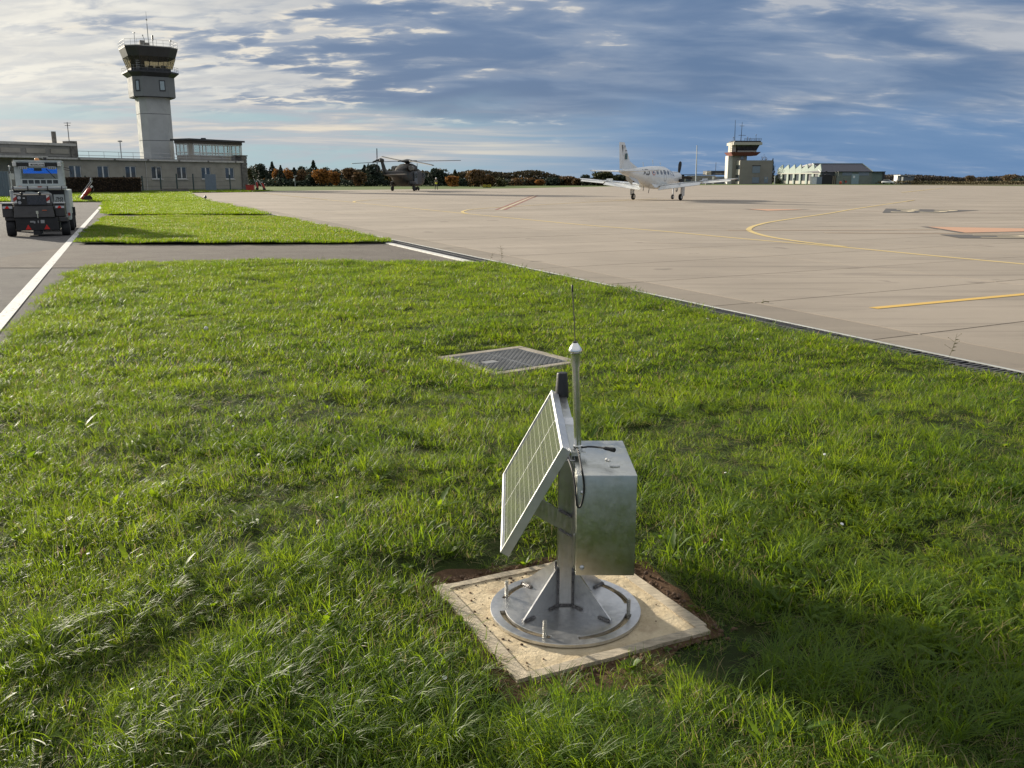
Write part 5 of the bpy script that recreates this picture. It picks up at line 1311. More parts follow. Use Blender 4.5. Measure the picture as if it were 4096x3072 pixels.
put('fin_number', me, fin)
# strakes, aerials, exhaust
for s in (1, -1):
    MB().hexa([Vector((-3.9, .14 * s, 1.55)), Vector((-5.2, .06 * s, 1.82)), Vector((-5.2, .08 * s, 1.82)), Vector((-3.9, .17 * s, 1.55))], [Vector((-3.7, .3 * s, 1.1)), Vector((-4.9, .18 * s, 1.5)), Vector((-4.9, .2 * s, 1.5)), Vector((-3.7, .33 * s, 1.1))]).obj('ventral_strake', M_air2, ac)
    MB().tube([(2.85, .46 * s, 1.42), (2.7, .68 * s, 1.42), (2.5, .78 * s, 1.43)], [0.13, 0.14, 0.13], 12).obj('exhaust_stack', M_black, ac, smooth=True)
for x, z0, h_ in ((-1.0, 2.55, .35), (-2.6, 2.42, .3), (0.3, 2.52, .22)):
    MB().bar((x, 0, z0), (x - 0.1, 0, z0 + h_), 0.02, 0.05).obj('blade_aerial', M_air2, ac)
for x, z0 in ((-2.2, 1.0), (-1.3, .84)): MB().bar((x, 0.1, z0), (x - 0.12, .1, z0 - 0.32), 0.02, 0.06).obj('belly_aerial', M_darksteel, ac)
MB().hexa([Vector(p) for p in ((1.2, -.62, 0.88), (1.2, .62, 0.88), (-1.9, .62, 0.92), (-1.9, -.62, .92))], [Vector(p) for p in ((1.3, -.5, 1.15), (1.3, .5, 1.15), (-2.2, .5, 1.2), (-2.2, -.5, 1.2))]).obj('belly_fairing', M_air, ac)
# propeller
sp_o = MB().lathe([(0.30, 0), (0.29, 0.1), (0.22, 0.32), (0.1, 0.48), (0.01, 0.53)], (3.53, 0, 1.70), (1, 0, 0), 18).obj('spinner', M_air2, ac, smooth=True)
for k in range(4):
    a = R(96 + 90 * k); dr = Vector((0, math.cos(a), math.sin(a))); tg = Vector((0, -math.sin(a), math.cos(a)))
    pts = [(0.2, .06), (0.5, .11), (0.9, .13), (1.1, .10), (1.17, .03)]
    vs = []; c0_ = Vector((3.66, 0, 1.70))
    for r_, w in pts:
        tw_ = R(45 - 25 * r_); d1 = tg * math.cos(tw_) + Vector((1, 0, 0)) * math.sin(tw_); d2 = d1.cross(dr)
        for q in (-1, 1):
            for e in (-1, 1): vs.append(c0_ + dr * r_ + d1 * w * q + d2 * 0.012 * e)
    fs = []
    for i in range(len(pts) - 1):
        b0 = i * 4; b1 = b0 + 4
        fs += [(b0, b0 + 1, b1 + 1, b1), (b0 + 1, b0 + 3, b1 + 3, b1 + 1), (b0 + 3, b0 + 2, b1 + 2, b1 + 3), (b0 + 2, b0, b1, b1 + 2)]
    fs += [(0, 2, 3, 1), tuple(len(vs) + q for q in (-4, -3, -1, -2))]
    MB().add(vs, fs).obj('propeller_blade', M_black, ac)
def gear(x, y, ztop, r, w, door):
    g_ = MB().tube([(x, y, r + .05), (x, y, ztop)], 0.05, 8).tube([(x + 0.0, y, 0.55), (x + 0.28, y * .97, ztop)], 0.03, 6).obj('gear_leg', M_steel, ac)
    MB().lathe([(r * .5, -w / 2), (r * .92, -w / 2), (r, -w / 4), (r, w / 4), (r * .92, w / 2), (r * .5, w / 2)], (x - .05, y + (.0), r), (0, 1, 0), 20).obj('wheel', M_rubber, g_, smooth=True)
    MB().lathe([(0.02, -w / 2 - .005), (r * .5, -w / 2), (r * .5, w / 2), (.02, w / 2 + .005)], (x - .05, y, r), (0, 1, 0), 14).obj('wheel_hub', M_frame_w, g_)
    MB().tube([(x - .02, y - .09, r + .18), (x - .02, y + .09, r + .18)], 0.04, 6).obj('torque_link', M_frame_w, g_)
    if door: MB().box(x - .22, x + .22, y + door - .012, y + door + .012, 0.32, ztop).obj('gear_door', M_air, g_)
gear(-0.15, 1.93, 1.12, 0.235, 0.17, 0.17); gear(-0.15, -1.93, 1.12, 0.235, 0.17, -0.17); gear(2.75, 0, 1.05, 0.18, 0.12, 0)

# ================================================================== HELICOPTER
def m_camo(name, cols, rough=0.6, sc=1.1):
    m = bpy.data.materials.new(name); m.use_nodes = True
    T = NT(m.node_tree); b = T.n['Principled BSDF']; co = T.node('ShaderNodeTexCoord').outputs['Object']
    n1 = T.noise(co, sc, 2, 0.5, 0.6); c = T.mix(T.ramp(n1, 0.46, 0.48), cols[0], cols[1])
    n2 = T.noise(T.vmath('ADD', co, (5, 3, 2)), sc * .9, 2, 0.5, 0.6); c = T.mix(T.ramp(n2, 0.54, 0.56), c, cols[2])
    T.put(b.inputs['Base Color'], c); b.inputs['Roughness'].default_value = rough
    return m
M_camo = m_camo('camouflage_paint', ((0.022, 0.026, 0.018), (0.036, 0.026, 0.018), (0.012, 0.013, 0.012)))
M_heldark = mat('rotor_dark', (0.030, 0.031, 0.030), 0.55, var=0.2)
HP = Vector((-14.56, 127.0, 0.0)); HH = R(14)
he = thing('helicopter', 'dark camouflaged military transport helicopter with four rotor blades standing on the apron edge', 'helicopter', HP, PI / 2 - HH)
body = loft([(5.3, 1.35, .25, .3, 2.2), (4.9, 1.45, .65, .62, 2.3), (4.2, 1.62, 1.0, .92, 2.5), (3.2, 1.72, 1.18, 1.08, 3), (1.5, 1.72, 1.25, 1.12, 3.4), (-1.2, 1.72, 1.25, 1.12, 3.4), (-2.4, 1.78, 1.22, 1.05, 3.2), (-3.6, 2.0, .98, .78, 2.8), (-4.8, 2.2, .60, .50, 2.4), (-6.4, 2.3, .40, .38, 2.2), (-7.8, 2.36, .30, .33, 2.2), (-8.6, 2.40, .22, .30, 2.2)], 22).obj('fuselage', M_camo, he, smooth=True)
MB().hexa([Vector(p) for p in ((-2.0, -1.15, .75), (-2.0, 1.15, .75), (-4.6, .6, 1.85), (-4.6, -.6, 1.85))][::-1], [Vector(p) for p in ((-2.2, -1.2, 2.2), (-2.2, 1.2, 2.2), (-4.8, .5, 2.3), (-4.8, -.5, 2.3))][::-1]).obj('rear_ramp', M_camo, he)
loft([(2.6, 2.9, .5, .25, 2.6), (1.8, 3.05, .85, .5, 2.8), (0.4, 3.15, .95, .60, 3), (-1.2, 3.10, .95, .55, 3), (-2.6, 2.85, .75, .40, 2.6), (-3.8, 2.6, .4, .25, 2.2)], 18).obj('engine_deck', M_camo, he, smooth=True)
for s in (1, -1):
    MB().tube([(-0.6, 0.95 * s, 3.1), (-1.8, 1.15 * s, 3.05), (-2.2, 1.3 * s, 3.05)], [0.33, .34, .3], 12).obj('engine_nacelle', mat('nacelle_grey', (0.14, 0.14, 0.12), 0.5, var=.25), he, smooth=True)
    loft([(-0.6, 1.05, .2, .2), (-1.2, 1.0, .42, .36), (-2.4, 1.0, .42, .36), (-3.0, 1.05, .2, .2)], 12).obj('sponson', M_camo, he, smooth=True).location = (0, 1.28 * s, 0)
    w = MB().lathe([(.12, -.13), (.30, -.13), (.34, -.08), (.34, .08), (.30, .13), (.12, .13)], (-1.8, 1.6 * s, 0.34), (0, 1, 0), 18).obj('main_wheel', M_rubber, he, smooth=True)
    MB().tube([(-1.8, 1.5 * s, .34), (-1.7, 1.35 * s, .9)], 0.07, 6).obj('gear_strut', M_heldark, w)
    MB().box(2.9, 4.0, 1.19 * s - .02, 1.19 * s + .02, 1.75, 2.45).obj('cockpit_window', M_plexi, he)
MB().box(0.4, 2.1, -1.30, -1.255, 0.95, 2.6).obj('open_door', M_black, he); MB().box(-0.9, .35, -1.34, -1.28, 0.95, 2.6).obj('slid_door', mat('door_blue_grey', (0.07, 0.085, 0.10), 0.4), he)
MB().box(-0.75, 0.2, -1.36, -1.342, 1.75, 2.35).obj('door_window', M_plexi, he)
for y in (-.14, .14): MB().lathe([(.1, -.08), (.24, -.08), (.26, 0), (.24, .08), (.1, .08)], (3.9, y * 1.2, 0.26), (0, 1, 0), 14).obj('nose_wheel', M_rubber, he, smooth=True)
MB().tube([(3.9, 0, .26), (3.8, 0, 1.0)], .07, 6).obj('nose_strut', M_heldark, he)
fn_ = MB(); v, f = airfoil_panel((-7.4, 0, 2.3), 1.6, (-8.85, 0, 3.95), 0.95, .32, .22, True); fn_.add(v, [q[::-1] for q in f]).obj('tail_fin', M_camo, he, smooth=True)
v, f = airfoil_panel((-7.3, 0, 2.15), 1.5, (-7.9, -2.9, 2.2), 1.0, .22, .16); MB().add(v, [q[::-1] for q in f]).obj('stabiliser', mat('stabiliser_brown', (0.10, 0.085, 0.065), 0.55), he)
MB().ball((-9.3, 0.0, 3.95), .38, 12, 8, (1.2, .8, .7)).obj('tail_gearbox', M_heldark, he, smooth=True)
tr_c = Vector((-9.35, 0.62, 3.95)); trh = MB().tube([(-9.35, 0.1, 3.95), tr_c + Vector((0, .1, 0))], .16, 10).obj('tail_rotor_hub', M_heldark, he)
for k in range(4):
    a = R(88 + 90 * k + (12 if k % 2 else 0)); dr = Vector((math.cos(a), 0, math.sin(a)))
    MB().bar(tr_c + dr * .2, tr_c + dr * 1.5, .22, .04, up=(0, 1, 0)).obj('tail_rotor_blade', M_heldark, he)
# main rotor
hub = Vector((0.0, 0, 4.05))
MB().lathe([(.32, -.75), (.26, -.3), (.45, -.2), (.85, -.12), (.9, .02), (.55, .16), (.2, .24), (.05, .26)], hub, (0, 0, 1), 20).obj('rotor_head', M_heldark, he, smooth=True)
MB().tube([(0, 0, 3.2), (0, 0, 4.0)], [.55, .25], 12).obj('rotor_mast', M_heldark, he)
inv = Matrix.Rotation(-(PI / 2 - HH), 4, 'Z')
for w_ in ((-4.55, 6.7, .78), (4.25, -6.9, -.70), (-6.9, -4.3, -.42), (7.2, 4.0, .16)):
    dv = inv @ Vector((w_[0], w_[1], 0)); L = dv.length; d_ = dv.normalized(); side = Vector((-d_.y, d_.x, 0))
    pts = []; vs = []
    for i in range(9):
        t = i / 8; r_ = .7 + (8.15 - .7) * t; z = w_[2] * t ** 1.15
        wdt = .14 if t < .1 else (.30 if t < .97 else .16)
        c_ = hub + d_ * r_ + Vector((0, 0, z)) - side * (0.0 if t < .9 else .12 * (t - .9) * 10)
        for q, e in ((-1, -1), (1, -1), (1, 1), (-1, 1)): vs.append(c_ + side * wdt * q + Vector((0, 0, .035 * e)))
    fs = [(i * 4 + q, i * 4 + (q + 1) % 4, i * 4 + 4 + (q + 1) % 4, i * 4 + 4 + q) for i in range(8) for q in range(4)] + [(3, 2, 1, 0), (32, 33, 34, 35)]
    MB().add(vs, fs).obj('rotor_blade', M_heldark, he)
    MB().bar(hub + d_ * .35, hub + d_ * 1.4 + Vector((0, 0, w_[2] * .1)), .3, .18).obj('blade_grip', M_heldark, he)
MB().tube([(2.9, -.4, 2.8), (2.9, -.4, 3.8)], .04, 5).box(2.8, 3.2, -.55, -.2, 2.7, 3.0).obj('aerial_post', M_heldark, he)

# ================================================================== PEOPLE
def person(loc, rz, label, top, legs, hat, s=1.0, vest=None, group=None, arms='folded', bend=0.0, stance=0.14):
    t = thing('person', label, 'person', loc, rz, group); t.scale = (s, s, s)
    J = {'pel': (0, 0, .95, .15, .11), 'wst': (0, bend * .1, 1.12, .14, .10), 'chs': (0, bend * .25, 1.36, .19, .12), 'nek': (0, bend * .35, 1.50, .06, .06), 'hd0': (0, bend * .42, 1.58, .075, .085), 'hd1': (0, bend * .45, 1.70, .085, .10), 'hd2': (0, bend * .47, 1.78, .06, .07)}
    for sg, q in ((1, 'l'), (-1, 'r')):
        J['hp' + q] = (.10 * sg, 0, .90, .095, .10); J['kn' + q] = ((.10 + stance) / 2 * sg * 1.05, -.02, .50, .062, .065); J['an' + q] = (stance * sg, .02, .10, .045, .05); J['to' + q] = (stance * sg * 1.05, -.13, .035, .045, .035)
        J['sh' + q] = (.19 * sg, bend * .28, 1.42, .065, .065)
        if arms == 'folded': J['el' + q] = (.27 * sg, -.04, 1.15, .05, .05); J['wr' + q] = (.06 * sg, -.20, 1.22, .038, .038); J['ha' + q] = (-.03 * sg, -.22, 1.23, .04, .03)
        else: J['el' + q] = (.25 * sg, .02, 1.14, .05, .05); J['wr' + q] = (.24 * sg, -.10, .92, .036, .036); J['ha' + q] = (.24 * sg, -.13, .84, .04, .03)
    E_ = [('pel', 'wst'), ('wst', 'chs'), ('chs', 'nek'), ('nek', 'hd0'), ('hd0', 'hd1'), ('hd1', 'hd2')]
    for q in 'lr': E_ += [('pel', 'hp' + q), ('hp' + q, 'kn' + q), ('kn' + q, 'an' + q), ('an' + q, 'to' + q), ('chs', 'sh' + q), ('sh' + q, 'el' + q), ('el' + q, 'wr' + q), ('wr' + q, 'ha' + q)]
    names = list(J); me = bpy.data.meshes.new('body'); me.from_pydata([J[k][:3] for k in names], [(names.index(a), names.index(b_)) for a, b_ in E_], [])
    o = put('body', me, t); sk = o.modifiers.new('skin', 'SKIN'); su = o.modifiers.new('sub', 'SUBSURF'); su.levels = su.render_levels = 1
    for i, k in enumerate(names): me.skin_vertices[0].data[i].radius = J[k][3:5]
    me.skin_vertices[0].data[0].use_root = True
    dg = bpy.context.evaluated_depsgraph_get(); m2 = bpy.data.meshes.new_from_object(o.evaluated_get(dg)); o.modifiers.clear(); o.data = m2
    skin = mat('skin', (0.45, 0.27, 0.19), 0.6); m2.materials.clear()
    for mm in (top, legs, skin, vest or top): m2.materials.append(mm)
    for p in m2.polygons:
        z = p.center.z; p.use_smooth = True
        p.material_index = 2 if z > 1.51 else (1 if z < .86 else (3 if vest and .90 < z < 1.16 and abs(p.center.x) < .2 else 0))
        if p.center.y < -.17 and 1.15 < z < 1.3: p.material_index = 2
    MB().ball((0, bend * .46, 1.735), .125, 12, 8, (1, 1.1, .85)).obj('headgear', hat, t, smooth=True)
    MB().box(-.012, .012, -.115 + bend * .46, -.08 + bend * .46, 1.62, 1.665).obj('nose', skin, t)
    for x in (-.035, .035): MB().ball((x, -.092 + bend * .46, 1.672), .011, 6, 4).obj('eye', M_black, t)
    return t
M_dk = mat('dark_overalls', (0.025, 0.028, 0.026), 0.8, var=.3); M_ol = mat('olive_jacket', (0.09, 0.10, 0.06), 0.8, var=.3)
M_hat = mat('white_helmet', (0.75, 0.75, 0.74), 0.4); M_hiv = mat('yellow_vest', (0.62, 0.68, 0.03), 0.6)
p = ground(1745, 760.5); person((p.x, p.y, 0.0), R(10), 'marshaller in dark overalls, white helmet and yellow vest with folded arms beside the helicopter', M_ol, M_dk, M_hat, 1.0, M_hiv, 'ground crew on the apron', stance=.17)
p = ground(1652, 757.5); person((p.x, p.y, 0.0), R(-20), 'person in dark overalls standing behind the helicopter, only the legs showing', M_dk, M_dk, M_black, 0.98, None, 'ground crew on the apron', 'down')

# ================================================================== RIGHT: OLD TOWER, HANGAR, TERMINAL
YR = 318.0
def Q(u, v, Y=YR):
    p = plane_pt(u, v, Y); return p.x, p.z
M_old = mat('old_beige_concrete', (0.255, 0.235, 0.205), 0.9, var=0.08, vscale=.3, dirt=((0.16, 0.15, 0.13), .4), dscale=.25)
M_pale = mat('pale_panel', (0.44, 0.42, 0.36), 0.7, var=.05)
M_brick = mat('red_brown_band', (0.19, 0.062, 0.048), 0.8, var=.2)
M_bluew = mat('blue_grey_opening', (0.20, 0.24, 0.29), 0.4, var=.1)
ot = thing('old_control_tower', 'old beige control tower with red-brown balcony and two roof masts beyond the aeroplane', 'tower', (Q(2945, 730)[0], YR, 0))
OX = ot.location.x
def bo(x0, x1, y0, y1, z0, z1, name, m, parent=None):
    return MB().box(x0 - OX if parent is None or parent is ot or True else x0, x1 - OX, y0, y1, z0, z1).obj(name, m, parent or ot)
xL, zT = Q(2962, 645); xR, _ = Q(3092, 645); xC = Q(2943, 645)[0]
blk_top = 8.05
# block: front face plus a sunlit left return that faces the camera obliquely
MB().prism([(xL - OX, 0), (xR - OX, 0), (xR - OX + 1.5, 9), (xC - OX, 9.5)][::1], 0, blk_top).obj('block', M_old, ot)
a = Vector((xC - OX, 9.5, 0)); b_ = Vector((xL - OX, 0, 0)); dd = (b_ - a); n_ = Vector((dd.y, -dd.x, 0)).normalized(); n_ = n_ if n_.x < 0 else -n_
for z0, z1, mm, nm in ((0.0, 0.9, M_pale, 'pale_panel'), (0.95, 3.1, M_wglass, 'window_band'), (3.15, 5.0, M_pale, 'pale_panel'), (5.05, 6.4, M_wglass, 'window_band'), (6.45, 7.9, M_pale, 'pale_panel')):
    for k in range(4):
        p, q = a + dd * (k / 4 + .02), a + dd * ((k + 1) / 4 - .02)
        MB().hexa([p + n_ * .04 + Vector((0, 0, z0)), q + n_ * .04 + Vector((0, 0, z0)), q + n_ * .12 + Vector((0, 0, z0)), p + n_ * .12 + Vector((0, 0, z0))], [w + Vector((0, 0, z1)) for w in (p + n_ * .04, q + n_ * .04, q + n_ * .12, p + n_ * .12)]).obj(nm, mm, ot)
def wq(u0, u1, v0, v1, nm, m, y=-.06, Y=YR, base=None):
    x0, z1 = Q(u0, v0, Y); x1, z0 = Q(u1, v1, Y); return MB().box(x0 - (OX if base is None else base), x1 - (OX if base is None else base), y - .05, y, z0, z1).obj(nm, m, ot if base is None else None)
w = wq(3010, 3039, 665, 692, 'window', M_bluew); wq(3009, 3043, 661, 664.5, 'window_hood', M_soffit, -.06)
wq(3009, 3036, 709, 731.5, 'door', M_bluew); wq(3057, 3071, 708, 730.5, 'door', M_bluew); wq(3060, 3066, 710, 716, 'door_pane', M_pale, -.12)
wq(3037.5, 3039, 690, 730, 'downpipe', M_old, -.06)
# shaft and cab
sx0, sx1 = Q(2941, 640)[0] - OX, Q(2996, 640)[0] - OX
MB().box(sx0, sx1, 3, 9, blk_top - 8, Q(2960, 620)[1]).obj('shaft', M_old, ot)
MB().box(sx0 - 1.6, sx0 - .02, 3.5, 8, 0, Q(2960, 622)[1]).obj('stair_tower', mat('white_tower_render', (0.52, 0.51, 0.48), 0.8, var=.05), ot)
MB().box(Q(2971, 630)[0] - OX, Q(2983, 630)[0] - OX, 2.9, 2.99, Q(0, 637)[1], Q(0, 624)[1]).obj('window', M_bluew, ot)
rb, rt = Q(0, 622)[1], Q(0, 607.5)[1]
bx0, bx1 = Q(2926, 615)[0] - OX, Q(3047, 615)[0] - OX
MB().prism([(bx0 + .9, 2), (bx1 - 1.2, 2), (bx1 - 1.2, 10), (bx0 + .9, 10)], rb, rt, None, [(bx0, 1), (bx1, 1), (bx1, 11), (bx0, 11)]).obj('balcony', M_brick, ot)
MB().box(sx1 - .02, bx1 - 4.5, 3, 9, rb - 1.0, rb - .01).obj('balcony_bracket', M_old, ot)
gb, gt = rt + .05, Q(0, 579)[1]
g0, g1, g2, g3 = Q(2959, 600)[0] - OX, Q(3036, 600)[0] - OX, Q(2952, 580)[0] - OX, Q(3046, 580)[0] - OX
MB().box(g0, g1, 3, 9, rt, rt + .55).obj('cab_sill', M_pale, ot)
k = 5
for i in range(k):
    f0, f1 = i / k + .01, (i + 1) / k - .01
    MB().hexa([Vector((g0 + (g1 - g0) * f0, 3, rt + .55)), Vector((g0 + (g1 - g0) * f1, 3, rt + .55)), Vector((g0 + (g1 - g0) * f1, 3.1, rt + .55)), Vector((g0 + (g1 - g0) * f0, 3.1, rt + .55))], [Vector((g2 + (g3 - g2) * f0, 1.9, gt)), Vector((g2 + (g3 - g2) * f1, 1.9, gt)), Vector((g2 + (g3 - g2) * f1, 2.0, gt)), Vector((g2 + (g3 - g2) * f0, 2.0, gt))]).obj('cab_pane', M_wglass, ot)
MB().hexa([Vector((g0 + .1, 3.2, rt + .5)), Vector((g1 - .1, 3.2, rt + .5)), Vector((g1 - .1, 9, rt + .5)), Vector((g0 + .1, 9, rt + .5))], [Vector((g2 + .1, 2.1, gt)), Vector((g3 - .1, 2.1, gt)), Vector((g3 - .1, 10, gt)), Vector((g2 + .1, 10, gt))]).obj('cab_core', M_soffit, ot)
MB().box(g0 - 2.0, g0 - .6, 3, 8.5, rt, gt + .2).obj('cab_pier', M_pale, ot)
r0, r1 = Q(2937, 575)[0] - OX, Q(3052, 575)[0] - OX
MB().box(r0, r1, .8, 11, gt, Q(0, 568)[1]).obj('roof', M_pale, ot); MB().box(r0 + .5, r1 - .4, 1.2, 10.5, Q(0, 568)[1] + .003, Q(0, 562)[1]).obj('roof_parapet', M_soffit, ot)
mb = MB(); zr = Q(0, 562)[1]
for x in np.linspace(r0 + 3.8, r1 - .3, 8): mb.tube([(x, 1.2, zr), (x, 1.2, zr + .75)], .05, 4)
mb.tube([(r0 + 3.8, 1.2, zr + .75), (r1 - .3, 1.2, zr + .75)], .05, 4).tube([(r0 + 3.8, 1.2, zr + .4), (r1 - .3, 1.2, zr + .4)], .04, 4).obj('roof_railing', M_darksteel, ot)
mb = MB()
for u, v, ub in ((2953, 477, 2950), (2981, 485, 2975)):
    x, z = Q(u, v); mb.tube([(Q(ub, 560)[0] - OX, 4, zr), (x - OX, 4, z)], [.14, .06], 5)
x, z = Q(2980, 501); mb.tube([(x - OX - .8, 4, z), (x - OX + .8, 4, z)], .06, 4)
x, z = Q(2977, 539); mb.tube([(x - OX - 1, 4, z), (x - OX + 1.6, 4, z)], .07, 4); mb.obj('roof_mast', M_darksteel, ot)
mb = MB()
for u, v in ((3000, 547), (3010, 552), (3034, 538), (2942, 548)): x, z = Q(u, v); mb.tube([(x - OX, 3, zr), (x - OX, 3, z)], .06, 4).ball((x - OX, 3, z), .18, 6, 4)
mb.obj('small_aerials', M_darksteel, ot)
mb = MB(); lx = Q(2932, 600)[0] - OX
for s_ in (-.25, .25): mb.tube([(lx + s_, 2.5, rt), (lx + s_, 2.5, zr)], .05, 4)
for z in np.arange(rt, zr, .6): mb.tube([(lx - .25, 2.5, z), (lx + .25, 2.5, z)], .04, 4)
mb.obj('ladder', M_darksteel, ot)

# terminal behind the aeroplane
x0 = Q(2690, 700, 330)[0]
tm = thing('terminal_building', 'long low flat-roofed terminal building with dark upper storey behind the aeroplane', 'building', (x0, 330, 0))
def tb(u0, u1, v0, v1, nm, m, y0=0, y1=10, parent=None):
    xa, zb_ = Q(u0, v0, 330); xb, za = Q(u1, v1, 330)
    return MB().box(xa - x0, xb - x0, y0, y1, max(za, 0) if v1 < 731 else 0, zb_).obj(nm, m, parent or tm)
M_clad = mat('dark_cladding', (0.05, 0.055, 0.06), 0.7, var=.2)
tb(2680, 2740, 699, 735, 'dark_wing', M_clad, 2, 12); tb(2684, 2930, 697.5, 699.5, 'roof_edge', M_soffit, 1, 12)
tb(2765, 2860, 702, 735, 'beige_wall', M_render2, 0, 8); tb(2740, 2764.5, 704, 735, 'pale_wall', M_pale, -.5, 6)
for k in range(5): tb(2742.5 + k * 4.4, 2745.5 + k * 4.4, 712, 725, 'window', M_wglass, -.7, -.55)
for u in (2807, 2815, 2833, 2841): tb(u, u + 5, 713, 720, 'window', M_wglass, -.2, -.05)
tb(2833, 2930, 683, 698.5, 'upper_storey', M_clad, 1.5, 9)
for k in range(6): tb(2853 + k * 13, 2864.5 + k * 13, 692, 700, 'window', M_wglass, 1.2, 1.4)
for k in range(6): tb(2826 + k * 3.4, 2828.2 + k * 3.4, 689 - k * .9, 701, 'roof_fin', M_pale, .2, 1.0)
tb(2846, 2853, 706, 735, 'white_pier', M_white, -1.2, -.6); tb(2854, 2866, 706, 735, 'grey_wall', M_render2, -.5, 3)
for k in range(6):
    for j in range(2): tb(2867 + k * 12.2, 2878.4 + k * 12.2, 706.5 + j * 14, 719.5 + j * 13, 'glass_panel', M_bluew, -.6, -.4)
tb(2867, 2941, 706, 735, 'glazed_wall', M_clad, -.35, 3)
p = ground(2833, 741); t = thing('grey_bin', 'small grey cabinet on the grass before the terminal building', 'cabinet', (Q(2833, 735, 290)[0], 290, 0)); MB().box(-.9, .9, -.5, .5, 0, 1.6).obj('body', M_render2, t); MB().box(-1, 1, -.6, .6, 1.601, 1.75).obj('top', M_cornice, t)
# tall pole
x, z = Q(2788, 581, 300); xb_ = Q(2785, 700, 300)[0]
t = thing('flagpole', 'tall slim pale pole standing before the terminal building', 'pole', (xb_, 300, 0)); MB().tube([(0, 0, 0), (x - xb_, 0, z)], [.24, .13], 8).obj('pole', mat('pale_pole', (.42, .44, .46), .5), t); MB().box(-.4, .4, -.4, .4, 0, .3).obj('footing', M_cornice, t)
x, z = Q(2864, 650, 328); t = tag(MB().tube([(x, 328, 4), (x, 328, z)], .08, 5).obj('thin_mast', M_darksteel), 'thin dark mast on the terminal roof between the pole and the old tower', 'mast')

# hangar
hx = Q(3282, 700)[0]
hg = thing('hangar', 'green-grey hangar with sawtooth side bays and a long dark roof', 'hangar', (hx, YR, 0))
M_hroof = mat('hangar_roof_dark', (0.060, 0.060, 0.078), 0.5, var=.12, aniso=(4, 1, 1)); M_hgreen = mat('pale_green_sheet', (0.27, 0.34, 0.30), .6, var=.06); M_hwall = mat('green_grey_render', (0.20, 0.225, 0.195), .85, var=.12, dirt=((.12, .13, .11), .4), dscale=.3)
A_ = Vector((Q(3189, 700)[0] - hx, 24)); B2 = Vector((Q(3284, 700)[0] - hx, 0)); C_ = Vector((Q(3487, 700)[0] - hx, 0))
dw = (B2 - A_); Lw = dw.length; dw.normalize(); nw = Vector((dw.y, -dw.x)); nw = nw if nw.x < 0 else -nw
def W3(t, off, z): p = A_ + dw * t + nw * off; return Vector((p.x, p.y, z))
eave, ridge = Q(0, 690)[1] - .2, Q(0, 656)[1]
eave = 4.1; ridge = 7.05
ns = 7; bw = Lw / ns
lw = MB(); 
for k in range(ns):
    a_, c_ = k * bw, (k + 1) * bw; pk = a_ + bw * .45
    MB().hexa([W3(a_ + .03, 0, 3.5), W3(c_ - .03, 0, 3.5), W3(c_ - .03, -.3, 3.5), W3(a_ + .03, -.3, 3.5)], [W3(a_ + .03, 0, 4.9), W3(c_ - .03, 0, 4.9), W3(c_ - .03, -.3, 4.9), W3(a_ + .03, -.3, 4.9)]).obj('upper_panel', M_hgreen, hg)
    pts = [(a_, 4.9), (c_, 4.9), (c_ - bw * .05, 5.3), (pk + bw * .35, 6.9), (a_, 5.3)]
    MB().add([W3(t, 0.02, z) for t, z in pts] + [W3(t, -.4, z) for t, z in pts], [(0, 1, 2, 3, 4), (9, 8, 7, 6, 5)] + [(i, (i + 1) % 5, 5 + (i + 1) % 5, 5 + i) for i in range(5)]).obj('sawtooth_gable', M_hgreen, hg)
    MB().hexa([W3(a_ + .2, -.1, 0), W3(a_ + bw * .66, -.1, 0), W3(a_ + bw * .66, -.25, 0), W3(a_ + .2, -.25, 0)], [W3(a_ + .2, -.1, 3.5), W3(a_ + bw * .66, -.1, 3.5), W3(a_ + bw * .66, -.25, 3.5), W3(a_ + .2, -.25, 3.5)]).obj('tall_window', M_wglass, hg)
    MB().hexa([W3(a_ + .2, .03, 0), W3(a_ + bw * .66, .03, 0), W3(a_ + bw * .66, -.09, 0), W3(a_ + .2, -.09, 0)], [W3(a_ + .2, .03, 1.1), W3(a_ + bw * .66, .03, 1.1), W3(a_ + bw * .66, -.09, 1.1), W3(a_ + .2, -.09, 1.1)]).obj('bay_panel', M_pale, hg)
    MB().hexa([W3(a_ + bw * .7, .3, 0), W3(c_ - .05, .3, 0), W3(c_ - .05, -.2, 0), W3(a_ + bw * .7, -.2, 0)], [W3(a_ + bw * .7, .3, 3.5), W3(c_ - .05, .3, 3.5), W3(c_ - .05, -.2, 3.5), W3(a_ + bw * .7, -.2, 3.5)]).obj('pilaster', M_hgreen, hg)
MB().hexa([W3(0, .35, 3.5), W3(Lw, .35, 3.5), W3(Lw, .05, 3.5), W3(0, .05, 3.5)], [W3(0, .35, 3.75), W3(Lw, .35, 3.75), W3(Lw, .05, 3.75), W3(0, .05, 3.75)]).obj('white_band', M_pale, hg)
Cx = C_.x
MB().hexa([Vector((0, .1, 0)), Vector((Cx, .1, 0)), Vector((Cx - 2, 24, 0)), Vector((A_.x + .6, 24, 0))], [v + Vector((0, 0, eave)) for v in (Vector((0, .1, 0)), Vector((Cx, .1, 0)), Vector((Cx - 2, 24, 0)), Vector((A_.x + .6, 24, 0)))]).obj('main_wall', mat('hangar_wall_dark', (.10, .105, .12), .7, var=.1), hg)
MB().hexa([Vector((-.05, -.4, eave)), Vector((Cx + .3, -.4, eave)), Vector((Cx - 1.5, 24, eave)), Vector((A_.x + .4, 24, eave))], [Vector((-.7, 7, ridge)), Vector((Cx - 1.1, 7, ridge)), Vector((Cx - 1.3, 9, ridge)), Vector((-1.4, 9, ridge))]).obj('roof', M_hroof, hg)
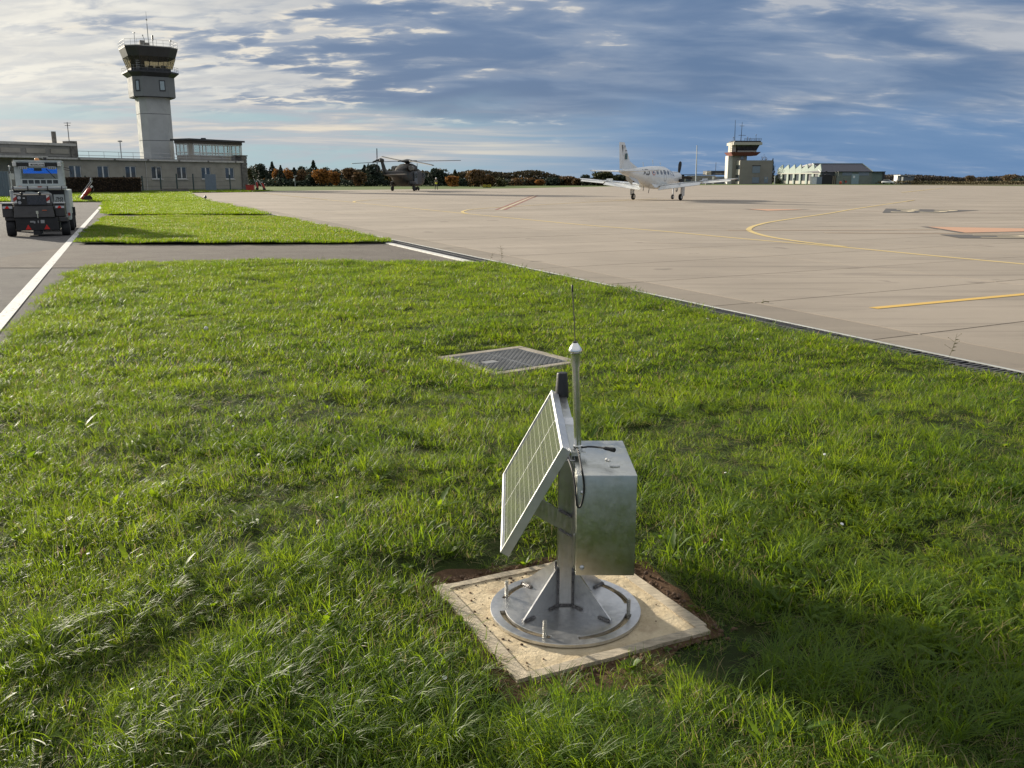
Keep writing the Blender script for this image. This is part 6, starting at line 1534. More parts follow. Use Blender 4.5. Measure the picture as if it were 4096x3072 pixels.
MB().bar((-.75, 6.9, ridge + .06), (Cx - 1.0, 6.9, ridge + .06), .3, .14).obj('ridge_flashing', M_hgreen, hg); MB().bar((-.08, -.45, eave), (-.72, 6.95, ridge + .05), .25, .25).obj('verge_trim', M_white, hg); MB().bar((Cx + .35, -.42, eave), (Cx - 1.05, 6.95, ridge + .05), .25, .25).obj('verge_trim', M_hgreen, hg)
ex = thing('annex', 'low flat-roofed green-grey annex built against the right half of the hangar', 'building', (Q(3355, 700, 314)[0], 314, 0)); exx = ex.location.x
def eb(u0, u1, v0, v1, nm, m, y0=-.08, y1=-.01):
    xa, zb_ = Q(u0, v0, 314); xb, za = Q(u1, v1, 314); return MB().box(xa - exx, xb - exx, y0, y1, 0 if v1 > 730 else za, zb_).obj(nm, m, ex)
eb(3355, 3485, 688, 735, 'front_wall', M_hwall, 0, 5); eb(3352, 3541, 685.5, 687.8, 'flat_roof', M_soffit, -.5, 5.5)
eb(3485.3, 3537, 688, 735, 'side_wall', mat('green_sheet_wall', (.15, .20, .175), .7, var=.1), .4, 5)
eb(3370, 3408, 689, 702, 'shutter', M_bluew); eb(3434, 3475, 689, 702, 'shutter', M_bluew); eb(3407, 3433, 696, 735, 'double_door', mat('pale_blue_door', (.27, .36, .38), .6), -.12, -.01)
eb(3412, 3419, 703, 712, 'door_sign', M_white, -.16, -.125); eb(3533, 3537.5, 688, 735, 'corner_post', M_soffit, .2, .39)
def small(name, label, cat, u, Y, parts, group=None):
    xx = Q(u, 700, Y)[0]; t = thing(name, label, cat, (xx, Y, 0), 0, group)
    for nm, ua, ub, va, vb, m, y0, y1 in parts:
        xa, z1_ = Q(ua, va, Y); xb, z0_ = Q(ub, vb, Y); MB().box(xa - xx, xb - xx, y0, y1, max(0, z0_) if vb < 731 else 0, z1_).obj(nm, m, t)
    return t
small('white_cabin', 'white rectangular cabin against the right end of the sawtooth bays', 'cabin', 3258, 308, [('walls', 3250, 3266, 708, 735, M_white, 0, 2.2), ('roof', 3249, 3267.5, 706.5, 708, M_cornice, -.1, 2.3), ('side_wall', 3266.3, 3288, 707, 735, M_bluew, .3, 2)])
small('dark_container', 'dark rust-black container in front of the hangar wall', 'container', 3307, 309, [('body', 3289, 3324, 701, 735, M_char2, 0, 3), ('lid', 3288, 3325, 699.5, 701, M_soffit, -.1, 3.1)])
small('timber_stack', 'upright pale timber boards beside the dark container', 'timber', 3338, 309, [('board', 3326 + k * 4.2, 3329 + k * 4.2, 703 + (k % 2), 735, mat('pale_board', (.26, .22, .14), .8) if k % 2 else M_char2, .1 * k, .1 * k + .3) for k in range(5)] + [('post', 3347.5, 3356, 705, 735, M_hwall, .2, .5)])
t = small('satellite_dish', 'round black dish on top of the dark container', 'dish', 3308, 310, [('bracket', 3305, 3312, 697, 701, M_black, 1, 1.4)]); x, z = Q(3308, 695, 310); MB().lathe([(.0, 0), (.5, .05), (.85, .3), (.8, .32), (.4, .12)], (0, 1, z), (.5, -1, .3), 14).obj('dish', M_black, t)
x, z = Q(3354, 728, 308); o = MB().lathe([(.3, 0), (.42, .2), (.42, .7), (.25, .95), (.1, 1.05)], (0, 0, 0), n=12).obj('gas_cylinder', mat('orange_red', (.55, .10, .05), .5)); o.location = (x, 306, 0); tag(o, 'squat orange-red cylinder on the grass left of the annex wall', 'cylinder')
x, z = Q(3377, 720, 300); person((x, 300, 0), R(40), 'person in dark clothes carrying a red bag in front of the annex', M_dk, M_dk, M_black, 1.0, None, None, 'down', .5)
o = MB().box(-.22, .22, -.14, .14, 0, .55).tube([(-.15, 0, .55), (0, 0, .8), (.15, 0, .55)], .02, 5).obj('red_bag', M_red); o.location = (x + .5, 299.7, .55); tag(o, 'red bag held by the person before the annex', 'bag')
# car
cx_ = Q(3553, 720, 300)[0]
car = thing('parked_car', 'small silver-white hatchback parked beside the right end of the annex', 'car', (cx_, 300, 0), R(-38))
M_carp = mat('car_silver', (.60, .61, .60), .3, .2, var=.03, coat=1)
loft([(-1.9, .62, .70, .28, 3), (-1.7, .68, .80, .40, 4), (0, .66, .84, .42, 4), (1.5, .60, .82, .36, 4), (1.95, .52, .70, .22, 3)], 18).obj('body', M_carp, car, smooth=True)
loft([(-1.75, 1.0, .60, .10, 3), (-1.3, 1.15, .66, .30, 3), (-.2, 1.18, .68, .33, 3), (.5, 1.12, .66, .24, 3), (1.1, .95, .6, .06, 3)], 18).obj('cabin_glass', M_plexi, car, smooth=True)
MB().box(-1.35, .2, -.6, .6, 1.46, 1.53).obj('roof_panel', M_carp, car, bevel=.03)
for x in (-1.2, 1.25):
    for y in (-.78, .78): MB().lathe([(.15, -.1), (.3, -.1), (.32, 0), (.3, .1), (.15, .1)], (x, y, .32), (0, 1, 0), 16).obj('wheel', M_rubber, car, smooth=True)
for y in (-.6, .6): MB().box(1.86, 1.95, y - .14, y + .14, .58, .74).obj('headlight', M_white, car)
small('utility_shed', 'small flat-roofed shed with a white sunlit side wall right of the parked car', 'shed', 3603, 300, [('white_wall', 3602, 3613.5, 703, 735, M_white, 2.2, 5), ('front_wall', 3614, 3655, 702.5, 735, mat('shed_grey', (.15, .17, .18), .8, var=.1), 0, 4.5), ('roof', 3600, 3658, 699.5, 702.4, M_rail_g, -.4, 5), ('lamp', 3630, 3641, 706, 708, M_cornice, -.3, -.02)])
# signs before the old tower
t = small('white_sign_post', 'white marker board on a post right of the old tower tree', 'sign', 3099, 296, [('post', 3098.3, 3099.8, 710, 735, M_rail_g, 0, .15), ('board', 3097, 3101.5, 702, 711, M_frame_w, -.1, 0)])
small('white_sign_post', 'white marker board on a post left of the hangar bays', 'sign', 3174, 300, [('post', 3173.6, 3174.7, 720, 735, M_rail_g, 0, .15), ('board', 3172, 3176.5, 712, 721, M_rail_g, -.1, 0)])
sgn = small('taxiway_sign', 'yellow and black taxiway direction sign on the grass strip at the apron edge', 'sign', 1948, 178, [('yellow_panel', 1932, 1944.5, 738.5, 748, mat('sign_yellow', (.62, .50, .03), .5), 0, .25), ('black_panel', 1944.7, 1951, 738.5, 748, M_black, 0, .25), ('yellow_panel', 1951.2, 1964, 738.5, 748, MATS['sign_yellow'], 0, .25), ('frame', 1931.6, 1964.4, 748.1, 749, M_darksteel, 0, .25)])
for u, s_, m_ in ((1938, 'A2', M_black), (1948, 'A', MATS['sign_yellow']), (1957.5, '02', M_black)):
    xx, zz = Q(u, 743.2, 178); me = text_mesh('sign_text', s_, .42, m_, .01, .01); o = put('sign_text', me, sgn, (xx - sgn.location.x, -.012, zz)); o.rotation_euler = (R(90), 0, 0)

# ================================================================== TREES
L_dark = m_leaf('evergreen_foliage', (0.020, 0.032, 0.025), (0.055, 0.070, 0.045), .18)  # dark leaves lightened, distance haze put into their colour
L_olive = m_leaf('olive_foliage', (0.030, 0.035, 0.012), (0.085, 0.080, 0.030), .22)
L_orange = m_leaf('orange_foliage', (0.12, 0.055, 0.016), (0.33, 0.150, 0.035), .30)
L_brown = m_leaf('brown_foliage', (0.060, 0.042, 0.022), (0.17, 0.100, 0.042), .25)
L_tan = m_leaf('tan_foliage', (0.10, 0.075, 0.045), (0.24, 0.18, 0.11), .25)
M_bark = mat('bark', (0.060, 0.048, 0.038), .9, var=.3)
def tree(x, Y, hgt_, wid, m, label, kind='round', seed=0, bare=False, n=None, zb=0.0, group='trees beyond the apron', cat='tree'):
    rnd = random.Random(seed); t = thing({'round': 'broadleaf_tree', 'cone': 'conifer_tree', 'bush': 'bush'}[kind], label, cat, (x, Y, zb), 0, group)
    tr_ = MB(); top_ = hgt_ * (.94 if kind == 'cone' else .6)
    if kind != 'bush':
        tr_.tube([(0, 0, -.1), (rnd.uniform(-.1, .1), 0, hgt_ * .35), (rnd.uniform(-.15, .15), 0, top_)], [hgt_ * .035, hgt_ * .025, hgt_ * .006], 6)
    for k in range(9 if kind != 'cone' else 4):
        a = rnd.uniform(0, 2 * PI); z0 = hgt_ * rnd.uniform(.15, .5); r_ = wid * rnd.uniform(.25, .45)
        tr_.tube([(0, 0, z0), (r_ * .5 * math.cos(a), r_ * .5 * math.sin(a), z0 + hgt_ * .15), (r_ * math.cos(a), r_ * math.sin(a), min(hgt_ * .95, z0 + hgt_ * rnd.uniform(.25, .5)))], [hgt_ * .014, hgt_ * .008, hgt_ * .003], 4)
    tr_.obj('trunk', M_bark, t)
    n = n or (1100 if kind != 'bush' else 500)
    if kind == 'cone':
        lay = []
        def pos(r):
            f = r.random() ** 1.25; z = hgt_ * (.08 + .92 * f); tier = (math.sin(f * hgt_ * 3.6) * .5 + .5); rr = wid / 2 * (1 - f) * (.62 + .38 * tier) + .05
            a = r.uniform(0, 2 * PI); rad = rr * r.uniform(.55, 1.0) ** .5 * (1 + .15 * math.sin(a * 5 + f * 9)); return Vector((rad * math.cos(a), rad * math.sin(a), z - rad * .15))
    else:
        blobs = []
        for k in range(8 if kind == 'round' else 6):
            a = rnd.uniform(0, 2 * PI); f = rnd.uniform(.30, .84) if kind == 'round' else rnd.uniform(.15, .6)
            w2 = wid * .5 * (1 - abs(f - .5) * .8); rr = rnd.uniform(.16, .30) * wid
            blobs.append((Vector((w2 * .62 * math.cos(a) * rnd.uniform(.3, 1), w2 * .62 * math.sin(a) * rnd.uniform(.3, 1), f * hgt_)), rr, min(rr, hgt_ * (1 - f) * 1.02 if kind != 'bush' else rr)))
        blobs.append((Vector((0, 0, hgt_ * .45)), wid * .36, hgt_ * .40))
        blobs.append((Vector((rnd.uniform(-.2, .2), 0, hgt_ * .80)), wid * .2, hgt_ * .2))
        def pos(r):
            c, rr, rz_ = blobs[int(r.random() ** .8 * len(blobs)) % len(blobs)]
            d_ = Vector((r.gauss(0, 1), r.gauss(0, 1), r.gauss(0, 1))).normalized() * r.uniform(.62, 1.04)
            p = c + Vector((d_.x * rr, d_.y * rr, d_.z * rz_)); p.z = max(.1, p.z); return p
    leafy('crown', pos, m, n if not bare else n // 3, max(.22, wid * (.10 if kind != 'cone' else .09)) * (1 if not bare else .6), seed + 1, t)
    return t
# (u, v top, width px, kind, colour, Y, label)
TL = [
 (1004, 668, 46, 'round', L_olive, 232, 'olive tree half hidden behind the stone corner of the office'),
 (1030, 676, 50, 'round', L_orange, 240, 'yellow-brown low tree just right of the office corner'),
 (1043, 658, 60, 'round', L_dark, 226, 'dark broad tree with twiggy top, first beyond the office corner'),
 (1088, 652, 44, 'cone', L_dark, 224, 'dark pointed conifer, second tree group from the office'),
 (1106, 678, 44, 'round', L_orange, 214, 'rusty orange tree in front of the dark conifers'),
 (1122, 665, 34, 'cone', L_dark, 212, 'small dark spruce between two orange trees'),
 (1146, 676, 58, 'round', L_orange, 218, 'wide orange tree right of the small spruce'),
 (1176, 674, 40, 'cone', L_dark, 222, 'narrow dark conifer behind the pale mast'),
 (1207, 668, 48, 'round', L_dark, 230, 'dark flat-topped pine left of the tallest spruce'),
 (1206, 682, 56, 'round', L_brown, 216, 'brown tree beneath the flat-topped pine'),
 (1253, 647, 50, 'cone', L_dark, 220, 'tallest dark spruce of the tree line'),
 (1240, 700, 46, 'round', L_dark, 212, 'low dark tree at the foot of the tallest spruce'),
 (1292, 679, 70, 'round', L_orange, 210, 'large golden-orange tree right of the tallest spruce'),
 (1301, 672, 40, 'round', L_dark, 234, 'dark crown rising behind the golden-orange tree'),
 (1345, 678, 54, 'round', L_dark, 226, 'rounded dark tree in the middle of the tree line'),
 (1338, 690, 46, 'round', L_orange, 212, 'small orange tree before the rounded dark tree'),
 (1402, 674, 66, 'round', L_brown, 222, 'broad brown tree left of the helicopter tail'),
 (1440, 692, 60, 'round', L_brown, 212, 'lower brown tree under the main rotor tips'),
 (1458, 665, 54, 'cone', L_dark, 226, 'dark layered conifer under the left rotor blade'),
 (1500, 660, 74, 'round', L_dark, 222, 'big dark evergreen directly behind the helicopter tail'),
 (1560, 680, 60, 'round', L_olive, 224, 'olive tree behind the helicopter engines'),
 (1600, 690, 70, 'round', L_brown, 216, 'brown tree hidden behind the helicopter body'),
 (1705, 692, 44, 'round', L_dark, 226, 'dark tree just right of the helicopter nose'),
 (1742, 678, 84, 'round', L_dark, 220, 'wide dark tree behind the marshaller'),
 (1756, 676, 34, 'round', L_brown, 240, 'brown tree top showing over the wide dark tree'),
 (1790, 700, 50, 'round', L_dark, 222, 'low dark tree between marshaller and orange tree'),
 (1820, 683, 42, 'cone', L_olive, 232, 'olive conifer behind the bright orange tree'),
 (1808, 706, 58, 'round', L_orange, 206, 'bright orange round tree right of the marshaller'),
 (1858, 716, 50, 'bush', L_dark, 216, 'low dark bush right of the bright orange tree'),
 (1905, 683, 84, 'round', L_brown, 204, 'tall rusty brown tree left of the yellow sign'),
 (1950, 702, 72, 'round', L_brown, 208, 'wide rusty brown tree behind the yellow sign'),
 (1992, 720, 60, 'bush', L_olive, 212, 'low olive bush right of the yellow sign'),
 (2060, 722, 66, 'bush', L_brown, 236, 'low brown bush between the sign and the aeroplane'),
 (2110, 714, 60, 'round', L_brown, 240, 'brown tree left of the far evergreen clump'),
 (2160, 720, 40, 'round', L_orange, 236, 'small reddish tree between brown and dark trees'),
 (2208, 714, 74, 'round', L_dark, 244, 'dark evergreen clump left of the aeroplane wing tip'),
 (2268, 708, 74, 'round', L_brown, 244, 'brown tree behind the left wing tip'),
 (2312, 716, 60, 'round', L_brown, 240, 'lower brown tree beyond the left wing tip'),
 (2345, 700, 44, 'round', L_dark, 236, 'dark tree above the left wing'),
 (2425, 690, 96, 'round', L_olive, 236, 'large olive-yellow tree behind the tail'),
 (2480, 702, 70, 'round', L_dark, 240, 'dark tree behind the aft fuselage'),
 (2540, 712, 70, 'round', L_brown, 244, 'brown tree hidden behind the fuselage'),
]
for k, (u, v, w, kind, m, Y, lab) in enumerate(TL):
    px = w * Y / FOC * (1.75 if kind == 'cone' else 1.30); x, z = Q(u, v, Y)
    tree(x, Y, z * 1.05, px, m, lab, kind, 100 + k)
for k, (u, v, w, kind, m, Y, lab, bare) in enumerate([
 (3058, 620, 48, 'round', L_brown, 345, 'thin purplish bare tree rising behind the old tower block', True),
 (3092, 637, 34, 'cone', L_dark, 322, 'tall dark cypress at the right edge of the old tower', False),
 (3140, 706, 84, 'bush', L_dark, 356, 'low dark evergreen bush between old tower and hangar', False),
 (3112, 716, 40, 'bush', L_dark, 340, 'small dark bush at the foot of the tall cypress', False),
 (3666, 712, 40, 'bush', L_tan, 300, 'orange-tan dead bush right of the utility shed', False),
 (3880, 703, 40, 'round', L_tan, 330, 'pale tan upright bush on the right horizon', False),
 (3966, 706, 26, 'round', L_dark, 330, 'small dark tree on the right horizon', False),
 (4042, 700, 70, 'round', L_tan, 330, 'wide tan bare tree near the right edge', False),
 (4070, 716, 60, 'bush', L_dark, 320, 'low dark bush at the right edge', False)]):
    px = w * Y / FOC * 1.1; x, z = Q(u, v, Y)
    tree(x, Y, z * 1.03, px, m, lab, kind, 300 + k, bare, group='plants beside the far buildings')
# continuous undergrowth and far hedgerows: nobody could count these
def mass(name, label, pts, h_fn, depth, m, n, size, seed):
    def b_(r):
        t = r.random() * (len(pts) - 1); i = int(t); p = pts[i].lerp(pts[i + 1], t - i); hh = h_fn(p.x) 
        return Vector((p.x, p.y + r.uniform(0, depth), hh * r.random() ** .6))
    o = leafy(name, b_, m, n, size, seed); o['kind'] = 'stuff'; o['label'] = label; o['category'] = 'undergrowth'; return o
L_far = m_leaf('far_mixed_foliage', (0.025, 0.030, 0.022), (0.10, 0.075, 0.035), .15)
pts = [Vector((Q(u, 740, 205)[0], 205 + (u - 980) * .028, 0)) for u in range(960, 2620, 40)]
mass('undergrowth', 'dark undergrowth along the foot of the tree line', pts, lambda x: 1.5 + 1.0 * noise.noise(Vector((x * .25, 3, 1))), 16, L_dark, 17000, .50, 5)
pts = [Vector((Q(u, 740, 250)[0], 250, 0)) for u in range(960, 2620, 40)]
mass('far_woodland', 'brown and dark woodland filling the gaps behind the tree line', pts, lambda x: 3.9 + 1.8 * noise.noise(Vector((x * .08, 7, 1))) - max(0, (x + 8) * .06), 12, L_far, 15000, .7, 6)
pts = [Vector((Q(u, 740, 420)[0], 420, 0)) for u in range(3100, 4600, 60)]
mass('far_hedgerow', 'long dull brown hedgerow along the right horizon', pts, lambda x: 3.0 + 1.2 * noise.noise(Vector((x * .03, 7, 1))), 25, mass and m_leaf('dull_brown_scrub', (.055, .046, .042), (.105, .085, .068), .1), 18000, .9, 7)
pts = [Vector((Q(u, 740, 300)[0], 300 + (u - 3500) * -.03, 0)) for u in range(3560, 4500, 60)]
mass('dry_grass_bank', 'rough tan and olive grass bank beyond the apron on the right', pts, lambda x: 1.0 + .5 * noise.noise(Vector((x * .12, 7, 1))), 14, m_leaf('dry_bank', (.075, .062, .030), (.17, .14, .075), .1), 9000, .45, 8)
o_ = structure(MB().sheet([(Q(3500, 740, 252)[0], 246), (300, 225), (420, 420), (Q(3500, 740, 340)[0] + 20, 345)], -.02).obj('dry_field', m_ground('dry_field', (.10, .085, .035), (.15, .125, .06), (.07, .07, .02), .1, .4, bump=.5, bs=5)[0]))

# ================================================================== GRASS
def m_grass(name, tint=1.0):
    m = bpy.data.materials.new(name); m.use_nodes = True
    T = NT(m.node_tree); b = T.n['Principled BSDF']; o = T.n['Material Output']
    at = T.node('ShaderNodeAttribute'); at.attribute_name = 'bc'
    sp = T.node('ShaderNodeSeparateColor'); T.l.new(at.outputs['Color'], sp.inputs[0])
    rnd_, dry, tt = sp.outputs[0], sp.outputs[1], sp.outputs[2]
    oi = T.node('ShaderNodeObjectInfo').outputs['Random']
    gp = T.node('ShaderNodeNewGeometry').outputs['Position']
    patch_ = T.ramp(T.noise(gp, 0.9, 4, 0.6), 0.34, 0.66)
    k = T.math('ADD', T.math('MULTIPLY', rnd_, 0.45), T.math('ADD', T.math('MULTIPLY', oi, 0.25), T.math('MULTIPLY', patch_, 0.30)))
    c = T.mix(k, (0.026, 0.080, 0.006), (0.118, 0.185, 0.010))
    c = T.mix(dry, c, (0.30, 0.25, 0.12))
    T.put(b.inputs['Base Color'], c); b.inputs['Roughness'].default_value = 0.50; b.inputs['Specular IOR Level'].default_value = 0.46
    tr = T.node('ShaderNodeBsdfTranslucent')
    tc_ = T.mix(k, (0.13, 0.265, 0.010), (0.44, 0.56, 0.018)); tc_ = T.mix(dry, tc_, (0.42, 0.34, 0.15)); T.put(tr.inputs[0], tc_)
    mx = T.node('ShaderNodeMixShader'); mx.inputs[0].default_value = 0.50
    T.l.new(b.outputs[0], mx.inputs[1]); T.l.new(tr.outputs[0], mx.inputs[2]); T.l.new(mx.outputs[0], o.inputs[0])
    return m
M_grass = m_grass('grass_blades')
rng = np.random.default_rng(11)
def blades(n, rad, h0, h1, w0, w1, lean0, lean1, curl, dryp=0.06, bias=0.25, seg=(0, .3, .6, .84, 1.0)):
    """returns verts, faces, colours for n blades scattered over a disc"""
    V_, F_, C_ = [], [], []
    for i in range(n):
        a = rng.uniform(0, 2 * PI); r_ = rad * math.sqrt(rng.uniform()); bx_, by_ = r_ * math.cos(a), r_ * math.sin(a)
        h_ = rng.uniform(h0, h1); w = rng.uniform(w0, w1); az = a + rng.normal(0, .9) if rng.uniform() > bias else rng.normal(-.2, .5)
        le = rng.uniform(lean0, lean1); cu = rng.uniform(.4, 1.0) * curl
        dx_, dy_ = math.cos(az), math.sin(az); tw = rng.uniform(-.9, .9); sx_, sy_ = -dy_ * math.cos(tw) + dx_ * math.sin(tw) * .6, dx_ * math.cos(tw) + dy_ * math.sin(tw) * .6
        base = len(V_); col = (rng.uniform(), 1.0 if rng.uniform() < dryp else 0.0)
        ang = le; x = z = 0.0; pt = 0.0; P_ = []
        for t in seg:
            ds = (t - pt) * h_; x += math.sin(ang) * ds; z += math.cos(ang) * ds; ang = le + cu * t ** 1.3 ; pt = t
            P_.append((x, max(z, 0.003)))
        for q, (t, (x, z)) in enumerate(zip(seg, P_)):
            ww = w * (1 - t ** 2.2) * .5 * (0.75 + .6 * min(t * 3, 1) * .4)
            if q == len(seg) - 1: V_.append((bx_ + dx_ * x, by_ + dy_ * x, z)); C_.append((*col, t))
            else:
                V_.append((bx_ + dx_ * x + sx_ * ww, by_ + dy_ * x + sy_ * ww, z + .0004)); V_.append((bx_ + dx_ * x - sx_ * ww, by_ + dy_ * x - sy_ * ww, z)); C_ += [(*col, t)] * 2
        k = len(seg) - 1
        for q in range(k - 1): F_.append((base + 2 * q, base + 2 * q + 1, base + 2 * q + 3, base + 2 * q + 2))
        F_.append((base + 2 * k - 2, base + 2 * k - 1, base + 2 * k))
    return V_, F_, C_
def tuft_obj(name, parts):
    V_, F_, C_ = [], [], []
    for v, f, c in parts:
        o = len(V_); V_ += v; F_ += [tuple(i + o for i in q) for q in f]; C_ += c
    me = bpy.data.meshes.new(name); me.from_pydata(V_, [], F_)
    at = me.attributes.new('bc', 'FLOAT_COLOR', 'POINT'); at.data.foreach_set('color', np.array([(a, b_, c, 1) for a, b_, c in C_], dtype=np.float32).ravel())
    for p in me.polygons: p.use_smooth = True
    me.materials.append(M_grass)
    return bpy.data.objects.new(name, me)
def fern(n, L0, L1):       # feathery yarrow leaves
    V_, F_, C_ = [], [], []
    for i in range(n):
        az = rng.uniform(0, 2 * PI); L = rng.uniform(L0, L1); le = rng.uniform(.35, 1.1); cu = rng.uniform(.2, .7); c = rng.uniform(.3, .9)
        x = z = 0; pts = []; ns_ = 15
        for k in range(ns_ + 1):
            t = k / ns_; ang = le + cu * t; x += math.sin(ang) * L / ns_; z += math.cos(ang) * L / ns_; pts.append((x, max(z, .006)))
        bx_, by_ = rng.normal(0, .012, 2); dx_, dy_ = math.cos(az), math.sin(az)
        for k, (x, z) in enumerate(pts):
            t = k / ns_; wl = L * .15 * math.sin(PI * min(1, t * .85 + .16)) + .001
            for s in (-1, 1):
                o = len(V_); p = (bx_ + dx_ * x, by_ + dy_ * x, z); fw = L * .035
                q = (p[0] - dy_ * s * wl + dx_ * fw, p[1] + dx_ * s * wl + dy_ * fw, z + wl * .25)
                V_ += [(p[0] - dx_ * .0016, p[1] - dy_ * .0016, z), (p[0] + dx_ * .0022, p[1] + dy_ * .0022, z), (q[0] + dx_ * .0012, q[1] + dy_ * .0012, q[2]), (q[0] - dx_ * .001, q[1] - dy_ * .001, q[2] + .001)]
                F_.append((o, o + 1, o + 2, o + 3)); C_ += [(c, 0, t)] * 4
    return V_, F_, C_
def broad(n, L0, L1, wr, lobes=0):     # rosette leaves
    V_, F_, C_ = [], [], []
    for i in range(n):
        az = 2 * PI * i / n + rng.normal(0, .3); L = rng.uniform(L0, L1); le = rng.uniform(.6, 1.25); dx_, dy_ = math.cos(az), math.sin(az); c = rng.uniform(.2, .8)
        x = z = 0; o = len(V_); ns_ = 7
        for k in range(ns_ + 1):
            t = k / ns_; ang = le + .5 * t; x += math.sin(ang) * L / ns_; z += math.cos(ang) * L / ns_
            w = L * wr * math.sin(PI * (t * .92 + .06)) ** .8 * (1 - (.35 if lobes and k % 2 else 0)); w = max(w, .0015)
            zz = max(z, .005)
            V_ += [(dx_ * x - dy_ * w, dy_ * x + dx_ * w, zz + w * .25), (dx_ * x, dy_ * x, zz), (dx_ * x + dy_ * w, dy_ * x - dx_ * w, zz + w * .25)]; C_ += [(c, 0, t)] * 3
        for k in range(ns_):
            a = o + 3 * k; F_ += [(a, a + 1, a + 4, a + 3), (a + 1, a + 2, a + 5, a + 4)]
    return V_, F_, C_
SEG3 = (0, .45, .8, 1.0)
tufts = [
 tuft_obj('tuft_00', [blades(38, .060, .028, .062, .0017, .0032, .2, 1.2, 1.1)]),
 tuft_obj('tuft_01', [blades(38, .060, .035, .080, .0015, .0030, .2, 1.25, 1.4, .12)]),
 tuft_obj('tuft_02', [blades(32, .060, .020, .052, .0018, .0034, .4, 1.35, .9, .06), broad(5, .012, .022, .4)]),
 tuft_obj('tuft_03', [blades(28, .055, .05, .115, .0020, .0038, .25, 1.1, 1.8, .05)]),
 tuft_obj('tuft_04', [blades(30, .060, .045, .10, .0016, .0030, .7, 1.45, .7, .30)]),            # lying, some dry
 tuft_obj('tuft_05', [blades(24, .035, .13, .26, .0030, .0056, .25, .95, 2.2, .03, .5, (0, .2, .4, .6, .8, 1.0))]),  # long arching
 tuft_obj('tuft_06', [blades(20, .030, .10, .20, .0026, .0048, .4, 1.15, 2.0, .05, .6, (0, .2, .4, .6, .8, 1.0))]),
 tuft_obj('tuft_07', [fern(7, .05, .10), blades(10, .05, .03, .06, .002, .003, .1, .8, .8)]),
 tuft_obj('tuft_08', [broad(7, .05, .09, .14, 1), blades(8, .05, .03, .06, .002, .003, .1, .8, .8)]),
 tuft_obj('tuft_09', [broad(8, .02, .04, .42), blades(10, .05, .03, .05, .002, .003, .1, .8, .8)]),
 tuft_obj('tuft_10', [blades(60, .13, .035, .085, .0042, .0075, .2, 1.2, 1.2, .07, .25, SEG3)]),            # distance versions, fewer faces
 tuft_obj('tuft_11', [blades(60, .13, .030, .075, .0042, .0072, .3, 1.35, 1.0, .09, .25, SEG3)]),
 tuft_obj('tuft_12', [blades(60, .24, .06, .13, .010, .018, .1, 1.0, 1.1, .06, .25, SEG3)]),
 tuft_obj('tuft_13', [blades(60, .50, .08, .16, .024, .040, .1, 1.0, 1.1, .05, .25, SEG3)]),
]
tcol = bpy.data.collections.new('grass_tufts')
for t in tufts: tcol.objects.link(t)
def scatter(name, label, pts):
    P_ = np.array([p[:3] for p in pts], dtype=np.float32); me = bpy.data.meshes.new(name); me.from_pydata(P_.tolist(), [], [])
    a = me.attributes.new('rot', 'FLOAT_VECTOR', 'POINT'); a.data.foreach_set('vector', np.array([(p[5], p[6], p[3]) for p in pts], dtype=np.float32).ravel())
    a = me.attributes.new('scl', 'FLOAT', 'POINT'); a.data.foreach_set('value', np.array([p[4] for p in pts], dtype=np.float32))
    a = me.attributes.new('idx', 'INT', 'POINT'); a.data.foreach_set('value', np.array([p[7] for p in pts], dtype=np.int32))
    o = put(name, me); ng = bpy.data.node_groups.new(name, 'GeometryNodeTree')
    ng.interface.new_socket('Geometry', in_out='INPUT', socket_type='NodeSocketGeometry'); ng.interface.new_socket('Geometry', in_out='OUTPUT', socket_type='NodeSocketGeometry')
    N_ = ng.nodes; L = ng.links; gi = N_.new('NodeGroupInput'); go = N_.new('NodeGroupOutput')
    ci = N_.new('GeometryNodeCollectionInfo'); ci.inputs['Collection'].default_value = tcol; ci.inputs['Separate Children'].default_value = True; ci.inputs['Reset Children'].default_value = True
    iop = N_.new('GeometryNodeInstanceOnPoints'); iop.inputs['Pick Instance'].default_value = True
    def attr(nm, ty):
        nd = N_.new('GeometryNodeInputNamedAttribute'); nd.data_type = ty; nd.inputs['Name'].default_value = nm; return nd.outputs['Attribute']
    e2r = N_.new('FunctionNodeEulerToRotation'); L.new(attr('rot', 'FLOAT_VECTOR'), e2r.inputs[0])
    L.new(gi.outputs[0], iop.inputs['Points']); L.new(ci.outputs[0], iop.inputs['Instance']); L.new(attr('idx', 'INT'), iop.inputs['Instance Index']); L.new(e2r.outputs[0], iop.inputs['Rotation']); L.new(attr('scl', 'FLOAT'), iop.inputs['Scale']); L.new(iop.outputs[0], go.inputs[0])
    mod = o.modifiers.new('scatter', 'NODES'); mod.node_group = ng
    o['kind'] = 'stuff'; o['label'] = label; o['category'] = 'grass'; return o
rs = random.Random(5)
def nz(x, y, s, k): return noise.noise(Vector((x * s, y * s, k)))
def pad_q(x, y):
    d_ = Vector((x, y)) - PAD_C; return d_.dot(PX), d_.dot(PY)
def mh_q(x, y):
    d_ = Vector((x + 0.03, y - 7.60)); return d_.dot(mex), d_.dot(mey)
soil_spots = [(ground(2920, 2690), .16), (ground(3010, 2560), .10), (ground(2650, 2400), .14), (ground(2720, 2470), .10), (ground(2330, 2740), .13), (ground(1830, 2290), .14), (ground(2010, 2230), .15), (ground(2200, 2215), .12), (ground(2450, 2780), .12), (ground(1690, 2560), .05), (ground(2640, 2330), .12), (ground(3560, 2800), .10), (ground(3240, 2390), .08)]
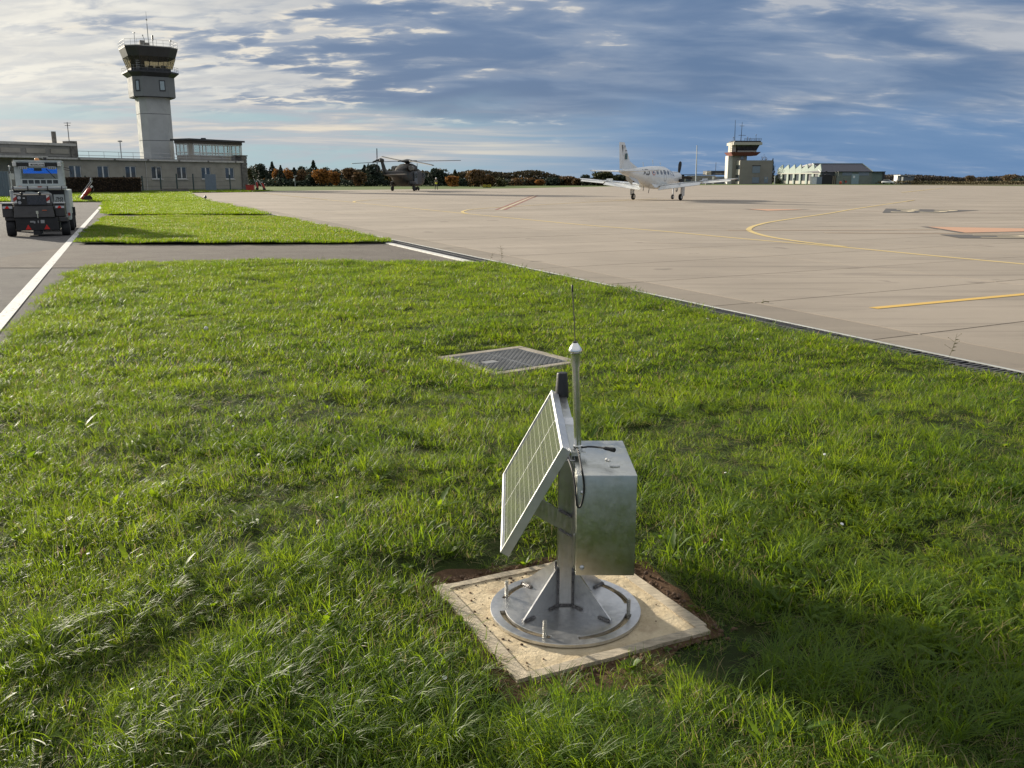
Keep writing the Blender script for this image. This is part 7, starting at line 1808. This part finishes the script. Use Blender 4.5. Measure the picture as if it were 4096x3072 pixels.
clumps = [(ground(1150, 2330), .30), (ground(1000, 2800), .35), (ground(1300, 2950), .35), (ground(1800, 2950), .30), (ground(500, 2500), .25), (ground(600, 2950), .25), (ground(2250, 3010), .3), (ground(3180, 2280), .16), (ground(3480, 2440), .22), (ground(3300, 2700), .28), (ground(3780, 1830), .25), (ground(2560, 2060), .16), (ground(200, 2650), .2), (ground(2900, 2120), .15), (ground(1450, 1900), .2), (ground(3850, 2900), .2), (ground(2420, 1720), .15)]
near = []
cur = 1.25
while cur < 16.9:
    dens = 560 if cur < 3.2 else (440 if cur < 4.6 else (290 if cur < 6.5 else (150 if cur < 10.5 else 105)))
    xl = -(0.60 * cur + 1.3); xr = 0.60 * cur + 1.3; area = (xr - xl) * 0.25
    for i in range(int(area * dens)):
        x = rs.uniform(xl, xr); y = cur + rs.uniform(0, .25)
        if not inside(x + .10 * nz(x, y, 2.2, 31), y + .10 * nz(x, y, 2.6, 37), LAWNS[0]): continue
        a, b_ = pad_q(x, y); q = max(abs(a), abs(b_))
        if q < .392: continue
        ma, mb_ = mh_q(x, y - .025)
        if abs(ma) < MHA + .012 and abs(mb_) < MHB + .012: continue
        soil = 0.0
        for p, r_ in soil_spots:
            d_ = math.hypot(x - p.x, y - p.y) * 1.25; soil = max(soil, 1 - (d_ / r_) ** 2)
        if q < .52: soil = max(soil, .62 * (1 - (q - .392) / .09) + .25 * nz(x, y, 9, 3))
        if soil > 0 and rs.random() < min(.80, soil * 1.3): continue
        hn_ = .5 + .9 * nz(x, y, 1.3, 2) + .5 * nz(x, y, 4.5, 8)        # height patches
        cl = 0.0
        for p, r_ in clumps:
            d_ = math.hypot((x - p.x), (y - p.y)); cl = max(cl, 1 - d_ / r_)
        s = (.80 + .55 * max(0, min(1, hn_))) * rs.uniform(.75, 1.2)
        if q < .6 or (abs(ma) < MHA + .1 and abs(mb_) < MHB + .1): s *= .85
        if abs(ma) < 1.0 and abs(mb_) < .8 and y < 7.75: s *= 1.1
        far = y > 6.5
        yar = nz(x, y, 1.1, 15) + (.18 if x > .9 and y < 4.5 else -.05)
        u_ = rs.random()
        if far: k = rs.choice((10, 11)); s *= rs.uniform(.8, 1.1) * (.9 if y < 10.5 else 1.05)
        elif cl > 0 and u_ < .34 + .3 * cl: k = rs.choice((5, 5, 6)); s = rs.uniform(.55, .95) * (.75 + .35 * cl)
        elif yar > .16 and u_ < .38: k = 7
        elif u_ < .012: k = 8
        elif u_ < .035: k = 9
        elif u_ < .037 + .012 * (hn_ > .5): k = 6; s *= .6
        else: k = rs.choice((0, 1, 2, 0, 1, 3)) if hn_ > .35 else rs.choice((2, 0, 4, 4, 1, 2))
        near.append((x, y, hgt(x, y) + .004, rs.uniform(0, 2 * PI) if k not in (5, 6) else rs.gauss(.0, 1.2), s, rs.gauss(0, .12), rs.gauss(0, .12), k))
    cur += .25
scatter('lawn_grass', 'rough green lawn of blades, arching tufts and yarrow filling the foreground', near)
mid = []
def fill(idx, n, k, s0, s1, ymax=1e9):
    poly = LAWNS[idx]; xs = [p[0] for p in poly]; ys = [min(p[1], ymax) for p in poly]; c = 0; tries = 0
    while c < n and tries < n * 8:
        tries += 1
        x = rs.uniform(min(xs), max(xs)); y = rs.uniform(min(ys), max(ys))
        if x < -.72 * y - 2 or not inside(x + .25 * nz(x, y, 1.2, 31), y + .25 * nz(x, y, 1.2, 37), poly): continue
        hn_ = .5 + nz(x, y, .5, 2)
        mid.append((x, y, hgt(x, y) + .006, rs.uniform(0, 2 * PI), rs.uniform(s0, s1) * (.8 + .35 * hn_), 0, 0, k)); c += 1
fill(1, 8500, 12, .55, 1.0); fill(2, 6500, 13, .5, .9); fill(3, 12000, 13, .8, 1.3, 132)
scatter('verge_grass', 'short bright green grass on the strips between the crossing paths', mid)
# scattered odds and ends in the lawn
M_petal = mat('daisy_white', (.80, .80, .76), .6); M_leafd = mat('dead_leaf', (.34, .17, .10), .7, var=.3); M_stalk = mat('weed_stalk', (.16, .15, .06), .8)
mb = MB(); mc = MB()
for k in range(90):
    y = rs.uniform(2.2, 16.5) if k % 3 else rs.uniform(22, 36); x = rs.uniform(-.62 * y, .45 * y)
    if not (inside(x, y, LAWNS[0]) or inside(x, y, LAWNS[1])): continue
    a, b_ = pad_q(x, y)
    if max(abs(a), abs(b_)) < .5: continue
    z = hgt(x, y) + rs.uniform(.045, .075); r_ = rs.uniform(.005, .009) * (1.0 if y < 9 else 1.5)
    nrm = Vector((rs.gauss(0, .35), rs.gauss(-.2, .35), 1)); mb.lathe([(r_ * .4, 0), (r_, .002), (r_ * .5, .003)], (x, y, z), nrm, 7)
o = mb.obj('lawn_flowers', M_petal); o['kind'] = 'stuff'; o['label'] = 'tiny white daisies dotted through the lawn'; o['category'] = 'flowers'
def leaf(u, v, s, rot, label):
    p = ground(u, v); me = MB(); pts = []
    for k in range(14):
        a = 2 * PI * k / 14; r_ = s * (.55 + .45 * abs(math.cos(2.5 * a))); pts.append(Vector((p.x + r_ * math.cos(a + rot), p.y + r_ * math.sin(a + rot) * .8, .055 + .012 * math.sin(3 * a) + .01 * math.cos(a))))
    vs = pts + [Vector((p.x, p.y, .05))]
    ob = me.add(vs + [v_ - Vector((0, 0, .0012)) for v_ in vs], [(i, (i + 1) % 14, 14) for i in range(14)] + [((i + 1) % 14 + 15, i + 15, 29) for i in range(14)] + [(i, i + 15, (i + 1) % 14 + 15, (i + 1) % 14) for i in range(14)]).obj('fallen_leaf', M_leafd); tag(ob, label, 'leaf', 'fallen leaves on the lawn')
leaf(2830, 2200, .045, .3, 'curled reddish-brown leaf in the grass right of the metal box')
leaf(330, 2262, .024, 1.0, 'small brown leaf in the grass at far left')
leaf(2812, 1396, .04, 2.0, 'small brown leaf in the grass between the mast and the drain')
leaf(3990, 2010, .03, .7, 'brown leaf in the grass close to the right edge')
leaf(1540, 1512, .03, 1.7, 'pinkish leaf in the grass left of the access cover')
def weed(u, v, h_, lean, label, branches=4):
    p = ground(u, v); mbw = MB(); top = Vector((lean, .0, h_)); mbw.tube([(0, 0, 0), top * .5 + Vector((.01, 0, 0)), top], [.0022, .0018, .001], 5)
    for k in range(branches):
        f = .35 + .6 * k / branches; q = top * f; a = rs.uniform(-1, 1); e = q + Vector((.07 * (1 if k % 2 else -1) * rs.uniform(.5, 1), .02, .035)); mbw.tube([q, e], [.0015, .0008], 4); mbw.ball(e, .004, 5, 4)
    t = thing('weed_stalk', label, 'weed', (p.x, p.y, 0), 0, 'weeds growing along the drain'); mbw.obj('stem', M_stalk, t)
    mbl_ = MB()
    for k in range(branches):
        q = top * (.25 + .6 * k / branches); mbl_.add([q, q + Vector((.02, .01, .012)), q + Vector((.045, 0, .008)), q + Vector((.02, -.01, .01))], [(0, 1, 2, 3)])
    mbl_.obj('leaves', MATS['weed_stalk'], t)
weed(3795, 1430, .22, .05, 'dry forked weed stalk standing at the slotted drain on the right')
weed(2008, 1048, .34, -.04, 'thin seeding weed stalk at the drain where the lawn narrows', 6)
weed(1960, 1040, .16, .05, 'short single weed stalk beside the taller one at the drain', 2)
p = ground(3045, 1212); o = MB().tube([(0, 0, 0), (.05, .01, .02), (.10, 0, .012)], .006, 5).tube([(0.02, 0, 0), (.03, .03, .04)], .004, 5).obj('joint_weed', M_stalk); o.location = p; tag(o, 'small weed growing in the joint where two apron seams cross', 'weed')
p = ground(824, 1362); t = thing('dandelion_clock', 'white dandelion seed head standing in the grass on the left', 'flower', (p.x, p.y, 0)); MB().tube([(0, 0, 0), (.01, 0, .10)], .002, 5).obj('stem', M_stalk, t); MB().ball((.01, 0, .12), .022, 10, 7).obj('seed_head', mat('seed_fluff', (.70, .69, .64), .9), t, smooth=True)
